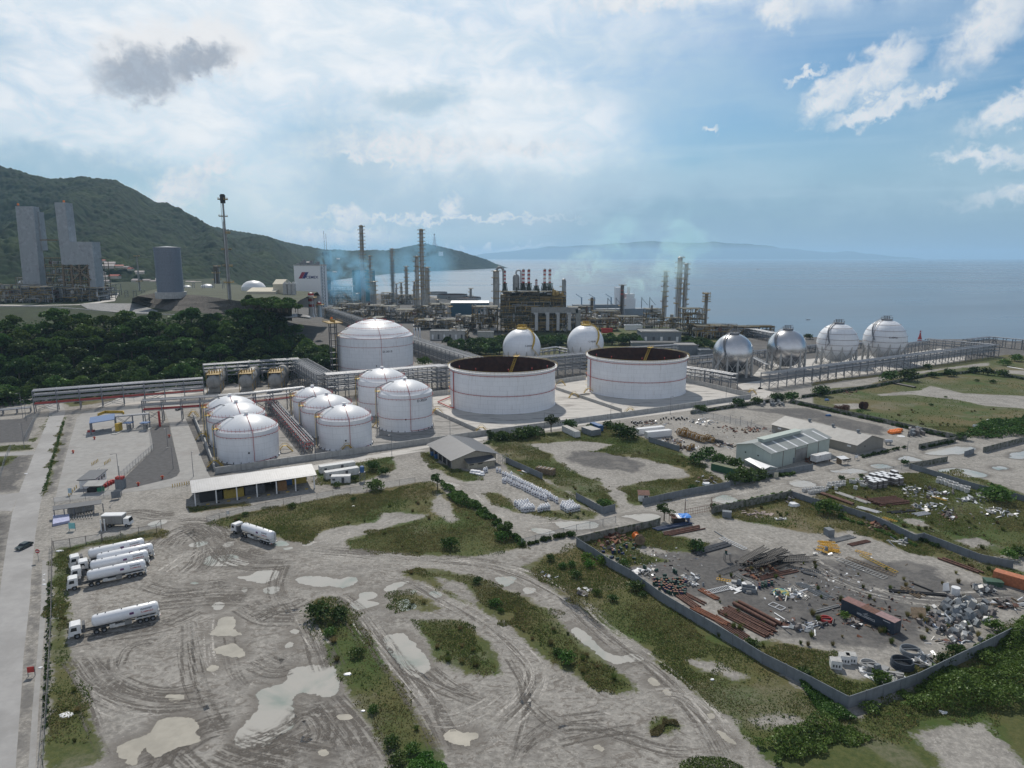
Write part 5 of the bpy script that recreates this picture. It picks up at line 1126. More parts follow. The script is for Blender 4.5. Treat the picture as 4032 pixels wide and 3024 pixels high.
m = MB(); m.box(px(200), a.y+12, zat('C', 800, a.y), px(240)-px(160),22, zat('C', 580, a.y)-zat('C', 800, a.y)); m.add([(v[0]-blk.location.x, v[1]-blk.location.y, v[2]) for v in m.v], m.f) if 0 else None
m.v = [(v[0]-blk.location.x, v[1]-blk.location.y, v[2]) for v in m.v]; m.build('grey_cladding', M_vess, blk)
MB().box(0,6,3, wB*.92,9, Hb*.86).build('inner_face', mat('inner_shade', (.018,.017,.013),.9, var=.3), blk)  # added dark core box, its colour stands for shade inside the open block
for i, (x, y0, hw) in enumerate([(195,372,9),(356,362,12),(403,362,12),(541,360,12),(587,360,12),(469,450,10)]):
 yb = 478 if x < 460 or x > 480 else 500; Y = a.y+8+(x % 3)*2; p = Vector((px(x), Y, Hb)); zt, zb2 = zat('C', y0, Y), zat('C', yb, Y); R = hw/2.212*pxm(Vector((0, Y, zt))); n_ = 7
 t = thing('heater_stack', ['white and dark red banded stack at the left end of the reactor block', 'white and dark red banded stack just right of the domed grey vessel', 'white and dark red banded stack second right of the domed grey vessel', 'banded stack trailing smoke, left one of the right pair', 'banded stack trailing smoke, right one of the right pair', 'shorter stack with one dark red band in the middle of the reactor block'][i], 'chimney', (p.x, p.y, Hb),0, 'banded stacks on the reactor block')
 m = MB(); m.cyl((0,0, zb2-Hb),(0,0, zt-Hb), R, n=16); m.build('flue', M_white2, t, True)
 for k in range(0, n_, 2): m = MB(); m.lathe([(R*1.03, zb2-Hb+(zt-zb2)*(k+.15)/n_),(R*1.03, zb2-Hb+(zt-zb2)*(k+1.0)/n_)],16); m.build('red_band', M_red, t, True)
 m = MB(); m.cyl((0,0, zt-Hb),(0,0, zt-Hb+1.4), R*1.5,.1,12); m.build('rain_cap', M_dark, t)
 m = MB(); z2 = zb2-Hb
 for sx in (-1,1):
  for sy in (-1,1): m.bar((sx*R*2.6, sy*R*2.6,0),(sx*R*1.5, sy*R*1.5, z2),.5)
 m.box(0,0, z2, R*5, R*5,.4); m.bar((-R*2.6,-R*2.6,0),(R*2,-R*2, z2),.3); m.bar((R*2.6,-R*2.6,0),(-R*2,-R*2, z2),.3); m.cyl((0,0,0),(0,0, z2), R*2, R, 12); m.build('support_frame', M_refgrn, t)
Y = a.y+14; zt = zat('C', 395, Y); R = 30/2.212*pxm(Vector((0, Y, zt))); t = thing('regenerator_vessel', 'domed grey vessel with a hooked duct on top of the reactor block', 'vessel', (px(293), Y, Hb))
m = MB(); m.lathe([(R, 0),(R, zt-Hb-R),(R*.87, zt-Hb-R*.5),(R*.5, zt-Hb-R*.13),(.01, zt-Hb)],20); m.build('shell', M_vess, t, True)
m = MB(); zz = zt-Hb; m.tube([Vector((0,0, zz-1))]+[Vector((R*.7-R*.7*math.cos(q),0, zz+R*.5+R*.6*math.sin(q))) for q in np.linspace(0, math.pi, 8)]+[Vector((R*1.4,0,0))], R*.26,10); m.build('overhead_duct', M_pipe, t, True)
unit_at('C', 425,850,905,735,14,2, 'low grey heater structure with upright ducts in front of the reactor block', 5, colr=M_steel, dens=.4)
aa, ccc = g('C', 425,905), g('C', 850,905); tduct = thing('air_duct', 'big silver box duct with four upright legs below the reactor block', 'duct', (aa.x, aa.y-1,0)); wD = ccc.x-aa.x; zD = zat('C', 735, aa.y)
MB().box(wD*.47,1, zD, wD*.95,6,6).build('header', M_vess, tduct); MB().box(wD*.95,1,3,5,6, zD+1).build('end_drop', M_vess, tduct)
for q in (.10,.33,.54,.77): m = MB(); m.box(wD*q, -2.6,2.5,3.0,1.8, zD*.82); m.box(wD*q-.6,-2.8, zD*.82+2.5,4.2,2.6,1.6); m.build('duct_leg', M_pipe, tduct)
unit_at('C', 0,158,900,700,22,3, 'brownish pipe structure left of the reactor block', 7, dens=1.3); 
unit_at('C', 725,1180,890,790,20,2, 'low brown unit with silver exchangers right of the reactor block', 8, dens=3.2)
unit_at('C', 745,960,800,680,18,2, 'process unit with a domed white vessel before the bay', 9, dens=2.4)
unit_at('C', 960,1200,810,720,20,1, 'low piping area left of the black chimney', 10, dens=4)
unit_at('C', 1180,1420,860,770,24,1, 'low piping area right of the black chimney', 11, dens=3)
unit_at('C', 1420,1570,880,700,14,4, 'square open frame at the foot of the slim bay-side column', 12, dens=1.6)
unit_at('C', 1570,1740,880,780,16,2, 'low open frame between the bay-side columns', 13, dens=2)
unit_at('C', 1740,1930,930,695,20,5, 'tall brown open frame right of the bay-side columns', 14, dens=1.8)
unit_at('C', 1860,2212,960,850,26,2, 'dense brown piping behind the nearest silver sphere', 15, dens=3)
unit_at('D', 310,690,350,290,20,1, 'brown piping strip along the shore behind the spheres', 16, dens=3)
seeds = [(620,760,1000,920, 'left end of the low refinery units below the smoke'),(690,860,905,720, 'blue-hazed steel unit under the smoke'),(760,950,960,880, 'low yellow-brown unit below the tallest column'),(940,1110,985,890, 'brown unit at the foot of the slim columns'),(1070,1240,1010,900, 'green steel deck unit in the middle refinery'),(1110,1200,880,780, 'rust coloured frame before the bay'),
         (1230,1400,1040,930, 'low unit with many silver pipes in the middle'),(1380,1520,1010,900, 'unit with blue boxes at the foot of the tall double column'),(1520,1700,1020,880, 'grey pipe unit left of the dark blue shed'),(1400,1560,1100,1020, 'pipe manifold above the white upright vessels'),(1560,1760,1100,1020, 'pipe manifold below the dark blue shed'),
         (1760,1960,1110,990, 'silver pipe frame right of the dark blue shed'),(1900,2120,1130,900, 'tall pipe frame between the dark blue shed and the reactor block'),(1240,1380,880,800, 'small brown frames around the lone columns'),(1000,1120,1120,1000, 'pipework seen behind the largest dome tank'),(600,700,880,760, 'dark steel unit right of the white tower'),(1700,1860,1190,1120, 'pump area behind the grey boxes'),(820,960,1020,950, 'pipework left of the largest dome tank')]
for i, (x0, x1, yb, yt, l) in enumerate(seeds): unit_at('B', x0, x1, yb, yt, 26,3 if yb-yt > 120 else 2, l, 30+i, dens=2.2)
# buildings of the plant
def bldg(name, label, r, x0, x1, yb, yt, d, m_w, m_r=None, z=0.0, rot=None, Y=None, over=.3, rise=0.0, cat='building', lou=0):
 a = g(r, x0, yb, z) if Y is None else gd(r, x0, yb, Y); c = g(r, x1, yb, z) if Y is None else gd(r, x1, yb, Y); a.z = c.z = z
 h = zat(r, yt, a.y)-z; w = (c-a).length; an = math.atan2(c.y-a.y, c.x-a.x); t = thing(name, label, cat, a, an)
 MB().box(w/2, d/2,-.5, w, d, h+.5).build('wall', m_w, t)
 m = MB()
 if rise: m.hexa([(-over, -over, h),(w+over, -over, h),(w+over, d+over, h),(-over, d+over, h)],[(-over, d*.45, h+rise),(w+over, d*.45, h+rise),(w+over, d*.55, h+rise),(-over, d*.55, h+rise)])
 else:
  m.box(w/2, d/2, h+.002, w+2*over, d+2*over, .35)
  for q in ((w/2,-.1, w+.6,.3),(w/2, d+.1, w+.6,.3)): m.box(q[0], q[1], h+.35, q[2], q[3],.7)
 m.build('roof', m_r or m_w, t)
 for i in range(lou): MB().box(w*(i+.5)/lou, -.04, h*.1, w/lou*.3,.1, h*.55).build('door', M_white2 if i % 2 == 0 else M_dark, t)
 return t, w, h
t, w, h = bldg('cement_tower', 'tall white slab tower with red and blue company mark', 'B', 366,592,905,545,26, M_white2, M_wallc, z=22)
m = MB(); u = h/372.0; o = Vector((0,-.06,0))
X = lambda q: (q-366)/(592-366)*w; Zr_ = lambda q: h*(905-q)/(905-545)
def para(x0, x1, sh, z0, z1, mi): m.add([(X(x0),-.12, Zr_(z0)),(X(x1),-.12, Zr_(z0)),(X(x1+sh),-.12, Zr_(z1)),(X(x0+sh),-.12, Zr_(z1))],[(0,1,2,3)], mi)
para(402,432,32,656,600,0); para(433,460,32,656,600,1)
m.v = [tuple(v) for v in m.v]; wall_text(m, 'CEMEX', (X(468),-.12, Zr_(656)),(1,0,0),(0,0,1), X(574)-X(468), Zr_(632)-Zr_(656),1)
m.build('company_mark', [mat('mark_red', (.28,.03,.07),.6, var=0), mat('mark_navy', (.03,.04,.16),.6, var=0)], t)
m = MB()
for i in range(7): m.box(w*(.1+.13*i),6+3*(i % 2), h+.35,3,3,2+(i*37 % 5))
m.bar((w+1,2,0),(w+1,2, h+2),.5); m.bar((w+4,2,0),(w+4,2, h+2),.5)
for k in range(14): m.bar((w+1,2, h*k/14),(w+4,2, h*(k+1)/14),.3); m.bar((w+1,2, h*k/14),(w+4,2, h*k/14),.3)
m.build('rooftop_plant', M_steel, t)
bldg('clad_tower', 'tall teal-blue clad tower behind the refinery columns', 'B', 866,1032,852,590,30, M_teal)
bldg('clad_tower', 'small blue clad box tower wrapped in smoke', 'B', 612,664,862,676,12, mat('light_blue_cladding', (.12,.35,.50),.6), z=2)
bldg('shed', 'long dark blue shed with a pale roof among the columns', 'B', 1716,2045,985,868,26, mat('dark_blue_cladding', (.02,.075,.12),.6), M_pipe, rise=2.0)
bldg('block_building', 'grey rooftop-boxed substation building left of the silver sphere', 'C', 1385,1728,1012,905,24, M_wallg, M_conc, lou=5)
bldg('block_building', 'low grey annex right of the substation building', 'C', 1700,1876,1100,1022,16, M_wallg, M_conc)
bldg('block_building', 'low grey annex in front left of the substation building', 'C', 1305,1700,1042,1000,10, M_wallg, M_conc)
bldg('block_building', 'small grey-blue hut right of the low annex', 'C', 1898,2005,1120,1065,10, M_wallg, M_wallg)
bldg('block_building', 'long low grey plant building behind the largest dome tank', 'B', 1532,1835,1192,1118,12, M_wallc, M_wallc, lou=6)
bldg('block_building', 'small grey electrical box right of the long low plant building', 'B', 1946,2085,1172,1128,9, M_wallc, M_wallc)
bldg('shed', 'white container-like shed before the bay-side units', 'C', 1242,1392,884,848,8, M_white2, M_white2)
bldg('shed', 'dark red box shed below the silver exchangers', 'C', 1040,1132,908,880,6, M_red, M_red)
for x, l in ((1397, 'left'),(1421, 'middle'),(1446, 'right')):
 p = g('B', x, 1180); H = zat('B', 1085, p.y); m = MB(); R = 7/2.212*pxm(p); m.lathe([(R, 0),(R, H-R),(R*.7, H-R*.3),(.01, H)],16, p)
 tag(m.build('gas_vessel', M_white2, None, True), 'white upright gas vessel behind the largest dome tank, %s of three' % l, 'vessel', 'white upright vessels')
for r, x, yc, hw, hh, l in (('B', 1600,772,85,22, 'far low tank with a rusty rim, leftmost by the bay'),('B', 1728,795,135,30, 'far low tank with a rusty rim, middle by the bay'),('B', 1830,822,150,16, 'far low tank with a rusty rim, right behind the dark blue shed')):
 C, R = solve_cyl(r, x, yc+hh+10, hw); H = zat(r, yc+5,(C-Vector((C.x, C.y, 0)).normalized()*R).y); t = thing('oil_tank', l, 'storage tank', C); m = MB(); m.lathe([(R, 0),(R, H)],48); m.build('shell', M_vess, t, True)
 m = MB(); m.lathe([(R, H),(R-.4, H),(R-.4, H*.5),(.01, H*.5)],48); m.build('inner_face', M_rustd, t)
def lattice(p, h, w, label, name='lattice_tower', cat='tower'):
 t = thing(name, label, cat, p); m = MB(); n = 9
 for sx in (-1,1):
  for sy in (-1,1): m.bar((sx*w/2, sy*w/2,0),(sx*w*.2, sy*w*.2, h),.45)
 for k in range(n):
  a = w/2*(1-.6*k/n); c = w/2*(1-.6*(k+1)/n); z0, z1 = h*k/n, h*(k+1)/n
  for s_ in (-1,1): m.bar((-a, s_*a, z0),(c, s_*c, z1),.3); m.bar((a, s_*a, z0),(-c, s_*c, z1),.3); m.bar((-a, s_*a, z0),(a, s_*a, z0),.3)
 m.build('frame', M_dark, t); m = MB(); m.box(0,0, h*.9, w*.8, w*.8,5); m.bar((0,0, h),(0,0, h*1.3),.4); m.bar((-3,0, h),(-3,0, h*1.35),.4); m.build('antenna', M_dark, t); return t
p = g('B', 655,880,5); lattice(p, zat('B', 410, p.y)-5,14, 'dark lattice tower rising out of the blue smoke')
p = g('B', 1573,376,0); p = gd('B', 1573,376,4850); zb = p.z; zt = zat('B', 262,4850); Hs = zt-zb; t = thing('hilltop_monument', 'pale hilltop statue monument on the headland', 'statue', (p.x, p.y, zb-4))
m = MB(); m.box(0,0,0, Hs*.42, Hs*.42, Hs*.16); m.box(0,0, Hs*.16, Hs*.30, Hs*.30, Hs*.12); m.lathe([(Hs*.12, Hs*.28),(Hs*.10, Hs*.5),(Hs*.065, Hs*.75),(Hs*.05, Hs*.86),(Hs*.02, Hs*.89)],14); m.build('base', mat('far_white', (.9,.9,.92),.8, var=.05), t, True)
m = MB(); m.lathe([(.01, Hs*.87),(Hs*.045, Hs*.90),(Hs*.05, Hs*.95),(Hs*.03, Hs*1.0),(.01, Hs*1.02)],12); m.build('figure_head', M_rust, t, True)
p = gd('B', 1628,443,4300); tag(MB().box(p.x, p.y, p.z-12,26,14,24).box(p.x, p.y, p.z+12,28,16,2).build('hillside_building', _M['far_white']), 'white building on the slope below the hilltop monument', 'building')
t = thing('cargo_ship', 'grey tanker ship moored behind the black chimney', 'ship', g('C', 1265,765,-5),.25); S_ = .9
m = MB(); L = 46; pr_ = [(-L, -7),(L*.7,-7),(L, 0),(L*.7,7),(-L, 7)]; m.hexa([(x*.92, y*.8,0) for x, y in pr_],[(x, y, 11) for x, y in pr_]); m.build('hull', mat('ship_grey', (.22,.25,.28),.6), t)
m = MB(); m.box(0,0,11,16,12,14); m.box(1,0,25,12,10,6); m.box(0,0,31,3,3,9); m.build('superstructure', M_white2, t); m = MB(); m.cyl((-9,0,18),(-9,0,36),2.6,2.2,12); m.build('funnel', M_red, t)
m = MB(); 
for x in (-30,-18,20,32): m.bar((x, 0,11),(x, 0,26),.8); m.bar((x, 0,25),(x+9,0,15),.5)
m.build('deck_crane', M_steel, t)
t = thing('crane_ship', 'pale blue crane ship in the bay left of the black chimney', 'ship', g('C', 1040,712,-5),.1); m = MB(); m.hexa([(x*.9, y*.8,0) for x, y in pr_],[(x, y, 9) for x, y in pr_]); m.build('hull', M_wallg, t)
m = MB()
for x in (-32,-12,14,30): m.bar((x, 0,9),(x, 0,20),1.6); m.bar((x, 0,19),(x-9,0,25),.8)
m.build('crane', mat('ship_blue', (.16,.25,.36),.6), t); MB().box(26,0,9,12,11,26).build('superstructure', M_white2, t)
t = thing('harbour_beacon', 'red and white beacon buoy with a star-shaped top mark in the water', 'beacon', g('D', 1577,372,-5)); t.scale = (.6,.6,.6); m = MB(); m.lathe([(3.5,0),(3.0,3),(1.4,9),(1.0,13)],14); m.build('body', M_red, t, True); m = MB(); m.lathe([(3.3,1),(3.35,2.4)],14); m.lathe([(1.9,6),(1.6,8)],14); m.build('white_band', M_white2, t)
m = MB()
for i in range(5): a = i*2*math.pi/5+math.pi/2; m.add([(.9*math.cos(a-.63),0,15+.9*math.sin(a-.63)),(2.6*math.cos(a),0,15+2.6*math.sin(a)),(.9*math.cos(a+.63),0,15+.9*math.sin(a+.63)),(0,.6,15),(0,-.6,15)],[(0,1,3),(1,2,3),(1,0,4),(2,1,4)])
m.build('star_mark', M_red, t)
for r, x, y, l in (('D', 898,247, 'small dark fishing boat on the bay left of the white spheres'),('C', 955,287, 'far small boat on the bay beyond the reactor block')):
 t = thing('boat', l, 'boat', g(r, x, y, -5),.1); L = pxm(t.location)*10; m = MB(); m.hexa([(-L*.8,-L*.1,0),(L*.7,-L*.1,0),(L*.7, L*.1,0),(-L*.8, L*.1,0)],[(-L, -L*.15, L*.12),(L, -L*.1, L*.2),(L, L*.1, L*.2),(-L, L*.15, L*.12)]); m.build('hull', M_dark, t)
 MB().box(-L*.2,0, L*.12, L*.5, L*.2, L*.22).build('cabin', M_white2, t)
t = thing('speedboat', 'white speedboat with a short wake far out on the bay', 'boat', g('W', 1637,583,-5),-.1); m = MB(); m.hexa([(-9,-2,0),(8,-2,0),(8,2,0),(-9,2,0)],[(-11,-3,4),(15,0,5),(15,.1,5),(-11,3,4)]); m.build('hull', M_white2, t)
MB().poly([(-8,-1.5,.15),(-8,1.5,.15),(-120,10,.15),(-120,-10,.15)]).build('wake', M_white2, t)
# terrace structures
def slab_tower(label, r, pts, base_y, d, m_, z=31.0, Y=700.0, extra=None):
 """pts: outline in photo, traced on the face standing at distance Y"""
 P = [gd(r, x, y, Y) for x, y in pts]; o = Vector((P[0].x, Y, z)); t = thing('cold_box_tower', label, 'tower', o)
 f = [p-o for p in P]; m = MB(); m.hexa(f, [p+Vector((0, d, 0)) for p in f]); m.build('cladding', m_, t); return t, o
M_slab = mat('weathered_panel', (.35,.365,.385),.75,.1, var=.22, vs=.25, streak=.35, col2=(.34,.36,.38), c2=(.45,.55), c2s=.15)
t, o = slab_tower('tall pale grey slab tower at the far left with a red light', 'A', [(215,1060),(365,1060),(288,248),(132,248)],0,9, M_slab, Y=720)
t2, o2 = slab_tower('narrow grey slab tower tucked behind the far left one', 'A', [(300,640),(375,632),(335,295),(290,295)],0,8, M_slab, Y=726)
MB().box(8,7,-68,14,12,68).build('stair_frame', M_refst, t2)
tl, ol = slab_tower('L-shaped grey slab tower with a slim high arm', 'A', [(537,758),(775,756),(752,558),(605,556),(565,215),(473,215)],0,12, M_slab, Y=705)
for x0, x1, x2, x3 in ((775,845,805,752),):
 f = [gd('A', x0+22,1000,705)-ol, gd('A', x1+5,1000,705)-ol, gd('A', x2,558,705)-ol, gd('A', x3,558,705)-ol]; m = MB(); f = [p+Vector((.01,-1,0)) for p in f]; m.hexa(f, [p+Vector((0,14,0)) for p in f]); m.build('side_panel', M_slab, tl)
m = MB()
for x in (545,620,690,765):
 for dy in (0,12): p = gd('A', x+25,1010,705)-ol; q = gd('A', x, 756,705)-ol; m.bar(p+Vector((0, dy, 0)), q+Vector((0, dy, 0)),1.6)
for y in (800,850,905,960): m.bar(gd('A', 545, y, 704)-ol, gd('A', 785, y, 704)-ol, .7)
m.bar(gd('A', 625,765,703)-ol, gd('A', 790,890,703)-ol, 1.3); m.bar(gd('A', 765,760,703)-ol, gd('A', 640,890,703)-ol, 1.3); m.build('support_frame', M_wood, tl)
unit(Vector((gd('A', 655,900,716).x, 722,31)),56,16,44,5, 'brown piping inside the frame under the L-shaped tower', 0,77,31,1.4)
m = MB(); p = gd('A', 158,240,722); m.cyl(p, p+Vector((0,0,2)),1.1,.8,8); tag(m.build('warning_light', M_orange), 'orange warning lamp on top of the far left slab tower', 'lamp')
m = MB(); p = gd('A', 557,214,715); m.cyl(p, p+Vector((0,0,2)),1.1,.8,8); tag(m.build('warning_light', M_orange), 'orange warning lamp on the slim arm of the L-shaped tower', 'lamp')
m = MB(); m.bar(gd('A', 350,542,715), gd('A', 505,542,715),1.2); tag(m.build('footbridge', M_wood), 'thin footbridge high between the two slab towers', 'footbridge')
for i, (x0, x1, yb, yt) in enumerate([(-150,200,1095,935),(200,470,1095,950),(500,860,1085,960),(150,420,1000,870),(860,930,1040,930)]): unit_at('A', x0, x1, yb, yt, 30,4 if i < 3 else 2,['grey pipe unit at the far left edge of the terrace', 'grey pipe unit below the far left slab tower', 'grey pipe unit below the L-shaped tower', 'pipe deck between the slab towers', 'small brown unit beside the terrace road'][i],60+i, zb=31, colr=M_steel, dens=2.5)
for x0, x1, yb, yt, l in ((498,705,1040,1000, 'left'),(712,860,1040,978, 'right')): bldg('canopy', 'white peaked canopy roof below the L-shaped tower, %s one' % l, 'A', x0, x1, yb, yt, 12, M_steel, M_white2, z=31, rise=3, cat='canopy')
bldg('shed', 'white roofed shed at the foot of the far left slab tower', 'A', 160,356,960,915,10, M_vess, M_white2, z=33, rise=3)
bldg('shed', 'long blue roofed shed at the far left edge', 'A', -150,155,900,850,24, mat('blue_grey_wall', (.10,.16,.22),.7), M_tarp if 0 else M_blue, z=33, rise=9)
p = gd('A', 1487,985,600); p.z = 44; R = 106/2.212*pxm(p); t = thing('silo', 'wide grey ribbed silo standing on the terrace', 'silo', p); H = zat('A', 606,600)-44; m = MB(); prf = [(R, 0)]
for k in range(1,12): prf += [(R, H*k/11-.35),(R+.18, H*k/11-.3),(R+.18, H*k/11),(R, H*k/11+.05)]
m.lathe(prf+[(R, H),(.01, H+1)],64); m.build('shell', mat('blue_grey_sheet', (.18,.205,.25),.6,.2, var=.12, streak=.3), t, True); MB().cyl((0,0,-4),(0,0,1.5), R*1.18, n=40).build('foundation', M_wallc, t)
for r, x, yb, hw, yt, l, zz in (('A', 1630,960,32,937, 'small white domed tank right of the grey silo', 44),('A', 1804,958,48,925, 'middle white domed tank on the terrace', 44),('A', 2212,1000,100,893, 'wide white domed tank left of the white slab tower', 40)):
 p = g(r, x, yb, zz) if yb > 990 else gd(r, x, yb, 760); p.z = zz-2; R = hw/2.212*pxm(p); t = thing('domed_tank', l, 'storage tank', p); H = zat(r, yt, p.y)-p.z; m = MB(); m.lathe([(R, 0),(R, H*.55)],40); m.build('shell', M_white2, t, True)
 m = MB(); m.lathe([(R, H*.55),(R*.8, H*.78),(R*.5, H*.93),(.01, H)],40); m.build('roof', M_white2, t, True)
bldg('factory', 'long cream factory building left of the silos', 'B', -60,190,815,770,30, mat('cream_wall', (.55,.51,.40),.8), z=40, rise=3)
bldg('factory', 'cream tower building with a peaked roof left of the silos', 'B', 172,262,830,705,22, _M['cream_wall'], z=38, rise=4)
for i, x in enumerate((278,318,352)): p = g('B', x, 835,38); R = 19/2.212*pxm(p); H = zat('B', 700, p.y)-38; m = MB(); m.lathe([(R, 0),(R, H),(.01, H+2)],20, p); tag(m.build('cement_silo', M_wallc, None, True), 'grey cement silo left of the white slab tower, %s of three' % ('left', 'middle', 'right')[i], 'silo', 'grey cement silos')
column('A', 1880,768,960,22, 'blocky distant plant tower at the hill foot', M_refst, zb=36, plats=3, name='plant_tower', cat='tower', Y=980)
lo = [('A', 1150,1080),('A', 1210,1108),('A', 1340,1146),('A', 1460,1168),('A', 1800,1192),('A', 2120,1212),('A', 2212,1216),('B', 130,968),('B', 330,980)]
hi = [('A', 1150,1050),('A', 1200,1030),('A', 1340,1006),('A', 1500,1006),('A', 1800,1032),('A', 2000,1062),('A', 2100,1075),('B', 130,890),('B', 330,905)]
lo = [g(*q, 31) for q in lo]; hi = [g(*q, 43) for q in hi]; n = len(lo); m = MB(); mid = []
rows = [[p+Vector((0,0,-4)) for p in lo], lo]+[[a.lerp(c, f)+Vector((0,0, dz)) for a, c in zip(lo, hi)] for f, dz in ((.30,0.5),(.36,-.4),(.62,.5),(.68,-.4),(1,0))]
rows += [[Vector((p.x*1.12, p.y*1.12+20,43)) for p in hi],[Vector((p.x*1.35, p.y*1.4+60,41)) for p in hi],[Vector((p.x*1.5, p.y*1.6+60,30)) for p in hi]]
m.v = [tuple(p) for rw in rows for p in rw]; m.f = [(j*n+i, j*n+i+1,(j+1)*n+i+1,(j+1)*n+i) for j in range(len(rows)-1) for i in range(n-1)]; m.m = [0 if j < 6 else 1 for j in range(len(rows)-1) for i in range(n-1)]
kind(m.build('embankment', [mat('stone_embankment', (.085,.075,.065),.95, var=.4, vs=.5, col2=(.15,.14,.125), c2s=.8, bump=.8, bs=1.2), mat('terrace_top', (.045,.055,.025),.95, var=.35, vs=.05, col2=(.12,.115,.09))]), 'structure', 'stepped dark stone embankment under the grey silo')
def ribbon(name, r, pts, z, w, m_, label):
 P = [g(r, x, y, z) for x, y in pts]; mb = MB(); vs = []
 for i, q in enumerate(P): d = (P[min(i+1, len(P)-1)]-P[max(i-1,0)]).normalized(); nn = Vector((-d.y, d.x, 0)); vs += [q-nn*w/2, q+nn*w/2]
 mb.add(vs, [(2*i, 2*i+2,2*i+3,2*i+1) for i in range(len(P)-1)]); return kind(mb.build(name, m_), 'structure', label)
ribbon('terrace_road', 'A', [(-100,1108),(300,1112),(700,1105),(940,1075),(985,1005)],32.3,12, M_padB, 'pale road along the terrace edge')
P = [g('A', x, y, 32.4) for x, y in [(690,1100),(820,1092),(1190,1095),(1260,1120),(1380,1160),(1330,1185),(1000,1170),(760,1140)]]; m = MB(); m.poly(P); kind(m.build('rock_slope', mat('grey_rubble', (.22,.22,.22),.95, var=.4, vs=.6, bump=.8, bs=2)), 'structure', 'grey rubble slope at the terrace edge')
P = [g('A', x, y, 32) for x, y in [(-150,1128),(300,1124),(500,1130),(760,1150),(1100,1180),(1800,1205)]]
wall([(p.x, p.y) for p in P][:3],.1,.8, M_wallc, 'retaining_wall', 'grey retaining wall along the left terrace edge above the woods', 'wall', posts=False)
m = MB()
for a_, c_ in zip(P[:-1], P[1:]): m.bar(a_+Vector((0,0,-2)), c_+Vector((0,0,-2)),1,5)
tag(m.build('retaining_wall', M_wallc), 'concrete retaining wall kerb along the top of the wooded slope', 'wall')
hm = MB().box(0,0,0,10,8,4).mesh('house_wall', mat('house_wall', (.5,.46,.4),.8)); rm = MB().hexa([(-5.6,-4.6,4),(5.6,-4.6,4),(5.6,4.6,4),(-5.6,4.6,4)],[(-5.6,-.2,6.5),(5.6,-.2,6.5),(5.6,.2,6.5),(-5.6,.2,6.5)]).mesh('roof', mat('tin_roof', (.42,.36,.34),.6, var=.3)); rm2 = rm.copy(); rm2.materials[0] = mat('red_tin_roof', (.35,.08,.05),.6)
rg = random.Random(5)
def hill_z(x, y):
 T_, s_, Zh_, XX_, YY_ = HILL_I; tt = x/y; j = int(np.clip(np.searchsorted(T_, tt),0, len(T_)-1)); i = int(np.argmin(np.abs(YY_[:, j]-y))); return float(Zh_[i, j])
for i in range(34):
 if i < 22: x, y, Y = rg.uniform(880,1720), rg.uniform(845,900), rg.uniform(1200,1320)
 else: x, y, Y = 2212+rg.uniform(-200,2300),900, rg.uniform(1500,3300)
 p = gd('A', x, y, Y); z = hill_z(p.x, p.y)
 if z < 2 and i >= 22: continue
 t = thing('house', 'small pale tin-roofed house at the foot of the forested hill' , 'house', (p.x, p.y, max(z, 0)+3), rg.uniform(-.5,.5), 'houses at the hill foot'); link('wall', hm, t); link('roof', rm if rg.random() < .85 else rm2, t); q = rg.uniform(.8,1.25); t.scale = (q*1.4, q, q)
# smoke
def smoke(name, label, pts, rads, dens, col, aniso=.3, thr=.45, em=0):
 m = MB()
 nt_ = bpy.data.materials.new(name); nt_.use_nodes = True; nt = NT(nt_.node_tree); b = NB(nt); P = b.n('ShaderNodeTexCoord').outputs['Object']
 f = b.noise(b.vm('MULTIPLY', P, (1,.6,1)),1.6/np.mean(rads),4,.6,.8); d = b.m('MULTIPLY', b.ramp(f, thr, thr+.16), dens)
 tot = None
 for p, r_ in zip(pts, rads):
  L = b.vm('LENGTH', b.vm('SUBTRACT', P, tuple(p))); q = b.ramp(L, r_, r_*.1); tot = q if tot is None else b.m('MAXIMUM', tot, q)
 d = b.m('MULTIPLY', d, tot); pv = b.n('ShaderNodeVolumePrincipled'); pv.inputs['Color'].default_value = c4(col); b.put(pv.inputs['Density'], d); pv.inputs['Anisotropy'].default_value = aniso
 om = b.n('ShaderNodeOutputMaterial'); nt.links.new(pv.outputs[0], om.inputs['Volume'])
 V = np.array([tuple(p) for p in pts]); R_ = max(rads); lo_, hi_ = V.min(0)-R_, V.max(0)+R_
 m.box((lo_[0]+hi_[0])/2,(lo_[1]+hi_[1])/2, lo_[2], hi_[0]-lo_[0], hi_[1]-lo_[1], hi_[2]-lo_[2]); o = m.build(name, nt_); return kind(o, 'stuff', label)
smoke('smoke', 'blue smoke hanging over the left refinery units', [gd('B', 660,740,1000), gd('B', 760,690,1010), gd('B', 880,700,1015), gd('B', 640,640,1000), gd('B', 700,500,1020), gd('B', 900,600,1030)],[34,42,40,30,34,36],.032,(.38,.74,1.0),.35,.42)
smoke('smoke', 'thin blue smoke drifting before the headland', [gd('B', 1350,560,1250), gd('B', 1550,540,1260), gd('B', 1150,580,1250), gd('B', 1500,420,1260)],[60,60,55,50],.012,(.38,.74,1.0),.35,.34)
smoke('smoke_plume', 'pale smoke trailing right from the banded stacks', [gd('C', 620,385,560), gd('C', 720,375,560), gd('C', 830,350,560), gd('C', 930,310,565), gd('C', 560,390,560)],[14,17,20,22,10],.05,(.74,.97,1.0),.6,.44)
smoke('smoke_plume', 'pale smoke trailing from the black chimney', [gd('C', 1275,470,640), gd('C', 1350,450,645), gd('C', 1440,470,650), gd('C', 1540,410,655), gd('C', 1640,330,660)],[13,20,23,26,28],.04,(.74,.97,1.0),.6,.44)
smoke('smoke_cloud', 'greenish white smoke puff above the bay, left of two', [gd('C', 1130,190,900), gd('C', 1180,110,900), gd('C', 1150,60,900)],[42,44,30],.022,(.66,.96,1.0),.6,.44)
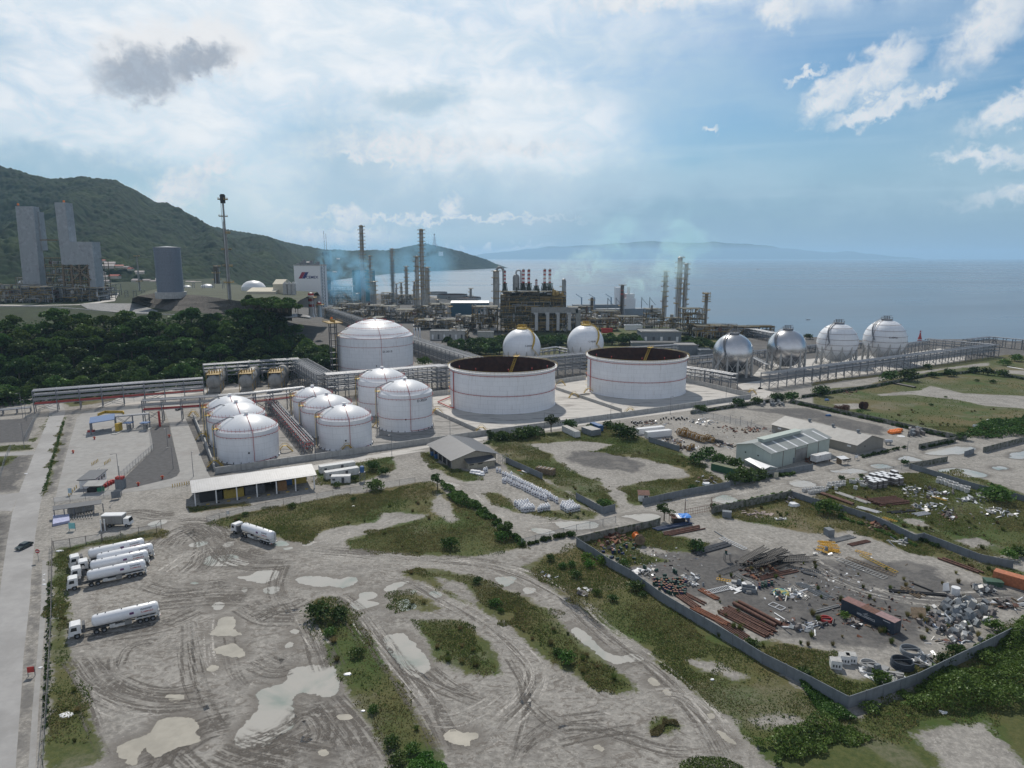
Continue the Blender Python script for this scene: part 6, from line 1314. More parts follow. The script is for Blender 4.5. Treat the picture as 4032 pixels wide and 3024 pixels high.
smoke('smoke_cloud', 'greenish white smoke puff above the bay, right of two', [gd('C', 1720,150,900), gd('C', 1680,200,900), gd('C', 1800,190,900), gd('C', 1740,60,900), gd('C', 1710,-60,900)],[50,50,48,34,30],.022,(.66,.96,1.0),.6,.44)
# woods on the slope
TREES = [tree_meshes('t', 100+i, 9.5,5.9,13,2200,.55,[L_dark, L_mid, L_dark, L_mid, L_dark][i]) for i in range(5)]
TREES.append(tree_meshes('t', 120,9,6.4,11,1900,.52, L_mid, .25))
rg = random.Random(21); cand = []
def slope_s(x, y): return (x+117)*(-.565)+(y-458)*.825
for k in range(9000):
 x = rg.uniform(-460,-96); y = rg.uniform(250,620); s_ = slope_s(x, y); q = (x+125)*.917+(y-480)*.4
 if not (-12 < s_ < 70) or q > 2: continue
 if abs(x/y) > .82: continue
 if all((x-a)**2+(y-c)**2 > 7.3**2 for a, c in cand): cand.append((x, y))
cand.sort(key=lambda p: p[0]**2+p[1]**2)
WL = ['leafy tree in the dense wood on the slope', 'bright crowned tree in the dense wood on the slope', 'dark rounded tree in the dense wood on the slope', 'broad leafy tree in the dense wood on the slope', 'dusky tree in the dense wood on the slope', 'flat crowned tree in the dense wood on the slope']
for i, (x, y) in enumerate(cand[:300]):
 k = rg.randrange(6); s_ = rg.uniform(.85,1.4); tree(*TREES[k],(x, y, float(hfun(x, y))),(s_*rg.uniform(.9,1.15), s_, s_*rg.uniform(.85,1.1)), rg.uniform(0,6.28), WL[k], 'trees of the wood on the slope')
rn = np.random.default_rng(5); X = rn.uniform(-480,-90,60000); Y = rn.uniform(250,620,60000); s_ = slope_s(X, Y); q = (X+125)*.917+(Y-480)*.4
k = (s_ > -18) & (s_ < 84) & (q < 14) & (np.abs(X/Y) < .84); X, Y = X[k], Y[k]
V, F = leaf_quads(np.stack([X, Y, hfun(X, Y)+np.abs(rn.normal(0,1.6, len(X)))+.3],1),.95, rn, .5); kind(link('undergrowth', raw_mesh('undergrowth', V, F, L_dark)), 'stuff', 'dark undergrowth between the trees of the slope')
def hedge(items, w, h, n, lm, label, ls=.4, name='hedge', cat='hedge', k='thing', z=0.0, rng=None):
 P = [Vector(p) for r, pts in items for p in gl(r, pts, z)] if isinstance(items[0][0], str) else [Vector(p) for p in items]
 rng = rng or np.random.default_rng(int(abs(P[0].x*13+P[0].y*7)) % 99999); seg = [(a, c, (c-a).length) for a, c in zip(P[:-1], P[1:])]; tot = sum(s[2] for s in seg); lb = []
 for i in range(max(3, int(tot/(h*.55)))):
  u = rng.uniform(0, tot)
  for a, c, L in seg:
   if u <= L: q = a.lerp(c, u/L); break
   u -= L
  hh = h*rng.uniform(.45,1.0); lb.append((q.x+rng.uniform(-.5,.5)*w, q.y+rng.uniform(-.5,.5)*w, q.z+hh*.35, hh*rng.uniform(.55,.75)))
 C = crown_points(rng, lb, n, .35); C[:, 2] = z+np.abs(C[:, 2]-z); V, F = leaf_quads(C, ls, rng, .6); c0 = P[0]; V = V-np.array([c0.x, c0.y, c0.z])
 o = link(name, raw_mesh(name, V, F, lm), None, c0)
 return tag(o, label, cat) if k == 'thing' else kind(o, 'stuff', label)
# single bushes and trees
BU = [bush_mesh('bush', 300+i, 1,1,.75,9,420,.085,[L_dark, L_mid, L_bright, L_mid][i]) for i in range(4)]
GR = []
for i in range(2):
 rn = np.random.default_rng(40+i); n = 260; a = rn.uniform(0,6.28, n); r0 = rn.uniform(0,.28, n); lean = rn.uniform(.05,.5, n); hh = rn.uniform(.5,1.0, n)
 B0 = np.stack([r0*np.cos(a), r0*np.sin(a),0*a],1); T0 = np.stack([(r0+lean)*np.cos(a),(r0+lean)*np.sin(a), hh],1); sd_ = np.stack([-np.sin(a), np.cos(a),0*a],1)*.02
 V = np.stack([B0-sd_, B0+sd_, T0+sd_*.3, T0-sd_*.3],1).reshape(-1,3); GR.append(raw_mesh('tall_grass', V, np.arange(n*4).reshape(n, 4),[L_grass, L_dry][i]))
rg = random.Random(8); bcount = {}
def bush(r, x, y, wpx, k, label, z=0.0, hs=1.0, mesh=None, name='bush', cat='bush', group=None):
 p = g(r, x, y, z); s_ = wpx/ZR[r][2]*pxm(p)*.75; o = link(name, mesh or BU[k], None, p, rg.uniform(0,6.28)); o.scale = (s_, s_*rg.uniform(.8,1.1), s_*hs); return tag(o, label, cat, group)
for a in [('N', 400,700,170,0, 'dark feathery bush at the head of the long grass island'),('N', 520,700,130,0, 'second dark bush right of the feathery one on the grass island'),('N', 470,790,90,1, 'light tufted shrub below the dark bushes of the grass island'),('N', 640,920,100,1, 'low green bush halfway along the long grass island'),
 ('N', 745,1270,80,1, 'small bush on the lower part of the long grass island'),('N', 870,1480,110,0, 'bush near the lower end of the long grass island'),('N', 890,1600,130,1, 'pale feathery bush at the bottom of the long grass island'),('N', 980,1520,110,1, 'tufted shrub above the bright bush at the bottom edge'),  ('N', 1380,470,70,0, 'dark bush on the middle grass island'),('N', 1500,610,80,1, 'shrub on the inner edge of the curved grass island'),('N', 1535,650,50,1, 'small shrub below the one on the curved grass island'),('N', 1890,915,75,1, 'round tufted shrub standing alone on the curved grass island'),
 ('N', 1945,965,120,2, 'yellow-green shrub on the curved grass island'),('N', 1220,250,120,1, 'olive bush at the wedge of the upper grass field'),('N', 1540,200,100,1, 'bush near the right corner of the upper grass field'),('R', 1080,1240,170,0, 'dark green bush where the two tracks part'),('Q', 530,665,60,0, 'dark shrub by the little white sign on the fence'),
 ('Q', 900,605,80,1, 'shrub on the fence line above the tanker truck'),('Q', 1385,545,50,0, 'small dark shrub inside the upper grass field'),('Q', 1560,460,150,1, 'spreading green bush on the fence line below the water tank'),('Q', 1560,300,130,0, 'dark bush right of the blue water tank'),('Q', 1620,340,110,0, 'lower dark bush right of the blue water tank'),
 ('Q', 1400,395,80,0, 'dark bush between the white cabins'),('Q', 1255,440,70,0, 'dark grass clump against the front white cabin'),('K', 1530,560,150,0, 'dark leafy bush in the scrap yard beside the long pipes'),('K', 1040,870,140,0, 'dark bush outside the wall at the drum heap'),('K', 1105,925,70,1, 'pale tufted bush below the wall bush'),('K', 345,640,90,0, 'olive bush at the top of the grass verge'),
 ('K', 530,440,80,0, 'dark bush at the bend of the wire fence'),('K', 940,690,120,1, 'light green bush inside the yard wall'),('K', 450,700,80,1, 'pale tussock on the verge, left of two'),('K', 520,690,90,1, 'pale tussock on the verge, right of two'),('K', 640,640,110,2, 'pale green tussock near the wall end'),('K', 670,690,100,2, 'pale green tussock below the one at the wall end'),('K', 780,660,110,2, 'pale green bush against the yard wall'),('K', 550,770,110,1, 'low green bush in the middle of the verge'),
 ('K', 730,920,90,1, 'low bush halfway down the verge'),('K', 860,960,90,0, 'darker low bush halfway down the verge'),('K', 800,210,130,1, 'green bush in the corner of the sheet wall'),('R', 2140,960,150,0, 'dark bush beside the sheet wall corner'),('K', 1500,60,80,0, 'small bush behind the sheet wall near the hut'),('I', 600,790,70,1, 'small green bush behind the wall near the white pallets'),
 ('H', 1540,760,150,0, 'dark bush left of the white trailers'),('H', 1620,790,170,0, 'dark bush below the white trailers'),('H', 1195,715,120,0, 'dark bush behind the grey containers'),('H', 610,780,70,0, 'small tree-like bush beside the grey-roofed building'),('H', 820,790,140,0, 'dark bush in the hedge above the grass yard'),('H', 700,800,110,0, 'dark bush left in the hedge above the grass yard'),('H', 930,775,140,0, 'dark bush right in the hedge above the grass yard'),
 ('H', 1320,720,70,0, 'small bush left of the blue container'),('H', 1450,710,90,0, 'bush right of the blue container'),('I', 945,185,105,0, 'dark round bush at the bund corner, left of two'),('I', 1058,165,95,0, 'dark round bush at the bund corner, right of two'),('I', 655,225,90,0, 'dark bush on the ivy wall by the drums'),('I', 1200,145,110,0, 'bush at the end of the ivy wall'),('I', 1300,150,130,0, 'broad bush right of the ivy wall'),
 ('I', 620,600,150,0, 'dark bush at the corner left of the green container'),('I', 690,560,140,0, 'dark bush above the green container'),('I', 790,600,130,1, 'lighter bush above the green container'),('I', 920,640,150,0, 'dark bush beside the green-white warehouse'),('I', 905,745,150,0, 'left part of the spreading trees before the warehouse'),('I', 1010,735,190,0, 'wide spreading dark tree before the warehouse canopy'),('I', 1090,710,120,0, 'right part of the spreading trees before the warehouse'),
 ('I', 1580,965,190,1, 'big round green bush over the wall between the scrap yards'),('I', 1690,720,60,0, 'small bush on the track verge beside the sacks'),('I', 1830,695,40,0, 'tiny round bush by the brown crates'),('I', 770,935,80,0, 'dark bush at the gate post'),('I', 1680,990,60,1, 'small bush below the big round one'),('L', 300,1170,120,0, 'green bush inside the long wall near the pipes'),('L', 640,1370,130,0, 'dark bush inside the long wall above the corner'),
 ('L', 1640,1280,150,0, 'dark bush by the lower right wall, left one'),('L', 1740,1230,150,1, 'bush by the lower right wall, right one'),('L', 2010,130,200,1, 'spreading bush over the upper right wall'),('L', 2170,520,130,0, 'dark bush at the right edge above the orange container'),('L', 2100,540,120,2, 'pale bush left of the dark one at the right edge'),('L', 1200,1420,160,1, 'bush below the white sheets near the wall'),('L', 1990,1040,130,2, 'bright bush right of the cabinet heap'),('L', 940,960,80,2, 'pale tall shrub before the dark container'),
 ('J', 690,480,180,0, 'dark bush row across the field, left part'),('J', 860,470,190,0, 'dark bush row across the field, middle part'),('J', 1075,365,90,0, 'dark bush on the verge below the long rack'),('J', 1130,440,90,0, 'bush in the middle of the field wall'),('J', 1290,430,120,0, 'bush at the right of the field wall'),('J', 1490,400,110,0, 'dark bush before the far wall, left one'),('J', 1620,415,120,0, 'dark bush before the far wall, middle one'),('J', 1750,430,120,0, 'dark bush before the far wall, right one'),
 ('J', 60,610,170,0, 'broad dark bush at the left end of the field wall'),('J', 1680,495,60,1, 'single round shrub in the far field'),('J', 1530,480,45,1, 'smaller round shrub in the far field'),('J', 1240,630,30,1, 'tiny shrub in the middle of the far field'),('J', 1105,705,40,1, 'tiny pale shrub in the dry field'),('J', 430,775,65,2, 'bright shrub below the rusty reels'),('J', 1385,1020,130,0, 'bush at the end of the mossy wall'),('J', 870,1260,90,0, 'bush at the left end of the right track wall'),('J', 450,1365,45,0, 'small bush by the right track fence'),
 ('J', 1790,330,110,1, 'olive bush on the far right verge'),('J', 1900,290,120,1, 'olive bush near the right edge below the shore rack'),('D', 905,365,60,0, 'dark bush on the shore between silver and white spheres'),('E', 685,850,90,0, 'dark round bush under the pipe bridge'),('E', 440,730,260,0, 'dark bush mass behind the pipe bridge'),('E', 60,690,220,0, 'dark bush at the left edge behind the pipe bridge'),('E', 900,670,250,1, 'spreading pale tree behind the pipe bridge'),('F', 1950,480,120,1, 'green bush right of the largest dome tank')]: bush(*a)
for j in range(0): pass
OT = tree_meshes('t', 140,7,3.4,9,900,.30, L_dark, .3)
for r, x, y, s_, l in (('H', 1050,735,1.15, 'open feathery tree beside the light post above the grey containers'),('K', 1275,310,.8, 'upright dark green tree beside the blue tarp shelter'),('R', 340,760,.8, 'dark green tree at the left end of the track hedge'),('N', 1570,180,.65, 'dark tree at the corner where the tracks fork'),('E', 1190,640,1.1, 'pale spreading tree before the wood'),('E', 490,600,1.0, 'silvery leaved tree in front of the wood'),('E', 760,620,1.1, 'second silvery leaved tree in front of the wood'),('H', 2110,600,.6, 'small tree on the ivy wall'),('R', 910,205,.55, 'small tree by the road behind the grey-roofed building')):
 tree(*OT, g(r, x, y), s_, rg.uniform(0,6), l)
for r, x0, x1, y0, y1, n, z, l in (('C', -60,170,1000,1110,26,0, 'leafy tree left of the left lettered sphere'),('C', 500,740,1000,1040,20,0, 'leafy tree between the two lettered spheres'),('C', 1050,1380,980,1020,24,0, 'leafy tree behind the right lettered sphere'),('C', 1720,1860,1000,1060,9,0, 'leafy tree right of the grey substation'),('C', 1960,2030,1040,1090,5,0, 'leafy tree by the nearest silver sphere'),('B', 1660,2150,1240,1330,26,0, 'leafy tree right of the diagonal pipe rack'),('D', 60,300,400,430,8,0, 'leafy tree behind the nearest silver sphere'),('B', 100,430,900,950,24,41, 'leafy tree on the terrace before the white slab tower'),('B', -80,200,870,930,22,42, 'leafy tree on the terrace hedge')):
 for i in range(n):
  p = g(r, rg.uniform(x0, x1), rg.uniform(y0, y1), z); s_ = rg.uniform(.6,1.0) if z == 0 else rg.uniform(.45,.8); k = rg.randrange(6); tree(*TREES[k], p-Vector((0,0,.5)), s_, rg.uniform(0,6.28), l, l.replace('leafy tree', 'trees'))
def thicket(items, n, h, ls, lm, label, seed):
 poly = wpm(items); a = np.array(poly); rn = np.random.default_rng(seed); P = rn.uniform(a.min(0), a.max(0),(n*4,2)); d = sdf(P, poly)+fbm(P[:, 0], P[:, 1],5,3, seed+7)*6; k_ = (d > 0) & (sdf(P, poly) > -1.5); P = P[k_][:n]; d = d[k_][:n]
 hh = (.35+.65*np.clip(d/3,0,1))*h*(.15+1.5*np.clip(fbm(P[:, 0], P[:, 1],6,3, seed)+.35,0,1)); u = rn.uniform(0,1, len(P))**.35
 V, F = leaf_quads(np.stack([P[:, 0], P[:, 1], hh*u+.05],1), ls, rn, .6); return kind(link('thicket', raw_mesh('thicket', V, F, lm)), 'stuff', label)
thicket([('O', [(1385,640),(1500,600),(1700,490),(1900,370),(2050,300),(2130,240),(2400,160),(2450,500),(2212,560),(2000,590),(1850,600),(1700,640),(1500,690),(1350,760),(1150,880),(1000,900),(930,760),(1100,700),(1250,680)])],34000,2.6,.22, L_mid, 'dense bright green thicket below the lower right wall', 3)
thicket([('O', [(1150,470),(1250,500),(1380,600),(1370,650),(1200,560)])],3000,1.8,.22, L_mid, 'leafy thicket outside the wall corner', 4)
thicket([('J', [(1440,1000),(1560,870),(1700,850),(1972,820),(2200,790),(2200,960),(1972,1000),(1700,1010)])],9000,3.5,.42, L_mid, 'dense thicket by the right edge above the flooded track', 5)
thicket([('R', [(380,700),(480,740),(560,800),(680,890),(760,950),(860,1020),(980,1120),(900,1130),(760,1040),(560,900),(400,780)])],8000,2.0,.25, L_mid, 'hedge of tall grass along the track edge', 6)
thicket([('N', [(900,1640),(960,1570),(1060,1530),(1160,1560),(1220,1640),(1250,1720),(900,1720)])],3500,2.2,.16, L_bright, 'bright green rounded bush cut by the bottom edge', 7)
thicket([('O', [(600,890),(700,835),(800,825),(900,890),(900,960),(600,960)])],3500,1.0,.14, L_mid, 'low green growth at the bottom edge beside the dirt bend', 17)
thicket([('O', [(430,690),(440,640),(480,612),(540,625),(575,680),(540,720),(440,725)])],2500,.7,.12, L_dry, 'round weed patch in the dirt bend', 8)
thicket([('H', [(560,790),(640,770),(1000,735),(1000,770),(700,810),(560,830)])],4500,2.0,.3, L_dark, 'dark hedge along the perimeter road', 9)
thicket([('E', [(-100,740),(340,690),(600,660),(600,690),(300,720),(-100,790)])],3000,2.0,.4, L_mid, 'green hedge behind the pipe bridge', 10)
thicket([('E', [(580,650),(1760,570),(1760,600),(1000,650),(600,690)])],3500,1.6,.4, L_dark, 'ivy fence line at the foot of the wood', 11)
for i, (it, h, n, lm, l) in enumerate([([('D', [(790,752),(1330,868),(1660,945),(1860,985)])],1.9,9000, L_dark, 'moss and vines covering the long mossy wall'),([('D', [(860,722),(1300,655),(1620,590),(1830,575),(1960,560),(2212,612)])],2.0,8000, L_dark, 'scrub covering the field wall'),
 ([('J', [(990,1112),(1330,1042)])],1.8,2500, L_dark, 'moss on the wall piece at the junction'),([('I', [(590,240),(1000,178),(1260,140)])],1.6,3500, L_dark, 'vines on the ivy-grown wall'),([('R', [(760,950),(860,1010),(1010,1125)]),('N', [(1500,112),(1640,192),(1670,240)])],1.7,3500, L_mid, 'vines on the sunken wall at the track fork'),
 ([('N', [(1670,240),(1800,205),(2000,165)])],1.6,2500, L_mid, 'vines on the wall left of the track'),([('I', [(960,745),(1200,695),(1340,680)])],1.6,2500, L_dark, 'vines on the wall before the warehouse'),([('I', [(1680,1000),(1880,1060),(2212,1200)])],1.0,3000, L_mid, 'weeds along the dividing wall'),
 ([('L', [(1250,320),(1500,420),(1620,470)])],1.3,2500, L_dark, 'dark weeds along the lower dividing wall'),([('I', [(1830,560),(2170,480)])],1.4,2500, L_dark, 'scrub line right of the beige warehouse'),([('K', [(610,470),(800,425),(1190,345)])],1.4,2500, L_dark, 'weeds behind the mossy track wall'),
 ([('I', [(760,925),(1100,850),(1310,810)])],1.2,1800, L_mid, 'weeds behind the ivy-flecked wall'),([('G', [(360,900),(430,640),(520,330)])],.5,2500, L_mid, 'grass along the roadside ditch'),([('M', [(318,480),(315,700),(300,1000),(290,1400)])],.5,1500, L_mid, 'weeds along the roadside fence')]):
 hedge(it, .9, h, n, lm, l, .3 if h > 1.5 else .22, 'vines' if 'vine' in l or 'moss' in l else 'weeds', 'hedge', 'stuff')
# grass cover
def grass_cover(n, ymax, hmin, hmax, w, lm, label, seed, nz, dens=1.0):
 rn = np.random.default_rng(seed); pts = []
 while sum(len(p) for p in pts) < n:
  Y = 95+(ymax-95)*rn.uniform(0,1,60000)**.8; X = rn.uniform(-.78,.80,60000)*Y; P = np.stack([X, Y],1)
  k = grass_at(P)+fbm(X, Y, 5,3,2)*5 > .6; P = P[k]; k = fbm(P[:, 0], P[:, 1], nz, 3, seed) > rn.uniform(-.35,.25, len(P)); pts.append(P[k])
 P = np.concatenate(pts)[:n]; a = rn.uniform(0,6.28, n); b_ = rn.uniform(0,6.28, n); hh = rn.uniform(hmin, hmax, n)*(.5+1.0*np.clip(fbm(P[:, 0], P[:, 1],9,3, seed+5)+.4,0,1)); sw = w*rn.uniform(.6,1.4, n); lean = hh*rn.uniform(.2,.9, n)
 B = np.stack([P[:, 0], P[:, 1],0*a],1); sd_ = np.stack([np.cos(a), np.sin(a),0*a],1)*sw[:, None]; T_ = B+np.stack([np.cos(b_)*lean, np.sin(b_)*lean, hh],1)
 V = np.stack([B-sd_, B+sd_, T_+sd_*.5, T_-sd_*.5],1).reshape(-1,3); kind(link('grass', raw_mesh('grass', V, np.arange(4*n).reshape(n, 4), lm)), 'stuff', label)
grass_cover(130000,300,.10,.30,.10, L_grass, 'short green grass on the vacant ground', 1,14)
grass_cover(170000,300,.10,.32,.10, L_dry, 'dry brownish grass on the vacant ground', 2,11)
grass_cover(9000,420,.2,.45,.18, L_grass, 'taller weeds on the vacant ground', 3,9)
rn = np.random.default_rng(77); P = []
while len(P) < 220:
 y = 95+240*rn.uniform(0,1,500); x = rn.uniform(-.78,.8,500)*y; q = np.stack([x, y],1); k = (grass_at(q) > 1) & (fbm(x, y, 30,3,4) > 0); P += [tuple(v) for v in q[k]]
for i, (x, y) in enumerate(P[:220]):
 o = link('grass_tussock', GR[i % 2], None, (x, y, 0), rn.uniform(0,6)); s_ = rn.uniform(.5,1.1); o.scale = (s_*1.3, s_*1.3, s_); tag(o, ['green tussock of tall grass on the vacant ground', 'dry tussock of tall grass on the vacant ground'][i % 2], 'grass tussock', 'tussocks of tall grass')
# tanker trucks
def wheel_mesh():
 m = MB(); m.lathe([(.30,-.14),(.50,-.16),(.52,-.08),(.52,.08),(.50,.16),(.30,.14)],20, axis='y'); me = m.mesh('tyre', M_rubber, True)
 m = MB(); m.lathe([(.01,-.06),(.12,-.13),(.14,-.06),(.30,-.10),(.30,.10),(.14,.06),(.01,.06)],16, axis='y'); return me, m.mesh('rim', M_pipeg, True)
TY, RM = wheel_mesh()
def wheels(t, xs, ys=(-1.08,1.08), z=.52, s=1.0):
 for x in xs:
  for y in ys:
   w = link('wheel', TY, t, (x, y, z)); w.scale = (s, s*1.3, s); link('rim', RM, w)
M_dirty = mat('dusty_white_paint', (.62,.62,.60),.4, var=.12, vs=.8, streak=.3)
M_tnk = mat('tanker_white', (.78,.79,.81),.28, var=.04, col2=(.55,.53,.49), c2=(.6,.8), c2s=.7)
M_logo = mat('logo_purple', (.12,.04,.14),.6, var=0)
def build_tanker():
 t = thing('tanker_truck', 'x', 'tanker truck')
 m = MB(); pr_ = [(-.02,.75),(-.02,1.6),(.22,2.75),(.5,2.95),(2.0,2.95),(2.15,2.8),(2.15,.95),(1.95,.95),(1.95,1.05),(.85,1.05),(.85,.75)]
 m.hexa([(x, 1.2, z) for x, z in pr_],[(x, -1.2, z) for x, z in pr_]); cab = m.build('cab', M_white2, t)
 m = MB(); m.poly([(-.035,-1.05,1.7),(-.035,1.05,1.7),(.19,1.0,2.68),(.19,-1.0,2.68)]); m.build('windscreen', M_glass, cab)
 for s_ in (-1,1): m = MB(); m.poly([(.35, s_*1.212,1.75),(1.45, s_*1.212,1.75),(1.45, s_*1.212,2.5),(.55, s_*1.212,2.5)]); m.build('side_window', M_glass, cab)
 for s_ in (-1,1): MB().box(-.05, s_*.85,.95,.08,.4,.25).build('headlight', M_pipe, cab)
 for s_ in (-1,1): MB().box(-.1, s_*1.38,1.7,.12,.2,.8).build('mirror', M_blk, cab)
 MB().box(-.04,0,.45,.22,2.35,.42).build('bumper', M_white2, t); MB().box(-.03,0,.95,.06,1.3,.6).build('grille', M_dark, cab)
 m = MB()
 for s_ in (-1,1): m.box(8.5, s_*.45,.78,14.5,.12,.28); m.box(5.5, s_*.4,.72,8,.14,.3)
 m.build('chassis', M_dark, t); MB().box(2.6,0,.9,.5,2.1,1.7).build('exhaust_stack', M_dark, t); 
 wheels(t, (1.4,),(-1.02,1.02)); wheels(t, (4.75,6.1,12.6,13.8,15.0))
 R = 1.22; m = MB(); m.lathe([(.01,4.0),(R*.5,4.06),(R*.85,4.28),(R, 4.65),(R, 15.7),(R*.85,16.05),(R*.5,16.25),(.01,16.3)],32,(0,0,2.45), axis='x'); tk = m.build('tank', M_tnk, t, True)
 m = MB()
 for i, x in enumerate((5.2,6.6,9.5,12.4,14.6)): m.cyl((x, 0,3.6),(x, 0,3.85),.12, n=8)
 m.build('valve', M_dark, tk)
 def tt(txt, x0, w, z0, h, mt):
  for s_ in (-1,1):
   vs, fs = text_geo(txt, True, .15 if txt[0] == 'T' else 0); m = MB(); V = []
   for a, c in vs:
    th = (z0+c*h-0)/R; V.append((x0+(a if s_ < 0 else 1-a)*w, s_*(R+.012)*math.cos(th),2.45+(R+.012)*math.sin(th)))
   m.add(V, fs); m.build('lettering', mt, tk)
 tt('TRANSWEST', 12.8,2.3,.42,.34, M_chr); tt('FLAMMABLE', 12.9,2.3,-.14,.34, mat('faded_red', (.45,.10,.09),.6, var=0))
 for s_ in (-1,1): MB().box(11.2, s_*1.2,2.45,.8,.06,.5).build('logo_patch', M_logo, tk)
 m = MB()
 for s_ in (-1,1): m.box(13.8, s_*1.12,1.16,4.1,.5,.08); m.box(9.3, s_*1.0,.55,3.6,.35,.45); m.box(7.6, s_*1.05,.6,1.0,.3,.7)
 m.build('fender', M_dirty, t); m = MB(); m.box(16.2,0,.6,.5,2.4,.25); m.box(16.0,0,1.0,.7,1.6,.9); m.build('rear_bumper', M_dirty, t)
 MB().box(10.4,-1.05,.5,1.2,.4,.9).build('valve_cabinet', M_vess, t)
 for s_ in (-1,1): MB().box(16.47, s_*.95,.65,.05,.35,.15).build('tail_light', M_red, t)
 m = MB()
 for s_ in (-.25,.25): m.bar((16.42, s_+.6,.9),(16.42, s_+.6,3.4),.05)
 for k in range(7): m.bar((16.42,.35,1.1+k*.35),(16.42,.85,1.1+k*.35),.04)
 m.build('ladder', M_steel, t); return t
tk0 = build_tanker()
def place_tanker(r, f, e, label, first=False):
 F, E = g(r, *f), g(r, *e); d = (E-F); s_ = d.length/(15.0-1.4); an = math.atan2(d.y, d.x); o = F-Vector((math.cos(an), math.sin(an),0))*1.4*s_+Vector((-math.sin(an), math.cos(an),0))*1.2*s_; s_ = s_
 if first: tk0.location = o; tk0.rotation_euler = (0,0, an); tk0.scale = (s_,)*3; tk0['label'] = label; tk0['group'] = 'parked gas tanker trucks'; return tk0
 return dup(tk0, o, an, label, 'parked gas tanker trucks', s_)
place_tanker('M', (495,835),(978,717), 'white tanker truck parked alone, nearest to the viewer', True)
place_tanker('M', (478,527),(900,434), 'white tanker truck at the front of the row of four')
place_tanker('M', (500,464),(918,371), 'white tanker truck second from the front in the row of four')
place_tanker('M', (545,415),(950,326), 'white tanker truck third from the front in the row of four')
place_tanker('M', (492,385),(895,292), 'white tanker truck at the back of the row of four')
place_tanker('M', (1495,168),(1702,238), 'white tanker truck standing apart beside the grass field')
t = thing('dump_truck', 'small truck with a grey covered body parked under the lot entrance', 'truck', g('U', 1110,1230),.05); s_ = 1.0
MB().box(3.6,0,1.1,5.6,2.4,2.3, top=1.0).build('cargo_body', M_vess, t); MB().box(3.6,0,3.4,5.8,2.6,.25).build('body_cover', M_white2, t)
m = MB(); m.hexa([(6.6,-1.1,.7),(8.4,-1.1,.7),(8.4,1.1,.7),(6.6,1.1,.7)],[(6.6,-1.1,2.6),(8.0,-1.05,2.6),(8.0,1.05,2.6),(6.6,1.1,2.6)]); cb = m.build('cab', M_white2, t); MB().poly([(8.37,-1,1.6),(8.37,1,1.6),(8.06,.95,2.5),(8.06,-.95,2.5)]).build('windscreen', M_glass, cb); MB().box(4,0,.7,8,.9,.35).build('chassis', M_dark, t); wheels(t, (1.6,2.8,7.4),(-1,1),.48,.92)
def car(loc, an, mt, label):
 t = thing('car', label, 'car', loc, an); m = MB(); pr_ = [(-2.1,.35),(-2.15,.8),(-1.2,.95),(-.6,1.42),(.9,1.45),(1.75,.98),(2.1,.85),(2.1,.35)]
 m.hexa([(x, .85, z) for x, z in pr_[:3]+pr_[5:]],[(x, -.85, z) for x, z in pr_[:3]+pr_[5:]]); m.hexa([(-1.2,.8,.95),(1.75,.8,.97),(1.75,-.8,.97),(-1.2,-.8,.95)],[(-.6,.66,1.42),(.9,.66,1.45),(.9,-.66,1.45),(-.6,-.66,1.42)]); bd = m.build('body', mt, t)
 MB().poly([(-1.16,.72,1.0),(-1.16,-.72,1.0),(-.64,-.6,1.40),(-.64,.6,1.40)]).build('windscreen', M_glass, bd); MB().poly([(1.72,-.72,1.02),(1.72,.72,1.02),(.94,.6,1.42),(.94,-.6,1.42)]).build('rear_window', M_glass, bd)
 for s_ in (-1,1): MB().poly([(-1.0, s_*.80,1.0),(1.5, s_*.80,1.0),(.85, s_*.70,1.38),(-.6, s_*.70,1.38)]).build('side_window', M_glass, bd); MB().box(-2.12, s_*.6,.6,.08,.35,.16).build('headlight', M_white2, bd)
 wheels(t, (-1.3,1.3),(-.8,.8),.32,.6); return t
car(g('G', 200,1362),1.42, mat('dark_green_paint', (.05,.07,.07),.3,.3, var=0), 'dark car driving on the main road')
car(g('U', 1500,1140),.1, M_white2, 'white car behind the covered truck')
car(g('E', 1560,915),1.4, M_blk, 'black car under the second pipe bridge')
# gabled buildings
def gable(name, label, A, B, Cc, h, rise, mw, mr, over=.6, open_near=False, posts=0, cat='building', wall_sides=True):
 """A near corner, B along the ridge, Cc across: ground points"""
 an = math.atan2(B.y-A.y, B.x-A.x); L = (B-A).length; cr = Vector((-math.sin(an), math.cos(an),0)); w = (Cc-A).dot(cr); t = thing(name, label, cat, A, an); s_ = 1 if w > 0 else -1; w = abs(w)
 y = lambda q: s_*q
 if not open_near:
  m = MB(); P = [(0, y(0),-.3),(L, y(0),-.3),(L, y(w),-.3),(0, y(w),-.3)]; T_ = [(p[0], p[1], h) for p in P]; m.v = P+T_+[(0, y(w/2), h+rise),(L, y(w/2), h+rise)]
  m.f = [(0,1,5,4),(2,3,7,6),(1,2,6,9,5),(3,0,4,8,7)]; m.m = [0]*4; m.build('wall', mw, t)
 else:
  m = MB(); m.poly([(0, y(w),-.1),(L, y(w),-.1),(L, y(w), h),(0, y(w), h)]); m.build('wall', mw, t)
 k = rise/(w/2); a, c, d = (-over, y(-over), h-k*over),(L+over, y(-over), h-k*over), h+rise+.02
 for q0, q1 in ((y(-over), y(w/2)),(y(w+over), y(w/2))): MB().slab([(-over, q0, h-k*over+.1),(L+over, q0, h-k*over+.1),(L+over, q1, d+.1),(-over, q1, d+.1)],.12).build('roof', mr, t)
 if posts:
  pm_ = MB().box(0,0,-.2,.35,.35, h+.2).mesh('post', M_white2)
  for i in range(posts):
   for yy in (0, w): link('post', pm_, t, (L*i/(posts-1), y(yy),0))
  m = MB(); m.bar((0,0, h-.1),(L, 0, h-.1),.25,.4); m.build('eave_beam', M_white2, t)
 return t, L, w, s_
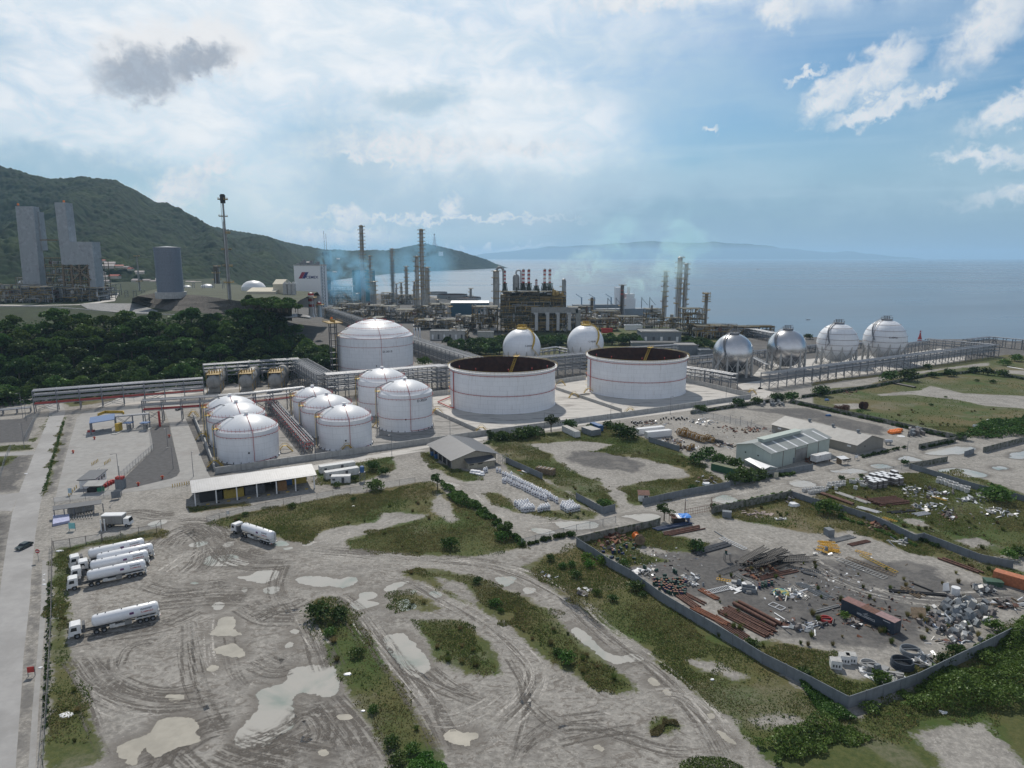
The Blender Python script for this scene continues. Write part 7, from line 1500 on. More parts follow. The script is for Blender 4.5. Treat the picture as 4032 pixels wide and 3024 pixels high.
M_green = mat('pale_green_cladding', (.42,.48,.44),.6, var=.04, vs=.4, streak=.2)
M_beige = mat('beige_cladding', (.27,.255,.225),.7, var=.04, vs=.4, streak=.2)
def ribmat(name, col, sc, ang=0.0, rough=.5):
 m = bpy.data.materials.new(name); m.use_nodes = True; b = NB(NT(m.node_tree)); P = b.n('ShaderNodeTexCoord').outputs['Object']; x, y, z = b.xyz(P)
 s_ = b.m('SINE', b.m('MULTIPLY', x, sc)); n = b.noise(P, .5,5,.6); c = b.mix(b.ramp(n, .35,.7), col, tuple(q*.82 for q in col)); c = b.mix(b.ramp(s_, .5,1,0,.35), c, tuple(q*.6 for q in col))
 n3 = b.noise(b.vm('MULTIPLY', P, (1.5,.08,.08)),1.5,4,.6); c = b.mix(b.ramp(n3,.55,.8,0,.5), c, tuple(q*.55 for q in col))
 p = b.n('ShaderNodeBsdfPrincipled'); b.put(p.inputs['Base Color'], c); p.inputs['Roughness'].default_value = rough; o = b.n('ShaderNodeOutputMaterial'); m.node_tree.links.new(p.outputs[0], o.inputs[0]); return m
R_grey = ribmat('grey_ribbed_roof', (.085,.093,.108),14); R_pale = ribmat('pale_ribbed_roof', (.36,.35,.33),12); R_white = ribmat('weathered_white_roof', (.37,.38,.395),9); R_green = ribmat('green_grey_roof', (.30,.32,.31),12)
A, B, Cc = g('T', 500,748), g('T', 1140,562), g('T', 137,640); h = zat('T', 565, A.y)
t, L, w, s_ = gable('warehouse', 'pale green warehouse with a roof vent and skylight strips', A, B, Cc, h, 2.0, M_green, R_green)
rz = h+2.1; m = MB(); m.box(L*.42, s_*w/2, rz-.2, L*.62,2.4,1.0); m.box(L*.42, s_*w/2, rz+.8, L*.64,3.2,.25); m.build('ridge_vent', M_green, t)
for i in range(6): x = L*(.06+.172*i); MB().slab([(x, -.5*s_, h+.02),(x+1.0,-.5*s_, h+.02),(x+1.0, s_*(w/2-1.3), h+2.0*(1-2.6/w)+.12),(x, s_*(w/2-1.3), h+2.0*(1-2.6/w)+.12)],.03).build('skylight', M_white2, t)
MB().box(L*.50,-.06*s_, 0, L*.18,.12, h*.8).build('roller_door', M_vess, t); MB().box(L*.385,-.06*s_, 0,1.1,.14,2.1).build('door', M_wallg, t)
for q in (.2,.4,.6,.8): MB().box(L*q, -.04*s_, 0,.12,.12, h-.1).build('downpipe', M_rust, t)
for q in (.35,.72): MB().box(-.05, s_*w*q, h*.62,.1,.5,.5).build('louvre', M_blk, t)
A, B, Cc = g('T', 440,748), g('T', 585,722), g('T', 225,640); m = MB(); P = [g('T', x, y, 2.6) for x, y in ((430,745),(580,722),(340,640),(225,632))]; t = thing('canopy', 'low white canopy leaning out from the warehouse corner', 'canopy', (P[0].x, P[0].y, 0)); o = Vector((P[0].x, P[0].y, 0))
q = [p-o for p in P]; mid1 = (q[0]+q[1])/2+Vector((0,0,.8)); mid2 = (q[2]+q[3])/2+Vector((0,0,.8)); MB().slab([q[0], mid1, mid2, q[3]],.1).slab([mid1, q[1], q[2], mid2],.1).build('roof', M_white2, t)
for p in q: MB().bar((p.x, p.y, 0),(p.x, p.y, 2.6),.3).build('post', M_wallc, t)
A, B = g('T', 1440,574), g('T', 1745,505); h = zat('T', 478, A.y); A2 = g('T', 525,252, h); A2.z = 0; an = math.atan2(A2.y-A.y, A2.x-A.x)
t, L, w, s_ = gable('warehouse', 'long beige warehouse with a pale roof and three round roof vents', A, A2, B, h, 2.6, M_beige, R_pale, .4)
for q in (.14,.42,.70): m = MB(); m.cyl((L*q, s_*w*.5, h+2.5),(L*q, s_*w*.5, h+3.1),.5, n=12); m.lathe([(.5,0),(.75,.3),(.6,.7),(.01,.95)],12,(L*q, s_*w*.5, h+3.1)); m.build('roof_vent', M_wallg, t, True)
for q in (.08,.32,.9): MB().box(L*q, -.05*s_, h*.62,1.6,.1,.7).build('window', M_white2, t)
MB().box(-.05, s_*w*.3, h*.6,.1,.5,.5).build('louvre', M_blk, t)
A, B, Cc = g('R', 505,545), g('R', 262,372), g('R', 985,480); h = 3.7
t, L, w, s_ = gable('storage_building', 'grey-roofed open-sided building beside the bund wall', A, B, Cc, h, 2.3, mat('cream_block_wall', (.36,.33,.27),.85, var=.1, streak=.3), R_grey, 1.2)
for i in range(5): MB().box(L*(.14+.19*i),-.04*s_, .1, L*.15,.1, h-.6).build('bay_opening', M_blk, t)
for i in range(6): MB().box(L*(.045+.19*i),-.12*s_, 0,.3,.25, h).build('pillar', M_wallc, t)
for q in (.15,.33): MB().box(L*(1-q),-.5*s_, .1,1.6,.9,1.4).build('blue_drum_stack', M_blue, t)
A, B = g('R', 675,552), g('R', 962,512); an = math.atan2(B.y-A.y, B.x-A.x); W_ = (B-A).length; t = thing('lean_to', 'lean-to annex with its own grey roof on the grey-roofed building', 'building', A, an)
MB().box(W_/2,1.8,0, W_, 3.5,2.5).build('wall', mat('stained_cream_wall', (.33,.31,.25),.85, var=.15, streak=.5), t); MB().slab([(-.4,-.5,2.4),(W_+.4,-.5,2.4),(W_+.4,4.0,3.5),(-.4,4.0,3.5)],.12).build('roof', R_grey, t)
for q in (.12,.45): MB().box(W_*q, -.05,1.5,1.7,.1,.4).build('window', M_glass, t)
t = thing('scaffold', 'grey steel scaffold frame at the end of the grey-roofed building', 'scaffold', g('R', 1020,500),.5); m = MB()
for x in (0,1.8,3.6):
 for y in (0,1.5): m.bar((x, y, 0),(x, y, 3.6),.09)
for z in (1.1,2.3,3.5): m.bar((0,0, z),(3.6,0, z),.08); m.bar((0,1.5, z),(3.6,1.5, z),.08); m.bar((0,0, z-1.1),(1.8,0, z),.06)
m.build('frame', M_steel, t)
A, B = g('Q', 142,592), g('Q', 1082,446); h = zat('Q', 474, A.y); Fr = g('Q', 92,366, h+1.9); Cc = A+Vector((-math.sin(.37), math.cos(.37),0))*12
t, L, w, s_ = gable('open_shed', 'long open-fronted shed with a weathered white roof and white posts', A, B, Cc, h, 1.7, M_dark, R_white, .8, True, 7)
m = MB(); 
for i in range(12): x = L*i/12; m.bar((x, .1,.0),(x+.9,.1,0),.3,.5, i % 2)
m.build('striped_kerb', [M_blk, M_yel], t)
for i, (x0, x1, hh, mt, l) in enumerate([(.04,.22,2.9, M_blk, 'black netting covered stack at the left end of the shed'),(.235,.40,2.7, mat('mustard_tarp', (.36,.27,.05),.7), 'mustard tarpaulin covered stack in the shed'),(.41,.58,2.9, M_dark, 'dark covered stack in the middle of the shed'),(.69,.77,3.0, mat('brown_heap', (.26,.15,.07),.9), 'brown covered stack in the shed'),(.74,.84,3.2, M_blue, 'blue covered stack at the back of the shed'),(.84,.97,2.6, _M['mustard_tarp'], 'mustard covered stack at the right end of the shed')]):
 d_ = 4.5; yb_ = 2.8 if x0 < .6 else (2.5 if i == 3 else 7); R_ = t.matrix_basis; m = MB(); n_ = 7; rr = random.Random(i)
 for a_ in range(n_+1):
  for z_, f in ((0,1.0),(hh*.6,.97),(hh, .8)):
   for s2 in (-1,1): m.v.append((L*(x0+(x1-x0)*a_/n_), yb_+d_/2+s2*d_/2*f, z_*rr.uniform(.9,1.05)))
 q = 6; m.f = []
 for a_ in range(n_): k = a_*q; m.f += [(k, k+q, k+q+2, k+2),(k+2, k+q+2, k+q+4, k+4),(k+4, k+q+4, k+q+5, k+5),(k+5, k+q+5, k+q+3, k+3),(k+3, k+q+3, k+q+1, k+1)]
 m.f += [(0,2,4,5,3,1),(n_*q, n_*q+1, n_*q+3, n_*q+5, n_*q+4, n_*q+2)]; m.m = [0]*len(m.f)
 o = m.build('covered_stack', mt, None, True, t.location); o.rotation_euler = t.rotation_euler; tag(o, l, 'covered stack')
def contain(name, label, r, p, q, wd, h, mt, mr=None, cat='container', ribs=False, z=0.0, door=False, group=None, far=True):
 A, B = g(r, *p), g(r, *q); an = math.atan2(B.y-A.y, B.x-A.x); L = (B-A).length; t = thing(name, label, cat, A, an, group); s_ = 1
 if Vector((-math.sin(an), math.cos(an),0)).dot(A) < 0: s_ = -1
 m = MB(); m.box(L/2, s_*wd/2, z+.1, L, wd, h-.1)
 if ribs:
  for i in range(int(L/.32)):
   for y in (0, wd): m.box(.2+i*.32, s_*y, z+.2,.14,.07, h-.4)
 m.build('body', mt, t); MB().box(L/2, s_*wd/2, z+h, L-.1, wd-.1,.05).build('roof', mr or mt, t)
 for x in (.06, L-.06):
  for y in (.06, wd-.06): MB().box(x, s_*y, z+.05,.14,.14, h).build('corner_post', mt, t)
 if door: MB().box(L*.62,-.03*s_, z+.2,.9,.08, h*.78).build('door', M_dark, t); MB().box(L*.15,-.03*s_, z+h*.45,.9,.08,.7).build('window', M_dark, t)
 return t, L, s_
M_cabin = mat('stained_white_cabin', (.58,.59,.59),.7, var=.1, vs=.8, col2=(.28,.24,.2), c2=(.56,.7), c2s=1.0)
contain('site_cabin', 'long white site cabin at the back of three', 'Q', (1130,335),(1408,292),2.6,2.5, M_cabin, door=True, cat='cabin')
contain('site_cabin', 'long white site cabin in the middle of three', 'Q', (1172,382),(1440,338),2.6,2.5, M_cabin, door=True, cat='cabin')
contain('site_cabin', 'short white site cabin at the front of three', 'Q', (1213,412),(1367,406),2.6,2.4, M_cabin, door=True, cat='cabin')
t = thing('water_tank', 'blue water tank on a steel stand beside the white cabins', 'water tank', g('Q', 1462,385)); m = MB(); m.cyl((0,0,3),(0,0,4.9),.75, n=16); m.cyl((0,0,4.9),(0,0,5.2),.75,.3,16); m.build('tank', M_blue, t, True); m = MB()
for x in (-.8,.8):
 for y in (-.8,.8): m.bar((x, y, 0),(x, y, 3),.12); m.bar((x, y, .2),(-x, y, 2.8),.07)
m.box(0,0,2.9,1.9,1.9,.12); m.build('stand', M_steel, t)
M_cont = mat('navy_container', (.035,.05,.075),.55, var=.25, vs=.8, col2=(.10,.07,.06), c2=(.6,.75), c2s=1.2)
t, L, s_ = contain('shipping_container', 'dark blue shipping container with a rust brown roof in the scrap yard', 'L', (916,905),(1288,1080),2.45,2.6, M_cont, _M.get('rust'), ribs=True)
MB().box(L*.18, s_*1.22,2.66, L*.36,2.4,.03).build('roof_panel', mat('brown_roof', (.20,.11,.10),.8, var=.2), t); MB().box(L*.82, s_*1.22,2.66, L*.36,2.4,.03).build('roof_panel', mat('pink_brown_roof', (.26,.17,.17),.8, var=.2), t)
m = MB(); wall_text(m, 'HTK LOGISTICS', (L*.32,-.09*s_, .95),(1,0,0),(0,0,1),3.9,.5); m.add([(L*.42,-.09,1.6),(L*.60,-.09,1.9),(L*.53,-.09,1.75),(L*.47,-.09,1.6)],[(0,1,2,3)]); m.add([(L*.42,-.09,1.65),(L*.53,-.09,2.15),(L*.50,-.09,1.9)],[(0,1,2)]); m.add([(L*.80,-.09,2.2),(L*.93,-.09,2.2),(L*.93,-.09,2.32),(L*.80,-.09,2.32)],[(0,1,2,3)]); m.add([(L*.80,-.09,.6),(L*.93,-.09,.6),(L*.93,-.09,.72),(L*.80,-.09,.72)],[(0,1,2,3)]); m.build('lettering', M_white2, t)
contain('shipping_container', 'orange shipping container at the right edge of the scrap yard', 'L', (1985,700),(2330,800),2.5,2.6, mat('orange_container', (.42,.15,.07),.6, var=.2), ribs=True)
contain('shipping_container', 'green shipping container half hidden by bushes', 'I', (905,690),(735,648),2.5,2.5, mat('green_container', (.03,.10,.05),.6, var=.2), mat('mossy_roof', (.16,.17,.11),.9, var=.3), ribs=True)
contain('box_trailer', 'white box trailer with dark lettering panel beside the sheet wall', 'I', (275,418),(452,400),2.5,2.6, M_white2, cat='trailer')
contain('box_trailer', 'white box trailer behind the lettered one', 'I', (210,392),(400,372),2.5,2.5, M_white2, cat='trailer')
p = g('I', 345,412); m = MB(); m.box(p.x, p.y-.08,1.0,2.6,.05,1.3); tag(m.build('sign_board', M_logo), 'dark lettering board on the side of the white trailer', 'sign') if 0 else None
contain('freight_container', 'pale grey freight container, leftmost of three by the perimeter road', 'H', (1128,735),(1225,782),2.5,2.6, M_cabin, R_pale)
contain('freight_container', 'grey freight container, middle of three by the perimeter road', 'H', (1270,745),(1345,772),5.0,2.6, M_wallg, R_pale)
contain('freight_container', 'blue freight container, rightmost of three by the perimeter road', 'H', (1330,712),(1395,738),2.5,2.6, M_blue, M_blue)
t, L, s_ = contain('site_cabin', 'rusty white cabin on low legs beside the pale green warehouse', 'T', (1000,690),(1165,655),2.5,2.4, M_cabin, cat='cabin', z=.8)
for x in (.3, L-.3):
 for y in (.3,2.2): MB().box(x, s_*y, 0,.25,.25,.9).build('leg', M_rust, t)
t = thing('burnt_trailer', 'rotten wooden trailer overgrown beside the sheet wall', 'trailer', g('R', 1410,590),-.5); MB().box(3.2,1.2,.1,6.8,2.4,2.0).build('body', M_wood, t)
for i in range(9): MB().box(.3+i*.75,1.2,2.12,.25,2.6,.12,.1*math.sin(i*3)).build('roof_slat', M_wallc if i % 2 else M_wood, t)
def gg(A_, B_, C_): return g(*A_), g(*B_), g(*C_)
A, B, Cc = gg(('K', 1068,152),('K', 1105,165),('K', 1068,128)); t = thing('guard_hut', 'small white guard hut with a red roof at the end of the sheet wall', 'hut', g('K', 1068,155),-.1); MB().box(1.5,1.3,0,3.0,2.6,2.3).build('wall', M_white2, t); MB().slab([(-.3,-.4,2.25),(3.4,-.4,2.25),(3.4,3,2.8),(-.3,3,2.8)],.1).build('roof', M_rust, t)
for x in (1.9,2.5): MB().box(x, -.04,1.0,.45,.08,.9).build('window', M_glass, t)
t = thing('tarp_shelter', 'makeshift shelter covered in blue tarpaulin by the track gate', 'shelter', g('K', 1345,345),.12); rr = random.Random(2)
for x in (0,4.5):
 for y in (0,3): MB().bar((x, y, 0),(x, y, 2.0),.12).build('post', M_wood, t)
for i, (x0, x1, mt) in enumerate(((-.4,1.4, M_rust),(1.2,2.6, M_white2),(2.2,5.4, M_tarp))):
 m = MB(); n_ = 5
 for a_ in range(n_+1):
  for c_ in range(n_+1): m.v.append((x0+(x1-x0)*a_/n_, -.4+3.8*c_/n_, 2.05+.02*i+.25*math.sin(c_*.7)+rr.uniform(-.1,.1)))
 m.f = [(a_*6+c_, (a_+1)*6+c_, (a_+1)*6+c_+1, a_*6+c_+1) for a_ in range(5) for c_ in range(5)]; m.m = [0]*25; m.build('cover_sheet', mt, t)
MB().poly([(4.9,-.3,.3),(4.9,3.2,.3),(4.9,3.2,2.1),(4.9,-.3,2.1)]).build('side_sheet', M_tarp, t); MB().box(2.2,1.5,0,3.4,2.2,1.4).build('stored_goods', M_blk, t)
# loading yard
t = thing('loading_bay', 'tanker loading bay with a blue roof', 'loading bay', g('G', 745,440),.16); P = [g('G', 728,345,5.2), g('G', 942,312,5.2), g('G', 935,265,5.6), g('G', 735,297,5.6)]; o = t.location
t.rotation_euler = (0,0,0); MB().slab([p-o for p in P],.25).build('roof', M_blue, t)
for p in P: q = p-o; MB().bar((q.x*.96+.3, q.y*.96,0),(q.x*.96+.3, q.y*.96,5.2),.4).build('post', M_steel, t)
q = (P[0]+P[1])/2-o; MB().box(q.x+5, q.y+3,0,1.6,3,3.6).build('loading_arm', M_yel, t); MB().box(q.x-6, q.y+1,0,2.5,1.6,1.0).build('fire_cabinet', M_red, t); MB().box(q.x-5, q.y+1,.02,3,10,.25).build('island', M_wallc, t); MB().box(q.x+6, q.y+2,.02,2.4,10,.25).build('island', M_wallc, t)
for x, l in ((1055, 'left'),(1190, 'right')):
 t = thing('pump_island', 'small blue-hooded pump island under the feed rack, %s one' % l, 'pump', g('G', x, 400)); MB().box(0,0,.03,2.4,7,.25).build('island', M_wallc, t); MB().box(0,0,3.2,3.4,3,.3).build('hood', M_blue, t)
 for sx in (-.9,.9): MB().bar((sx, 0,0),(sx, 0,3.3),.2).build('post', M_steel, t)
 MB().box(0,0,.3,1.2,1.4,2.0).build('pump', M_vess, t)
m = MB(); P = [g('G', x, y) for x, y in ((800,285),(860,262),(1005,262),(1012,272))]
for a_, c_ in zip(P[:-1], P[1:]): m.bar(a_+Vector((0,0,.6)), c_+Vector((0,0,.6)),.4,1.2)
tag(m.build('kerb_barrier', M_yel), 'yellow-topped barrier behind the blue loading bay', 'barrier')
A, B = g('U', 975,400), g('U', 1225,190); an = math.atan2(B.y-A.y, B.x-A.x); L = (B-A).length; t = thing('gatehouse', 'white gatehouse with a dark flat roof in the loading yard', 'building', A, an); MB().box(L/2,2.4,0, L, 4.6,3.0).build('wall', M_white2, t); MB().box(L/2,2.4,3.0, L+.8,5.6,.25).build('roof', R_grey, t)
for q in (.35,.6,.8): MB().box(L*q, -.05+.1,1.2,1.0,.2,1.0).build('window', M_glass, t)
A = g('U', 700,530); t = thing('canopy', 'flat white canopy with equipment at the near end of the gatehouse', 'canopy', A, .12); MB().slab([(0,0,2.6),(6,0,2.6),(6,4.5,3.1),(0,4.5,3.1)],.15).build('roof', M_vess, t)
for x in (.2,5.8):
 for y in (.2,4.3): MB().bar((x, y, 0),(x, y, 2.7),.15).build('post', M_steel, t)
MB().box(4.6,2,0,1.6,1.6,1.5).build('green_machine', mat('green_machine', (.03,.22,.12),.6), t); MB().box(2,2.4,0,2.6,2.2,1.4).build('equipment', M_blk, t)
t = thing('fire_pump_box', 'pale grey utility box with red pipework on top by the fence', 'utility box', g('U', 1400,425),.05); MB().box(1.4,1,0,2.6,2,3.2).build('body', M_wallg, t)
for i in range(3): MB().box(1.4,.4+i*.6,3.3,2.4,.3,.8).build('red_pipe', M_red, t)
for i in range(5): p = g('U', 1110+i*58,410-i*30); o = MB().box(p.x, p.y, 0,1.6,1.1,1.0,.5).box(p.x, p.y, 1.0,1.3,.7,.25,.5).build('valve_manifold', M_red); tag(o, 'red valve manifold in the row beside the gatehouse', 'valve', 'row of red valve manifolds')
P = [g('U', 675,300), g('U', 1075,0)]; m = MB(); m.bar(P[0]+Vector((0,0,.9)), P[1]+Vector((0,0,.9)),.3,.25); m.bar(P[0]+Vector((0,0,.2)), P[1]+Vector((0,0,.2)),1.0,.35); tag(m.build('weighbridge', M_wallc), 'long narrow weighbridge platform beside the gatehouse', 'weighbridge')
bm_ = MB().cyl((0,0,0),(0,0,1.1),.12, n=8).mesh('bollard', M_yel)
for r, x0, y0, x1, y1, n in (('G', 752,690,800,660,5),('G', 855,685,900,655,5),('G', 1410,868,1545,842,8),('U', 400,590,560,400,5)):
 for i in range(n): p = g(r, x0+(x1-x0)*i/(n-1), y0+(y1-y0)*i/(n-1)); tag(link('bollard', bm_, None, p), 'yellow bollard on the concrete road edge', 'bollard', 'yellow bollards')
for r, x, y, l in (('G', 598,590, 'red fire hydrant rig in the loading yard'),('G', 1130,855, 'red hydrant on the dark gravel by the service road'),('G', 1327,800, 'red hydrant at the bend of the service road'),('G', 772,478, 'red bin at the loading bay'),('G', 1382,460, 'red hydrant on the dark gravel strip')):
 t = thing('fire_hydrant', l, 'hydrant', g(r, x, y)); MB().cyl((0,0,0),(0,0,1.3),.3,.25,8).build('body', M_red, t); MB().cyl((-.6,0,.9),(.6,0,.9),.16, n=6).build('outlet', M_orange, t)
m = MB()
for x, a_ in ((-.25,.0),(.25,1)): m.cyl(g('G', 1307+x*10,372)+Vector((0,0,0)), g('G', 1307+x*10,372)+Vector((0,0,7)),.35, n=8)
tag(m.build('fire_main', M_red), 'tall red fire water pipe under the second pipe bridge', 'pipe')
A, B = g('U', 40,880,2.8), g('U', 1105,735,2.8); t = thing('lean_to_roof', 'long narrow dark roof over the grey sacks in front of the loading yard', 'canopy', (A.x, A.y, 0)); o = t.location; D_ = g('U', 40,790,3.2); E_ = g('U', 1105,640,3.2); MB().slab([A-o, B-o, E_-o, D_-o],.15).build('roof', R_grey, t)
for i in range(6): q = A.lerp(B, i/5)-o; MB().bar((q.x, q.y+.5,0),(q.x, q.y+.5,2.7),.2).build('post', M_steel, t)
bgm = MB().lathe([(.01,0),(.55,.05),(.62,.5),(.55,1.0),(.3,1.15),(.01,1.18)],12).mesh('sack', M_conc, True)
for i in range(8): p = g('U', 430+i*67,975-i*14); q = link('sack', bgm, None, p); q.scale = (1.2,1.2,1.9); tag(q, 'big dusty grey sack in the row under the narrow dark roof', 'sack', 'dusty grey sacks in a row')
for i in range(9): a_, c_ = g('U', 455+i*60,975-i*12), g('U', 430+i*58,1100-i*4); tag(MB().bar(a_+Vector((0,0,.2)), c_+Vector((0,0,.2)),.25).build('timber', M_conc), 'pale timber lying on the ground before the grey sacks', 'timber', 'timbers before the grey sacks')
P = [g('U', 40,1180,.7), g('U', 410,1100,.7), g('U', 400,960,.9), g('U', 50,985,.9)]; tag(MB().slab(P, .7).build('tarpaulin_stack', mat('lilac_tarp', (.36,.38,.55),.6, var=.15)), 'flat stack under a pale lilac tarpaulin left of the grey sacks', 'tarpaulin')
def board(r, x0, y0, x1, y1, z0, z1, mt, label, name='sign_board', cat='sign'):
 a_, c_ = g(r, x0, y0), g(r, x1, y1); t = thing(name, label, cat, a_); d = c_-a_; m = MB(); m.hexa([(0,0, z0),(d.x, d.y, z0),(d.x, d.y+.1, z0),(0,.1, z0)],[(0,0, z1),(d.x, d.y, z1),(d.x, d.y+.1, z1),(0,.1, z1)]); m.build('panel', mt, t)
 for q in (0,1): MB().bar((d.x*q, d.y*q+.12,0),(d.x*q, d.y*q+.12, z1),.1).build('post', M_steel, t)
 return t
board('U', 400,1330,535,1325,.6,2.3, mat('turquoise_board', (.20,.50,.52),.6, var=0), 'turquoise sign board facing the yard entrance')
board('U', 1325,650,1520,620,.3,2.6, M_wallg, 'pale grey sign board on the loading yard fence'); board('U', 385,560,455,555,.8,2.4, mat('pale_blue_board', (.35,.47,.55),.6, var=0), 'small pale blue sign in the loading yard')
board('Q', 388,668,406,666,.6,1.6, M_white2, 'little white square sign on the wire fence'); board('M', 178,1078,222,1072,.8,1.9, M_red, 'dark red rectangular sign beside the main road'); board('T', 1425,640,1458,634,.8,1.7, M_white2, 'white sign board on the gate right of the warehouse')
board('T', 545,838,592,833,.2,2.0, mat('cream_sheet', (.45,.43,.33),.8), 'cream cloth sheet hanging on the vine covered wall', 'cloth_sheet', 'cloth')
t = thing('no_entry_sign', 'round red no entry sign on a post at the road corner', 'sign', g('M', 247,340)); MB().cyl((0,0,0),(0,0,2.6),.05, n=6).build('post', M_steel, t); MB().cyl((0,-.04,2.7),(0,.02,2.7),.55, n=24).build('disc', M_red, t); MB().box(0,-.06,2.6,.75,.03,.2).build('white_bar', M_white2, t)
A, B = g('U', 1105,1000), g('U', 1105,1340); t = thing('yard_gate', 'white gate frame at the truck yard entrance', 'gate', B)
for q in (0,.8): MB().cyl((q, q*.5,0),(q, q*.5,3.4),.16, n=8).build('post', M_white2, t)
MB().box(.4,.6,0,1.5,.3,2.2).build('leaf', M_brown, t)
m = MB(); a_, c_ = g('K', 1445,275), g('K', 1660,235); t = thing('yard_gate', 'rusty open-bar gate of the scrap yard', 'gate', a_); d = c_-a_
for i in range(16): q = d*(i/15); MB().bar((q.x, q.y, 0),(q.x, q.y, 2.2 if i not in (0,15) else 4.5),.06 if i not in (0,15) else .14).build('bar', M_rust, t)
for z in (.3,1.1,2.1): MB().bar((0,0, z),(d.x, d.y, z),.08).build('rail', M_rust, t)
for r, x, y, h, l in (('H', 1915,612,9, 'lamp post on the perimeter road right of the open tanks'),('H', 1482,672,9, 'lamp post on the perimeter road between the open tanks'),('H', 1000,745,9, 'lamp post beside the feathery tree'),('H', 318,790,9, 'lamp post behind the grey-roofed building'),('F', 1695,1190,8, 'lamp post on the perimeter road before tank D-3023A'),('G', 1580,782,9, 'lamp post at the left end of the open shed'),('G', 970,775,8, 'lamp post beside the gatehouse'),('G', 1415,718,8, 'lamp post on the dark gravel'),('G', 1372,548,8, 'lamp post beside the service road'),('G', 215,325,10, 'mast with a white box at the left road side'),('G', 200,550,10, 'mast at the left beside the side road'),('D', 398,745,9, 'lamp post on the perimeter road right part'),('U', 1545,560,10, 'thick pale mast at the fence corner'),('K', 1443,265,5, 'thin pole at the track gate'),('I', 875,310,4, 'slanted lamp behind the cable reels, left one'),('I', 948,322,4, 'slanted lamp behind the cable reels, middle one'),('I', 1025,345,4, 'slanted lamp behind the cable reels, right one'),('E', 1610,640,9, 'lamp post at the foot of the wood'),('E', 200,990,12, 'tall mast by the left road bridge'),('J', 882,1130,4, 'pole at the right track junction')):
 t = thing('lamp_post', l, 'lamp post', g(r, x, y), rg.uniform(-.6,.6)); MB().cyl((0,0,0),(0,0, h),.11,.07,7).build('pole', M_steel, t); MB().tube([Vector((0,0, h)), Vector((0,-.5, h+.25)), Vector((0,-1.3, h+.3))],.05,5).build('arm', M_steel, t); MB().box(0,-1.6, h+.2,.35,.8,.16).build('lamp_head', M_vess, t)
for r, x, y, l in (('F', 300,1285, 'yellow stile at the near left corner of the bund'),('F', 200,1065, 'yellow stile halfway along the left bund wall'),('F', 125,885, 'yellow stile at the far left bund corner'),('F', 1345,1165, 'yellow stile over the bund wall before the middle tanks'),('H', 225,605, 'yellow stile over the cross wall left of the nearer open tank'),('H', 545,745, 'yellow stile over the bund wall above the grey-roofed building'),('H', 1120,400, 'yellow stairs behind the nearer open tank'),('H', 1215,490, 'yellow stile over the cross wall between the open tanks'),('H', 1625,608, 'yellow stile over the bund wall below the farther open tank'),('H', 1325,455, 'yellow steps at the foot of the farther open tank'),('D', 555,700, 'yellow stile at the right bund corner'),('F', 850,1165, 'yellow steps right of the front left tank'),('F', 1590,970, 'yellow steps left of tank D-3023A')):
 t = thing('stile', l, 'steps', g(r, x, y), rg.uniform(-.3,.3)); m = MB(); m.box(0,0,2.5,1.4,1.2,.12)
 for s_ in (-1,1):
  m.bar((s_*.7,-.5,2.5),(s_*3,-.5,0),.12,.25); m.bar((s_*.7,.5,2.5),(s_*3,.5,0),.12,.25)
  for k in range(6): m.box(s_*(.9+k*.4),0,2.2-k*.42,.3,1,.05)
  m.bar((s_*.7,-.5,3.5),(s_*3,-.5,1.0),.07); m.bar((s_*.7,.5,3.5),(s_*3,.5,1.0),.07)
 m.build('steps', M_yel, t); MB().bar((-.7,-.5,3.5),(.7,-.5,3.5),.07).bar((-.7,.5,3.5),(.7,.5,3.5),.07).build('handrail', M_yel, t)
m = MB(); m.tube([g('H', x, y, .8) for x, y in ((325,480),(228,520),(320,560),(345,565))],.3,7); tag(m.build('ground_pipe', M_red, None, True), 'red ground pipe at the left foot of the nearer open tank', 'pipe')
m = MB(); m.tube([g('H', x, y, .6) for x, y in ((1085,415),(1180,450),(1240,470),(1330,462))],.35,7); tag(m.build('ground_pipe', M_dark, None, True), 'dark ground pipe running to the farther open tank', 'pipe')
m = MB(); 
for dx, mt in ((0,0),(22,0),(44,1),(62,1)): m.tube([g('F', 715+dx, 790,1.5), g('F', 1010+dx*.8,1140,1.5)],.22,6, mt)
tag(m.build('ground_pipe', [M_red, M_pipeg], None, True), 'red and grey ground pipes between the two groups of small tanks', 'pipe')
# stacked goods and scrap
def many(name, me, cat, label, group, r, pts, sc=1.0, mats=None, rot=None, z=0.0, jit=0.0, rgs=3):
 rr = random.Random(rgs)
 for x, y in pts:
  p = g(r, x+rr.uniform(-jit, jit), y+rr.uniform(-jit, jit)); m_ = me[rr.randrange(len(me))] if isinstance(me, list) else me; o = link(name, m_, None, p+Vector((0,0, z)), rr.uniform(0,6.28) if rot is None else rot+rr.uniform(-.15,.15)); s_ = sc*rr.uniform(.9,1.1); o.scale = (s_, s_, s_); tag(o, label, cat, group)
m = MB(); m.lathe([(.01,.1),(.42,.12),(.5,.5),(.5,1.15),(.42,1.38),(.2,1.45),(.17,1.7),(.24,1.78),(.01,1.8)],12); m.box(0,-.0,0,.8,.8,.14)
m.lathe([(.505,.55),(.51,.85)],4,(0,0,0),1,-2.1,-1.0); BAG = m.mesh('sack', [mat('white_sack', (.66,.67,.70),.7, var=.08, vs=2), mat('sack_print', (.06,.05,.10),.7, var=0)], True)
def interp(a, c, n): return [(a[0]+(c[0]-a[0])*i/(n-1), a[1]+(c[1]-a[1])*i/(n-1)) for i in range(n)]
many('bulk_bag', BAG, 'bulk bag', 'white bulk bag in the long diagonal row on the sack yard', 'white bulk bags in the long row', 'R', interp((1055,620),(1640,905),24)+interp((1100,640),(1560,850),20)+interp((1085,680),(1520,890),16)+interp((1160,660),(1420,790),12),1.0, jit=4, rot=0)
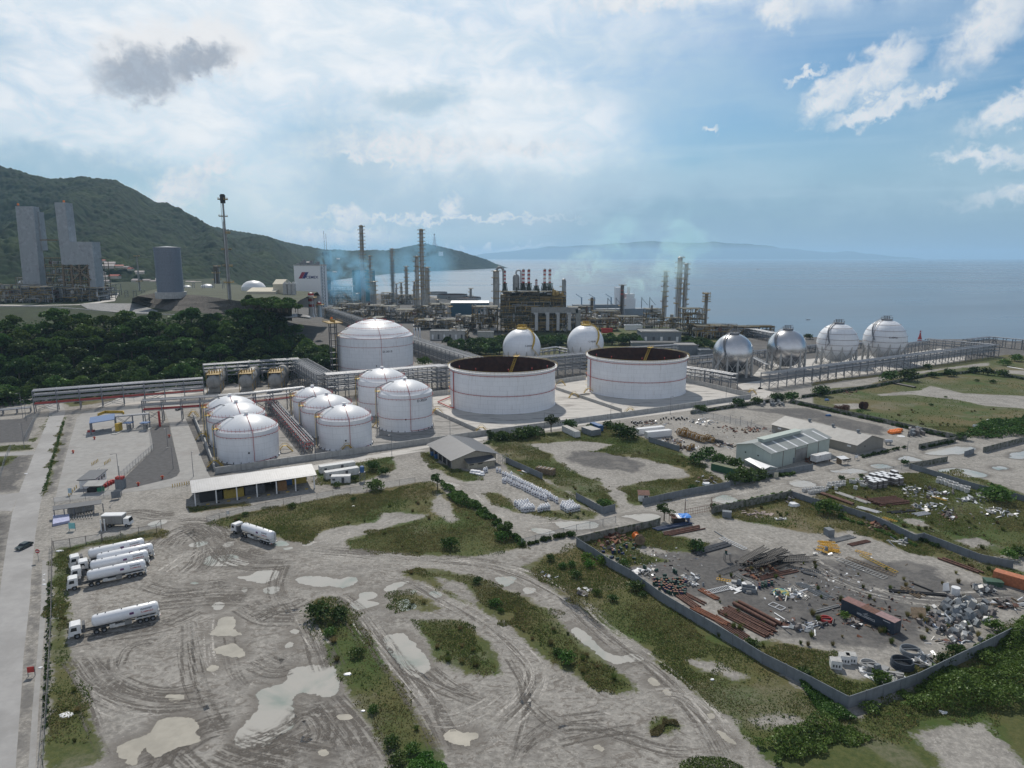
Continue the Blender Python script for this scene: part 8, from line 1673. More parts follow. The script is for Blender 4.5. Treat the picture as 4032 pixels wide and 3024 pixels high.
many('bulk_bag', BAG, 'bulk bag', 'white bulk bag in the lower left cluster beside the track', 'white bulk bags, lower left cluster', 'R', [(1190+i*32+j*22,940-i*2+j*22) for i in range(5) for j in range(4)]+[(1290+i*28,995-i*4) for i in range(4)],1.0, jit=3, rot=0)
many('bulk_bag', BAG, 'bulk bag', 'white bulk bag in the small bluish cluster', 'white bulk bags, small cluster', 'R', [(1445+i*26,1010-i*6) for i in range(5)]+[(1462+i*26,990-i*5) for i in range(4)],1.0, jit=3, rot=0)
many('bulk_bag', BAG, 'bulk bag', 'white bulk bag in the lower right cluster near the wall corner', 'white bulk bags, lower right cluster', 'R', [(1690+i*30+j*22,975-i*6+j*14) for i in range(5) for j in range(4)]+[(1700+i*27,950-i*5) for i in range(4)],1.0, jit=3, rot=0)
many('bulk_bag', BAG, 'bulk bag', 'white bulk bag standing singly near the annex wall', 'single white bulk bags', 'R', [(850,580),(872,575),(988,575),(1020,582),(1143,625),(1055,690),(1072,695)],1.0, rot=0)
FB = MB().lathe([(.01,0),(.9,.05),(1.0,.3),(.9,.6),(.01,.7)],14).mesh('sack', _M['white_sack'], True)
many('flat_sack', FB, 'sack', 'fat white sack in the heap before the annex', 'fat white sacks in a heap', 'R', [(715,590),(745,600),(775,605),(730,570),(760,575),(800,612),(830,615),(820,595),(790,580)],.85, jit=3); many('flat_sack', FB, 'sack', 'fat white sack on top of the heap before the annex', 'fat white sacks on top', 'R', [(720,585),(750,590),(785,592),(825,605)],.8, z=.55)
OB = MB().lathe([(.01,.02),(.55,.04),(.62,.5),(.58,1.0),(.62,1.1),(.5,1.08),(.45,.85),(.01,.8)],12).mesh('sack', mat('grey_white_sack', (.55,.55,.54),.8, var=.15, vs=1.5), True)
many('open_sack', OB, 'bulk bag', 'open white bulk bag in the row along the right track', 'open bulk bags along the track', 'T', [(870+i*24,985-i*3) for i in range(9)]+[(930+i*26,1010-i*4) for i in range(7)]+[(1140+i*28,945-i*4) for i in range(7)]+[(1150+i*40,915-i*4) for i in range(5)]+[(1115,975),(1225,965)],.95, jit=4)
many('open_sack', OB, 'bulk bag', 'slumped white bulk bag beside the brown crates', 'slumped bulk bags by the crates', 'T', [(1385,890),(1420,900),(1450,885),(1480,895),(1430,955),(1500,930),(1530,940),(1560,920),(1560,890),(1510,900),(1450,870)],1.0, jit=5)
many('open_sack', OB, 'bulk bag', 'white bulk bag in the stacked line beside the lot wall', 'bulk bags by the lot wall', 'J', [(1170+i*38,1425+i*13) for i in range(8)]+[(1180+i*38,1405+i*13) for i in range(8)],1.15, jit=3)
m = MB(); m.box(0,0,0,1.5,2.2,1.25); CR = m
cm_ = [MB().box(0,0,0,1.5,2.2,1.25).mesh('body', M_brown), MB().box(0,0,1.26,1.55,2.25,.07).mesh('lid', M_white2)]
for i in range(6):
 for j in range(4):
  if (i+j) % 7 == 6: continue
  p = g('T', 1560+i*58+j*18,880-i*9+j*24)
  for k in range(2 if (i*3+j) % 4 else 1): t = thing('crate', 'brown lidded crate in the dark stack at the upper scrap yard', 'crate', (p.x, p.y, k*1.34),.35, 'brown crates with pale lids'); link('body', cm_[0], t); link('lid', cm_[1], t)
def reel(r, x, y, R, w, an, mt, label, core=None, group=None, spok=True):
 t = thing('cable_reel', label, 'cable reel', g(r, x, y)+Vector((0,0, R)), an, group)
 for s_ in (-1,1):
  m = MB(); m.lathe([(R*.82, s_*w/2-.06),(R, s_*w/2-.06),(R, s_*w/2+.06),(R*.82, s_*w/2+.06),(R*.82, s_*w/2-.06)],28, axis='y'); m.lathe([(.01, s_*w/2-.05),(R*.35, s_*w/2-.05),(R*.35, s_*w/2+.05),(.01, s_*w/2+.05)],16, axis='y')
  for i in range(8): a = i*math.pi/4; m.bar((0, s_*w/2,0),(R*.9*math.cos(a), s_*w/2, R*.9*math.sin(a)),.1,.28)
  if not spok: m.lathe([(.01, s_*w/2-.04),(R, s_*w/2-.04)],28, axis='y')
  m.build('flange', mt, t)
 m = MB(); m.lathe([(.01,-w/2),(R*.62,-w/2),(R*.62, w/2),(.01, w/2)],24, axis='y'); m.build('drum', core or mt, t, True); return t
M_reel = mat('ochre_wood', (.30,.17,.035),.75, var=.25, vs=2)
for i, (x, y) in enumerate([(510,395),(548,388),(540,405),(578,412),(608,422),(640,436),(674,444),(712,440),(742,448)]): reel('I', x, y, 1.55 if i not in (8,) else 1.2,1.2,.55, M_reel, 'ochre cable reel in the diagonal row behind the sheet wall', mat('cable_wrap', (.45,.43,.40),.8), 'ochre cable reels in a row')
for x, y in ((505,490),(572,505),(600,492)): reel('I', x, y, 1.1,1.0,.8, M_reel, 'smaller ochre cable reel lying among scrap below the row', _M['cable_wrap'], 'smaller ochre reels among scrap')
for x, y in ((456,735),(488,738)): reel('J', x, y, 1.9,.5,.4, M_rustd, 'big dark rusty reel disc standing alone in the dry field', None, 'two dark reel discs', False)
for x, y in ((215,745),(250,748),(288,752),(318,756)): reel('J', x, y, 1.2 if x < 260 else 1.6,.8,.4, M_rust, 'rusty reel in the short row behind the mossy wall', None, 'rusty reels behind the mossy wall')
reel('K', 1050,468,1.0,1.6,.3, M_orange, 'bright orange cable reel in the scrap yard'); reel('K', 1075,505,1.35,.9,.15, M_wood, 'big brown wooden reel in front of the orange one', None, None, False); reel('K', 1050,395,.9,1.0,.4, M_brown, 'brown cable reel behind the orange one')
for x, y in ((765,445),(790,450),(812,455)): reel('I', x, y, .75,.8,.5, M_dark, 'small dark reel at the end of the ochre row', None, 'small dark reels')
def drum_mesh(mt, mt2): return MB().cyl((0,0,0),(0,0,.88),.29, n=12).ring((0,0,.3),.29,.02,12,4).ring((0,0,.6),.29,.02,12,4).cyl((0,0,.885),(0,0,.9),.27, n=12, mi=1).mesh('drum', [mt, mt2])
DG = [drum_mesh(mat('drum_green', (.02,.065,.05),.6, var=.3), mat('rusty_lid', (.20,.095,.06),.8, var=.4, vs=3)), drum_mesh(mat('drum_blue', (.02,.035,.11),.6, var=.2), _M['rusty_lid']), drum_mesh(_M['drum_green'], _M['drum_green'])]
rr = random.Random(4); pts = []
while len(pts) < 75:
 x, y = rr.uniform(1190,1450), rr.uniform(800,925)
 if y < 905-(1300-x)*.35+0 and y > 770+(x-1190)*.02 and all(abs(a-x) > 13 or abs(c-y) > 12 for a, c in pts) and (x > 1230 or y < 840): pts.append((x, y))
many('drum', DG, 'drum', 'oil drum in the crowded cluster by the yard wall', 'drums crowded by the wall', 'K', pts, 1.0)
many('drum', DG, 'drum', 'oil drum standing in the scattered group near the wall end', 'scattered drums near the wall end', 'K', [(850,560),(862,570),(875,580),(915,545),(925,560),(968,520),(968,535),(905,575),(855,580),(1110,700),(1122,705),(1355,735),(1372,745)],1.05)
for x, y, k, a in ((1008,545,2,.3),(1020,515,2,.8),(1015,625,2,.1),(828,620,1,.4),(880,632,2,.7),(765,570,1,.2),(925,590,1,1.0),(838,612,2,.3),(1200,845,2,.6),(1265,765,2,.5),(1200,725,0,.9),(940,520,2,1.2)):
 o = link('drum', DG[k], None, g('K', x, y)+Vector((0,0,.3))); o.rotation_euler = (math.pi/2,0, a+1.2); tag(o, 'oil drum lying on its side in the scrap yard', 'drum', 'toppled drums')
many('drum', DG, 'drum', 'oil drum in the small stack between the pallets and the grating', 'drums between pallets and grating', 'L', [(340+i*22,735-i*6+j*14) for i in range(5) for j in range(2)],1.0)
DB = drum_mesh(M_blk, M_white2); many('drum', DB, 'drum', 'black drum with a white lid in the yard under the ivy wall', 'black drums with white lids', 'I', [(372+i*19,285-(i % 3)*7) for i in range(11)]+[(160+i*15,305+(i % 2)*6) for i in range(6)]+[(480+i*16,285-(i % 2)*8) for i in range(6)],1.1)
OBL = MB().lathe([(.01,0),(.7,.15),(.85,.6),(.7,1.05),(.01,1.2)],14).mesh('float', M_orange, True); many('float', OBL, 'buoy', 'round orange float in the pile behind the beige warehouse', 'orange floats in a pile', 'J', [(715+i*24,962-i*4) for i in range(5)]+[(735+i*24,970-i*3) for i in range(4)]+[(728+i*24,948-i*2) for i in range(5)],1.0)
def pipes(r, p0, p1, n, spread, R, mt, label, group, layers=1, seed=1):
 a, c = g(r, *p0), g(r, *p1); L = (c-a).length; an = math.atan2(c.y-a.y, c.x-a.x); me = MB().cyl((0,0,0),(L, 0,0), R, n=10, caps=False).lathe([(R, L),(R*.8, L),(R*.8, L-.6)],10, axis='x').lathe([(R, 0),(R*.8,0),(R*.8,.6)],10, axis='x').mesh('pipe', mt, True); q = random.Random(seed); nn = Vector((-math.sin(an), math.cos(an),0))
 if nn.y < 0: nn = -nn
 for l in range(layers):
  for i in range(n-l):
   o = link('scrap_pipe', me, None, a+nn*(spread*(i+.5*l))+Vector((math.cos(an), math.sin(an),0))*q.uniform(-.6,.6)+Vector((0,0, R+l*R*1.7+.02))); o.rotation_euler = (0,0, an+q.uniform(-.02,.02)); tag(o, label, 'pipe', group)
PIP = [('K', (1365,925),(1515,1030),4,.55,.22, M_rust, 'dark rusty pipe right behind the yard wall, upper bundle'),('K', (1500,1038),(1770,1175),4,.5,.2, mat('orange_rust', (.19,.075,.04),.85, var=.3), 'orange rusty pipe right behind the yard wall, lower bundle'),('K', (1428,912),(1585,995),3,.45,.16, M_rust, 'thin rusty pipe in the bundle by the drums'),('K', (1560,885),(1700,965),5,.35,.14, _M['orange_rust'], 'thin orange pipe in the bundle below the white ladder'),
 ('L', (165,868),(470,1028),2,1.5,.42, M_rust, 'very thick rusty pipe in the scrap yard'),('L', (48,925),(375,1098),9,.5,.17, M_rust, 'rusty pipe in the wide bundle left of the thick pipes'),('L', (120,895),(400,1045),3,.4,.1, M_rust, 'thin rusty pipe beside the thick pipes'),('L', (0,965),(235,1118),5,.5,.13, M_rust, 'thin pipe in the bundle nearest the wall'),
 ('L', (780,85),(1003,165),2,.8,.35, M_rust, 'thick rusty pipe in the upper scrap yard'),('L', (875,75),(1100,152),5,.45,.14, M_vess, 'pale pipe in the upper scrap yard bundle'),('L', (1010,105),(1150,150),4,.45,.14, M_rust, 'rusty pipe beside the pale bundle of the upper yard'),('L', (1190,170),(1400,150),8,.8,.22, M_rust, 'rusty pipe in the wide stack of the upper yard', ),('L', (1275,222),(1445,205),3,.6,.2, M_blk, 'black pipe in the upper yard'),
 ('L', (1030,182),(1180,222),5,.5,.14, M_pipe, 'silvery profile in the upper yard'),('L', (1462,240),(1560,225),5,.5,.15, M_pipe, 'silvery profile right of the black pipes'),('L', (860,428),(1010,390),5,.4,.14, M_vess, 'grey-pink profile stacked in the middle of the yard'),('L', (995,450),(1130,420),4,.4,.14, M_rust, 'brown profile beside the grey-pink stack'),('L', (1602,540),(1890,645),2,1.2,.25, M_rust, 'long rusty pipe at the right of the yard'),
 ('L', (1270,775),(1690,808),2,.8,.2, M_blk, 'long black pipe on the bare ground'),('L', (1415,712),(1560,770),1,1,.2, M_blk, 'black pipe crossing the long ones'),('L', (1320,750),(1460,815),4,.7,.14, M_wood, 'wooden pole under the black pipes'),('I', (640,1265),(890,1195),5,.6,.2, M_dark, 'dark pipe in the long bundle before the gate road', ),('I', (420,1128),(680,1075),5,.6,.18, M_rust, 'brown pipe in the bundle below the tarp shelter'),('I', (330,1095),(590,1045),3,.7,.3, mat('navy_pipe', (.03,.05,.10),.6), 'dark blue beam below the tarp shelter'),
 ('J', (745,500),(945,540),3,.9,.4, M_blk, 'thick black pipe lying before the field bushes'),('L', (350,690),(620,635),4,.5,.12, M_rust, 'rusty rail in front of the dark grating heap'),('L', (640,640),(740,665),2,.5,.2, M_dark, 'dark girder at the right of the grating heap'),('L', (20,345),(100,395),1,.5,.12, M_wallg, 'grey pipe beside the gate road'),('J', (1820,345),(1972,370),2,.8,.2, M_white2, 'white pipe on the far right verge'),
 ('L', (540,745),(660,830),5,.45,.1, M_vess, 'silver profile in the long scrap pile'),('L', (600,720),(820,830),5,.5,.1, M_wallg, 'blue-grey profile in the long scrap pile'),('L', (640,1045),(790,1000),4,.4,.12, M_white2, 'white profile beside the red ring'),('L', (460,935),(620,1035),1,.5,.14, M_white2, 'long white plank near the thick pipes'),('L', (720,930),(910,880),2,.6,.16, M_vess, 'pale beam left of the dark container')]
for i, a in enumerate(PIP): pipes(*a[:8], a[7].replace(' pipe', ' pipes').replace(' profile', ' profiles')+' group', 2 if a[3] >= 8 else 1, i)
def ladder(r, p0, p1, w, n, mt, label, z=.2, name='steel_lattice', cat='frame', an=0.0):
 a, c = g(r, *p0)+Vector((0,0, z)), g(r, *p1)+Vector((0,0, z)); d = (c-a).normalized(); nn = Vector((-d.y, d.x, 0))*w/2; o = a.copy(); t = thing(name, label, cat, o)
 for s_ in (-1,1): MB().bar(nn*s_, c-a+nn*s_, .1,.14).build('side_rail', mt, t)
 m = MB()
 for i in range(n): q = (c-a)*(i/(n-1)); m.bar(q-nn, q+nn, .08,.1)
 m.build('rungs', mt, t)
ladder('K', (1620,905),(1830,855),1.6,14, M_white2, 'white ladder frame on the ground above the orange pipes'); ladder('L', (175,650),(290,720),1.2,10, M_vess, 'pale ladder frame below the grating heap'); ladder('L', (900,545),(1230,680),2.0,16, M_wallc, 'long grey cage frame in the middle of the yard'); ladder('L', (960,535),(1300,660),1.5,16, M_wood, 'long brown cage frame right of the grey one'); ladder('L', (1060,515),(1310,640),1.2,14, M_yel, 'long ochre cage frame with upright stubs')
ladder('L', (70,395),(240,475),1.6,12, M_white2, 'pale frame ladder beside the gate road'); ladder('L', (420,860),(510,900),1.8,3, M_white2, 'empty white rectangular frame on the ground'); ladder('L', (60,645),(210,590),2.0,12, M_dark, 'dark mesh panel left of the grating heap')
for i in range(12):
 q = random.Random(i); x0, y0 = 730+q.uniform(0,90),420+q.uniform(0,70); ladder('L', (x0, y0),(x0+q.uniform(70,140), y0+q.uniform(5,40)),.7,8, mat('bright_yellow', (.62,.36,.04),.5, var=.2), 'yellow ladder cage in the tangled heap', .2+i*.06, 'ladder_cage', 'ladder cage')
for o in bpy.data.objects:
 if o.name.startswith('ladder_cage'): o['group'] = 'yellow ladder cages in a heap'
for k, (x, y, dx, dy) in enumerate(((1020,490,110,30),(1215,255,95,30),(1560,105,100,30),(40,690,110,20))): ladder('L', (x, y),(x+dx, y+dy),1.0,7, _M['bright_yellow'],['yellow ladder cage lying apart from the heap', 'yellow frame against the dividing wall', 'yellow frame in the upper scrap yard', 'yellow cage left of the white pallets'][k],.4, 'yellow_frame')
q = random.Random(9)
for i in range(16):
 x, y = 230+q.uniform(0,330),560+q.uniform(0,70); p = g('L', x, y); t = thing('grating_panel', 'dark rusty grating panel in the tangled heap', 'grating', (p.x, p.y, .15+q.uniform(0,1.2)), q.uniform(0,3), 'dark gratings in a heap'); t.rotation_euler = (q.uniform(-.4,.4), q.uniform(-.4,.4), q.uniform(-.4,.9)); m = MB(); L_ = q.uniform(4,8)
 for k in range(int(L_/.4)): m.bar((k*.4,0,0),(k*.4,1.8,0),.16)
 m.build('bars', M_blk, t); m = MB(); m.bar((0,0,0),(L_, 0,0),.12,.2); m.bar((0,1.8,0),(L_, 1.8,0),.12,.2); m.bar((0,.9,0),(L_, .9,0),.1); m.build('border', M_blk, t)
def scrapset(mts, seed, box=False):
 q = random.Random(seed); out = []
 for i in range(10):
  m = MB(); k = q.random(); mt = mts[i % len(mts)]
  if box:
   s_ = q.uniform(.8,1.2); m.box(0,0,0,.75*s_, .7*s_, 1.0*s_); m.box(0,-.36*s_, .2,.5*s_, .03,.5*s_, 0,1); out.append(m.mesh('cabinet', [mt, M_dark])); continue
  if k < .4: m.box(0,0,0, q.uniform(.6,1.8), q.uniform(.4,1.2), q.uniform(.04,.15))
  elif k < .65: m.box(0,0,0, q.uniform(1.2,3), q.uniform(.1,.3), q.uniform(.1,.3))
  elif k < .85: m.box(0,0,0, q.uniform(.4,.9), q.uniform(.4,.9), q.uniform(.3,.9),0,0, q.uniform(.6,1))
  else: m.cyl((0,0,.2),(q.uniform(.6,1.6),0,.2), q.uniform(.12,.3), n=8)
  out.append(m.mesh('scrap', mt))
 return out
LITTER = MB()
LMATS = []
LSRC = []
def heap(r, cx, cy, wx, wy, n, ms, label, group, name='scrap_piece', cat='scrap', top=.5, seed=1, tilt=.5, sc=1.0):
 q = random.Random(seed*31+n)
 for i in range(n):
  if name == 'scrap_piece' and seed not in (9,10,11,12,13,14,18): name_stuff = True
  else: name_stuff = False
  u, v = max(-1, min(1, q.gauss(0,.5))), max(-1, min(1, q.gauss(0,.5))); p = g(r, cx+u*wx+v*wy*.3, cy+v*wy+u*wx*.0); o = link(name, ms[q.randrange(len(ms))], None, (p.x, p.y, max(0.02, top*(1-u*u-v*v))*q.random())); o.rotation_euler = (q.uniform(-tilt, tilt), q.uniform(-tilt, tilt), q.uniform(0,6.28)); s_ = q.uniform(.7,1.3)*sc; o.scale = (s_, s_, s_)
  if name_stuff: LSRC.append(o)
  else: tag(o, label, cat, group)
SW = scrapset([M_white2, M_vess, M_pipe, M_wallg],1); SM = scrapset([M_white2, M_brown, M_rust, M_wallg, M_blk, M_blue, M_wood, M_vess],2); SR = scrapset([M_rust, M_rustd, mat('orange_rust', 0) if 0 else _M['orange_rust'], M_wood],3); SB = scrapset([M_dirty, M_wallg, M_vess, M_wallg, M_brown],4, True)
heap('L', 1790,930,190,90,95, SB, 'discarded grey-white appliance cabinet in the big heap', 'appliance cabinets in the big heap', 'cabinet', 'cabinet', 1.1,1,1.2,1.25)
heap('L', 1750,1060,130,60,26, SB, 'discarded appliance cabinet in front of the big heap', 'appliance cabinets before the heap', 'cabinet', 'cabinet', .3,2,.9)
heap('L', 2110,870,130,50,40, SM, 'mixed scrap at the right end of the cabinet heap', 'mixed scrap right of the cabinets', seed=3, top=.8)
heap('L', 1560,960,100,50,30, SM, 'broken scrap at the left end of the cabinet heap', 'broken scrap left of the cabinets', seed=4)
heap('L', 1930,765,90,35,22, SB, 'appliance cabinet in the smaller heap before the orange container', 'cabinets before the orange container', 'cabinet', 'cabinet', .5,5,.8)
heap('L', 1700,1120,150,40,30, SM, 'thin debris below the cabinet heap', 'thin debris below the cabinets', seed=6, top=.1)
heap('L', 1120,1330,60,25,14, SW, 'white sheet scrap near the lower right wall', 'white sheets by the wall', seed=7, tilt=.2, sc=1.2); heap('L', 1240,1370,110,35,22, SW, 'flat white panel near the lower wall corner', 'flat white panels', seed=8, tilt=.1, sc=1.8, top=.1); heap('L', 1500,1270,90,60,34, SW, 'silvery scrap beside the black hose coil', 'silvery scrap by the coil', seed=9, sc=1.2)
heap('K', 1090,740,130,40,34, SW, 'silvery scrap along the yard wall above the drums', 'silvery scrap by the wall', seed=10, sc=.9); heap('K', 1490,800,90,45,36, SW, 'white bent sheet in the pile right of the drums', 'white bent sheets', seed=11); heap('K', 860,460,160,60,50, SR, 'rusty part in the scrap at the top of the yard', 'rusty parts at the top of the yard', seed=12); heap('K', 820,540,80,40,16, SM, 'odd scrap among the drums at the wall end', 'odd scrap at the wall end', seed=13)
heap('L', 660,1010,200,40,44, SM, 'mixed scrap between the thick pipes and the container', 'scrap between pipes and container', seed=14, top=.2); heap('L', 480,790,60,40,22, SM, 'scrap around the teal tarpaulin', 'scrap round the teal tarp', seed=15); heap('L', 200,740,110,40,22, SW, 'white flat panel stacked near the drums', 'white panels near the drums', seed=16, tilt=.1, sc=1.3); heap('L', 1010,1000,50,30,16, SM, 'scrap before the dark container', 'scrap before the container', seed=17)
heap('L', 800,490,80,30,18, SW, 'white bar under the yellow cages', 'white bars under the cages', seed=18); heap('L', 1325,425,55,25,22, SW, 'pale panel in the pile below the dividing wall', 'pale panels below the dividing wall', seed=19, tilt=.2, sc=1.4, top=.2); heap('L', 1180,305,90,35,34, SR, 'rusty orange part along the dividing wall', 'rusty parts along the dividing wall', seed=20)
heap('L', 570,110,60,30,22, SM, 'scrap in the far corner of the lower yard', 'scrap in the yard corner', seed=21); heap('L', 330,220,130,25,24, scrapset([mat('pinkish_rubble', (.33,.27,.25),.9)],8), 'pinkish rubble along the yard wall', 'pinkish rubble', seed=22, top=.1); heap('L', 1430,55,120,45,50, SW, 'white scrap in the upper yard', 'white scrap in the upper yard', seed=23, sc=.9); heap('L', 1600,80,110,45,40, SM, 'mixed scrap in the upper yard', 'mixed scrap in the upper yard', seed=24)
heap('L', 1540,170,110,40,30, SW, 'silver scrap in the middle of the upper yard', 'silver scrap of the upper yard', seed=25, sc=1.2); heap('L', 1690,230,70,45,34, SM, 'scrap right in the upper yard', 'scrap right in the upper yard', seed=26); heap('L', 1860,120,120,40,30, SW, 'pale debris behind the upper yard bushes', 'pale debris in the upper yard', seed=27); heap('L', 2040,210,130,35,36, SW, 'grey debris at the right of the upper yard', 'grey debris right in the upper yard', seed=28)
heap('I', 300,310,150,20,50, SM, 'litter in the yard under the ivy wall', 'litter under the ivy wall', seed=29, top=.2); heap('I', 680,300,100,30,60, SW, 'silvery sheet in the long scrap row', 'silvery sheets in the long row', seed=30, top=.5); heap('I', 430,440,110,22,50, SM, 'colourful scrap behind the sheet wall', 'colourful scrap behind the sheet wall', seed=31); heap('I', 560,490,90,20,40, SM, 'dark scrap below the ochre reels', 'dark scrap below the reels', seed=32); heap('I', 840,470,80,22,40, SM, 'scrap between the reels and the warehouse', 'scrap by the warehouse', seed=33)
heap('I', 1000,355,200,25,50, SR, 'brown scrap along the wire fence', 'brown scrap along the wire fence', seed=34); heap('I', 1180,170,80,18,24, scrapset([M_wallg, M_vess, M_blue],5, True), 'blue-grey box in the row by the bund corner', 'blue-grey boxes by the bund', 'box', 'box', .1,35,.1,1.3); heap('J', 320,580,90,22,26, SR, 'black scrap in the field below the bushes', 'black scrap in the field', seed=36); heap('J', 960,965,110,30,26, scrapset([M_wallg, M_brown, M_vess],6, True), 'grey box behind the beige warehouse', 'grey boxes behind the warehouse', 'box', 'box', .4,37,.3,1.7)
heap('I', 700,720,70,40,22, SM, 'scrap beside the green container', 'scrap by the green container', seed=38); heap('T', 930,640,70,50,24, SR, 'rusty frame scrap beside the rusty white cabin', 'rusty scrap by the cabin', seed=39); heap('L', 500,260,40,10,8, SW, 'pale plank on the grass of the yard', 'pale planks on the grass', seed=40, tilt=.05, top=.05); heap('K', 330,760,60,30,10, SM, 'little rubbish on the verge', 'rubbish on the verge', seed=41, top=.1); heap('K', 600,900,80,40,14, SM, 'rubbish in the grass below the verge bushes', 'rubbish in the verge grass', seed=42, top=.1)
heap('M', 340,600,50,220,40, scrapset([M_white2, M_wallc],9), 'scrap of white litter on the truck yard verge', 'white litter on the verge', 'litter', 'litter', .02,43,.1,.35); heap('T', 1300,640,60,30,14, SM, 'scrap by the small sheds at the warehouse gate', 'scrap at the warehouse gate', seed=44, sc=1.3); heap('R', 1290,590,50,20,6, SW, 'white scrap beside the rotten trailer', 'white scrap by the trailer', seed=45)
heap('L', 800,720,620,190,230, SM, 'x', 'x', seed=50, top=.02, sc=.5); heap('L', 1500,200,560,150,160, SM, 'x', 'x', seed=51, top=.02, sc=.5); heap('K', 1150,640,420,170,150, SM, 'x', 'x', seed=52, top=.02, sc=.45); heap('I', 600,380,380,70,110, SM, 'x', 'x', seed=53, top=.02, sc=.5)
heap('L', 1120,960,330,150,80, SR, 'x', 'x', seed=54, top=.02, sc=.6); heap('L', 330,620,200,70,40, SR, 'x', 'x', seed=55, top=.6); heap('L', 560,790,130,40,40, SW, 'x', 'x', seed=56, top=.3); heap('L', 1620,1010,120,60,60, SM, 'x', 'x', seed=57, top=.5)
q = random.Random(6)
for i in range(70):
 p = g('L', q.uniform(0,1900), q.uniform(780,1180) if i < 50 else q.uniform(560,760)); o = link('grass_tussock', GR[i % 2], None, p, q.uniform(0,6)); s_ = q.uniform(.5,1.3); o.scale = (s_, s_, s_*1.1); tag(o, ['green tussock of tall grass among the scrap', 'dry tussock of tall grass among the scrap'][i % 2], 'grass tussock', 'tussocks in the scrap yard')
def simple(name, m, mt, label, cat): return tag(m.build(name, mt), label, cat)
p = g('L', 843,385); simple('metal_cabinet', MB().box(p.x, p.y+1,0,1.8,2.2,2.0,.2), M_wallg, 'tall grey-white cabinet standing alone in the middle of the yard', 'cabinet')
p = g('L', 118,252); simple('metal_cabinet', MB().box(p.x, p.y+1,0,2.6,1.6,1.8,-.3), M_wallg, 'grey cabinet standing by the upper left yard wall', 'cabinet')
for x, y, l in ((893,1325, 'white cube crate with dark vents, nearest of three'),(955,1290, 'white cube crate, left of the rear pair'),(998,1285, 'white cube crate, right of the rear pair')):
 p = g('L', x, y); t = thing('white_crate', l, 'crate', (p.x, p.y+.8,0),-.25); MB().box(0,0,.1,1.9,1.7,1.5).build('body', M_white2, t); m = MB(); m.box(0,0,1.62,1.8,1.6,.06); m.build('lid', M_wallc, t)
 for k in range(3): MB().box(-.5+k*.5,-.87,.5,.25,.05,.5).build('vent', M_dark, t)
def coil(r, x, y, R, k, mt, label, h=.9):
 p = g(r, x, y); t = thing('hose_coil', label, 'hose', p)
 for i in range(k): MB().ring((0,0,.15+i*h/k), R*(1-.03*(i % 3)),.13,28,6).build('hose_turn', mt, t, True)
 MB().bar((-R, 0, h+.1),(R, 0, h+.1),.1).build('tie', mt, t)
coil('L', 1348,1300,1.9,6, mat('black_hose', (.03,.04,.055),.5, var=0), 'big black coiled hose near the lower right wall', 1.3); coil('L', 1115,1305,1.5,5, M_wallc, 'pale grey coiled hose left of the black one', .8); coil('L', 1410,1205,1.8,5, M_wallg, 'blue-white coiled tubing above the black hose', .8); coil('L', 812,975,1.2,3, M_red, 'red ring coil left of the dark container', .5)
p = g('L', 495,785); m = MB(); m.lathe([(1.9,.02),(1.7,.5),(1.0,.75),(.01,.9)],10, p); simple('tarpaulin_heap', m, mat('teal_yellow_tarp', (.42,.36,.10),.8, var=.3, col2=(.05,.20,.22), c2=(.45,.55), c2s=.8), 'teal and yellow tarpaulin over a small heap', 'tarpaulin')
p = g('L', 265,765); t = thing('metal_bin', 'open grey metal frame bin below the drums', 'bin', p, -.3)
for a_ in ((0,-.9,3.0,.12),(0,.9,3.0,.12),(-1.5,0,.12,1.8),(1.5,0,.12,1.8)): MB().box(a_[0], a_[1],0, a_[2], a_[3],1.0).build('side', M_wallg, t)
p = g('K', 1790,640); t = thing('drum_stand', 'green stand carrying a rusty drum in the open yard', 'stand', p)
for x in (-.7,.7):
 for y in (-.5,.5): MB().bar((x, y, 0),(x, y, 1.9),.1).build('leg', M_dark, t)
MB().box(0,0,1.9,1.6,1.2,.1).build('top', M_dark, t); o = link('drum', DG[0], None, p+Vector((-.4,0,2.0))); tag(o, 'rusty orange drum on the green stand', 'drum')
for r, x, y, l in (('L', 1640,770, 'white leaning board near the black pipes'),('L', 1725,790, 'pale cylinder tank near the black pipes')):
 p = g(r, x, y); m = MB(); (m.cyl(p, p+Vector((0,0,1.7)),.9, n=14) if 'cyl' in l else m.slab([p, p+Vector((1.8,.4,0)), p+Vector((1.7,1.0,1.7)), p+Vector((.2,.5,1.7))],.1)); simple('scrap_board' if 'board' in l else 'plastic_tank', m, M_white2, l, 'board' if 'board' in l else 'tank')
p = g('L', 1420,960); simple('wooden_panel', MB().slab([p+Vector((0,0,.1)), p+Vector((2.8,-.6,.3)), p+Vector((3.6,1.6,1.6)), p+Vector((.8,2.2,1.4))],.12), M_wood, 'leaning grey wooden panel right of the dark container', 'panel')
for r, x, y, l in (('L', 1990,725, 'dark green skip before the orange container'),):
 p = g(r, x, y); simple('skip', MB().box(p.x, p.y, 0,3.2,2,1.3,-.2, top=1.15), mat('dark_green_steel', (.04,.09,.06),.6), l, 'skip')
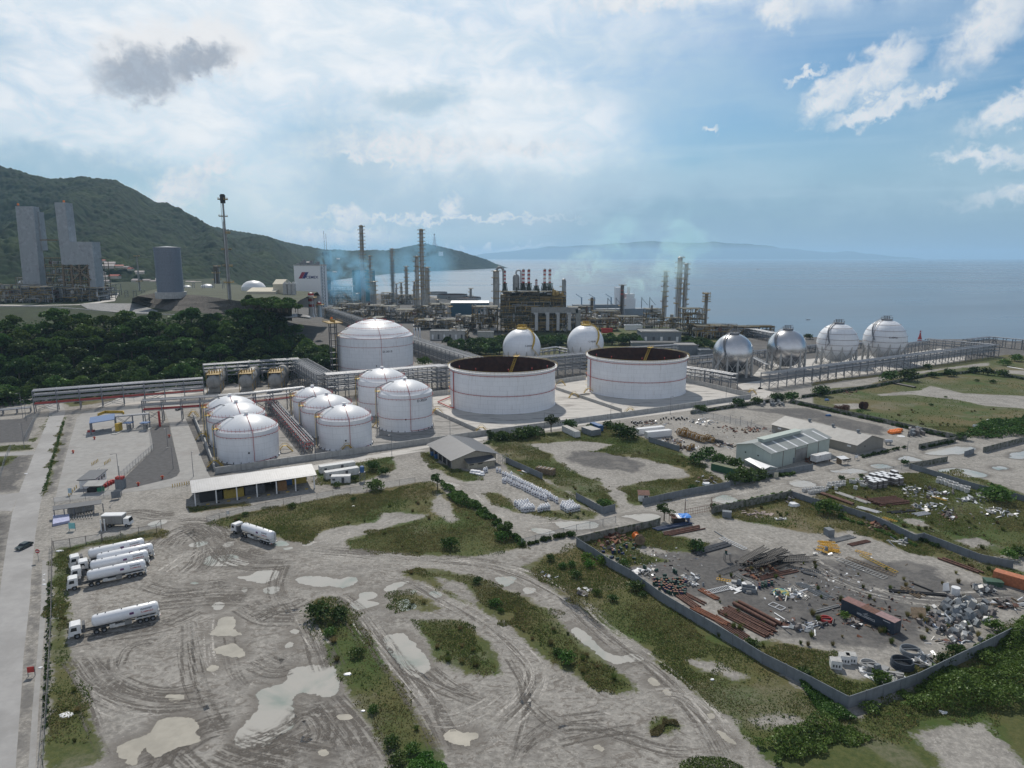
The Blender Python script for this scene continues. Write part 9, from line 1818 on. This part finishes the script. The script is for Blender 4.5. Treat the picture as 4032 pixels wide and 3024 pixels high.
for r, x, y, s_, l in (('M', 430,1320,1.3, 'white plastic sheet lying on the grass strip'),('M', 258,1020,.5, 'small white object on the roadside drain'),('M', 283,490,.6, 'white scrap on the roadside drain'),('N', 583,1035,.8, 'white box with a black stripe on the grass island'),('M', 380,275,1.0, 'white rag at the fence corner'),('N', 680,1265,.4, 'small white piece on the grass island edge'),('O', 730,455,.5, 'small white scrap in the verge grass'),('O', 1825,610,.8, 'white scrap in the bright thicket'),('G', 213,758,.8, 'white box beside the roadside pole'),('Q', 1393,590,.7, 'white scrap in the upper grass field'),('J', 1525,900,1.8, 'white box trailer lid near the thicket'),('J', 1632,850,1.0, 'dark round table with a white top near the thicket'),('I', 1335,905,2.0, 'white topped pallet stack in the lower yard'),('I', 700,755,2.0, 'white pallet near the green container'),('J', 130,655,1.6, 'blue-grey tank on the dirt by the field wall'),('J', 145,800,1.4, 'blue and black junk alone on the dark gravel lot'),('J', 830,990,2.0, 'pale rolled sheets before the orange floats')):
 p = g(r, x, y); q = random.Random(x); m = MB(); n_ = 6
 for i in range(n_): a = i*6.283/n_; m.v.append((p.x+s_*math.cos(a)*q.uniform(.7,1.2), p.y+s_*.7*math.sin(a)*q.uniform(.7,1.2),.03))
 for i in range(n_): v = m.v[i]; m.v.append((p.x+(v[0]-p.x)*.8, p.y+(v[1]-p.y)*.8,(.15 if s_ < .9 or 'sheet' in l or 'rag' in l else .8)*q.uniform(.7,1.2)))
 m.f = [tuple(range(n_, 2*n_))]+[(i, (i+1) % n_, n_+(i+1) % n_, n_+i) for i in range(n_)]; m.m = [0]*len(m.f); simple('loose_scrap', m, M_blue if 'blue' in l else M_white2, l, 'scrap')
t = thing('ladder_pole', 'leaning yellow striped barrier pole near the sheet wall', 'pole', g('R', 1205,565)); MB().bar((0,0,.15),(2.6,-.1,.15),.12).build('pole', M_orange, t)
p = g('T', 1790,470); t = thing('gas_tank', 'white horizontal gas tank beside the beige warehouse', 'tank', p); MB().cyl((-1.6,0,1.4),(1.4,0,1.4),.7, n=14).build('shell', M_pipe, t, True); MB().box(-.9,0,0,.3,1,1).build('saddle', M_wallc, t); MB().box(.8,0,0,.3,1,1).build('saddle', M_wallc, t)
p = g('T', 1290,680); t = thing('small_shed', 'ramshackle grey lean-to shed right of the rusty white cabin', 'shed', p, .3); MB().slab([(-1.8,-1.2,2.2),(1.8,-1.2,2.2),(1.8,1.4,2.6),(-1.8,1.4,2.6)],.1).build('roof', M_white2, t); MB().box(-1,.6,0,1.4,1.2,2.1).build('wall', M_wood, t)
for x in (-1.6,1.6): MB().bar((x, -1,0),(x, -1,2.2),.12).build('post', M_wood, t)
mats_ = []
for o in LSRC:
 M_ = Matrix.LocRotScale(o.location, o.rotation_euler, o.scale); me = o.data
 if me.materials[0] not in mats_: mats_.append(me.materials[0])
 k = mats_.index(me.materials[0]); LITTER.add([M_ @ v.co for v in me.vertices],[tuple(p.vertices) for p in me.polygons], k); bpy.data.objects.remove(o)
kind(LITTER.build('scrap_litter', mats_), 'stuff', 'small mixed scrap and litter strewn over the yards')
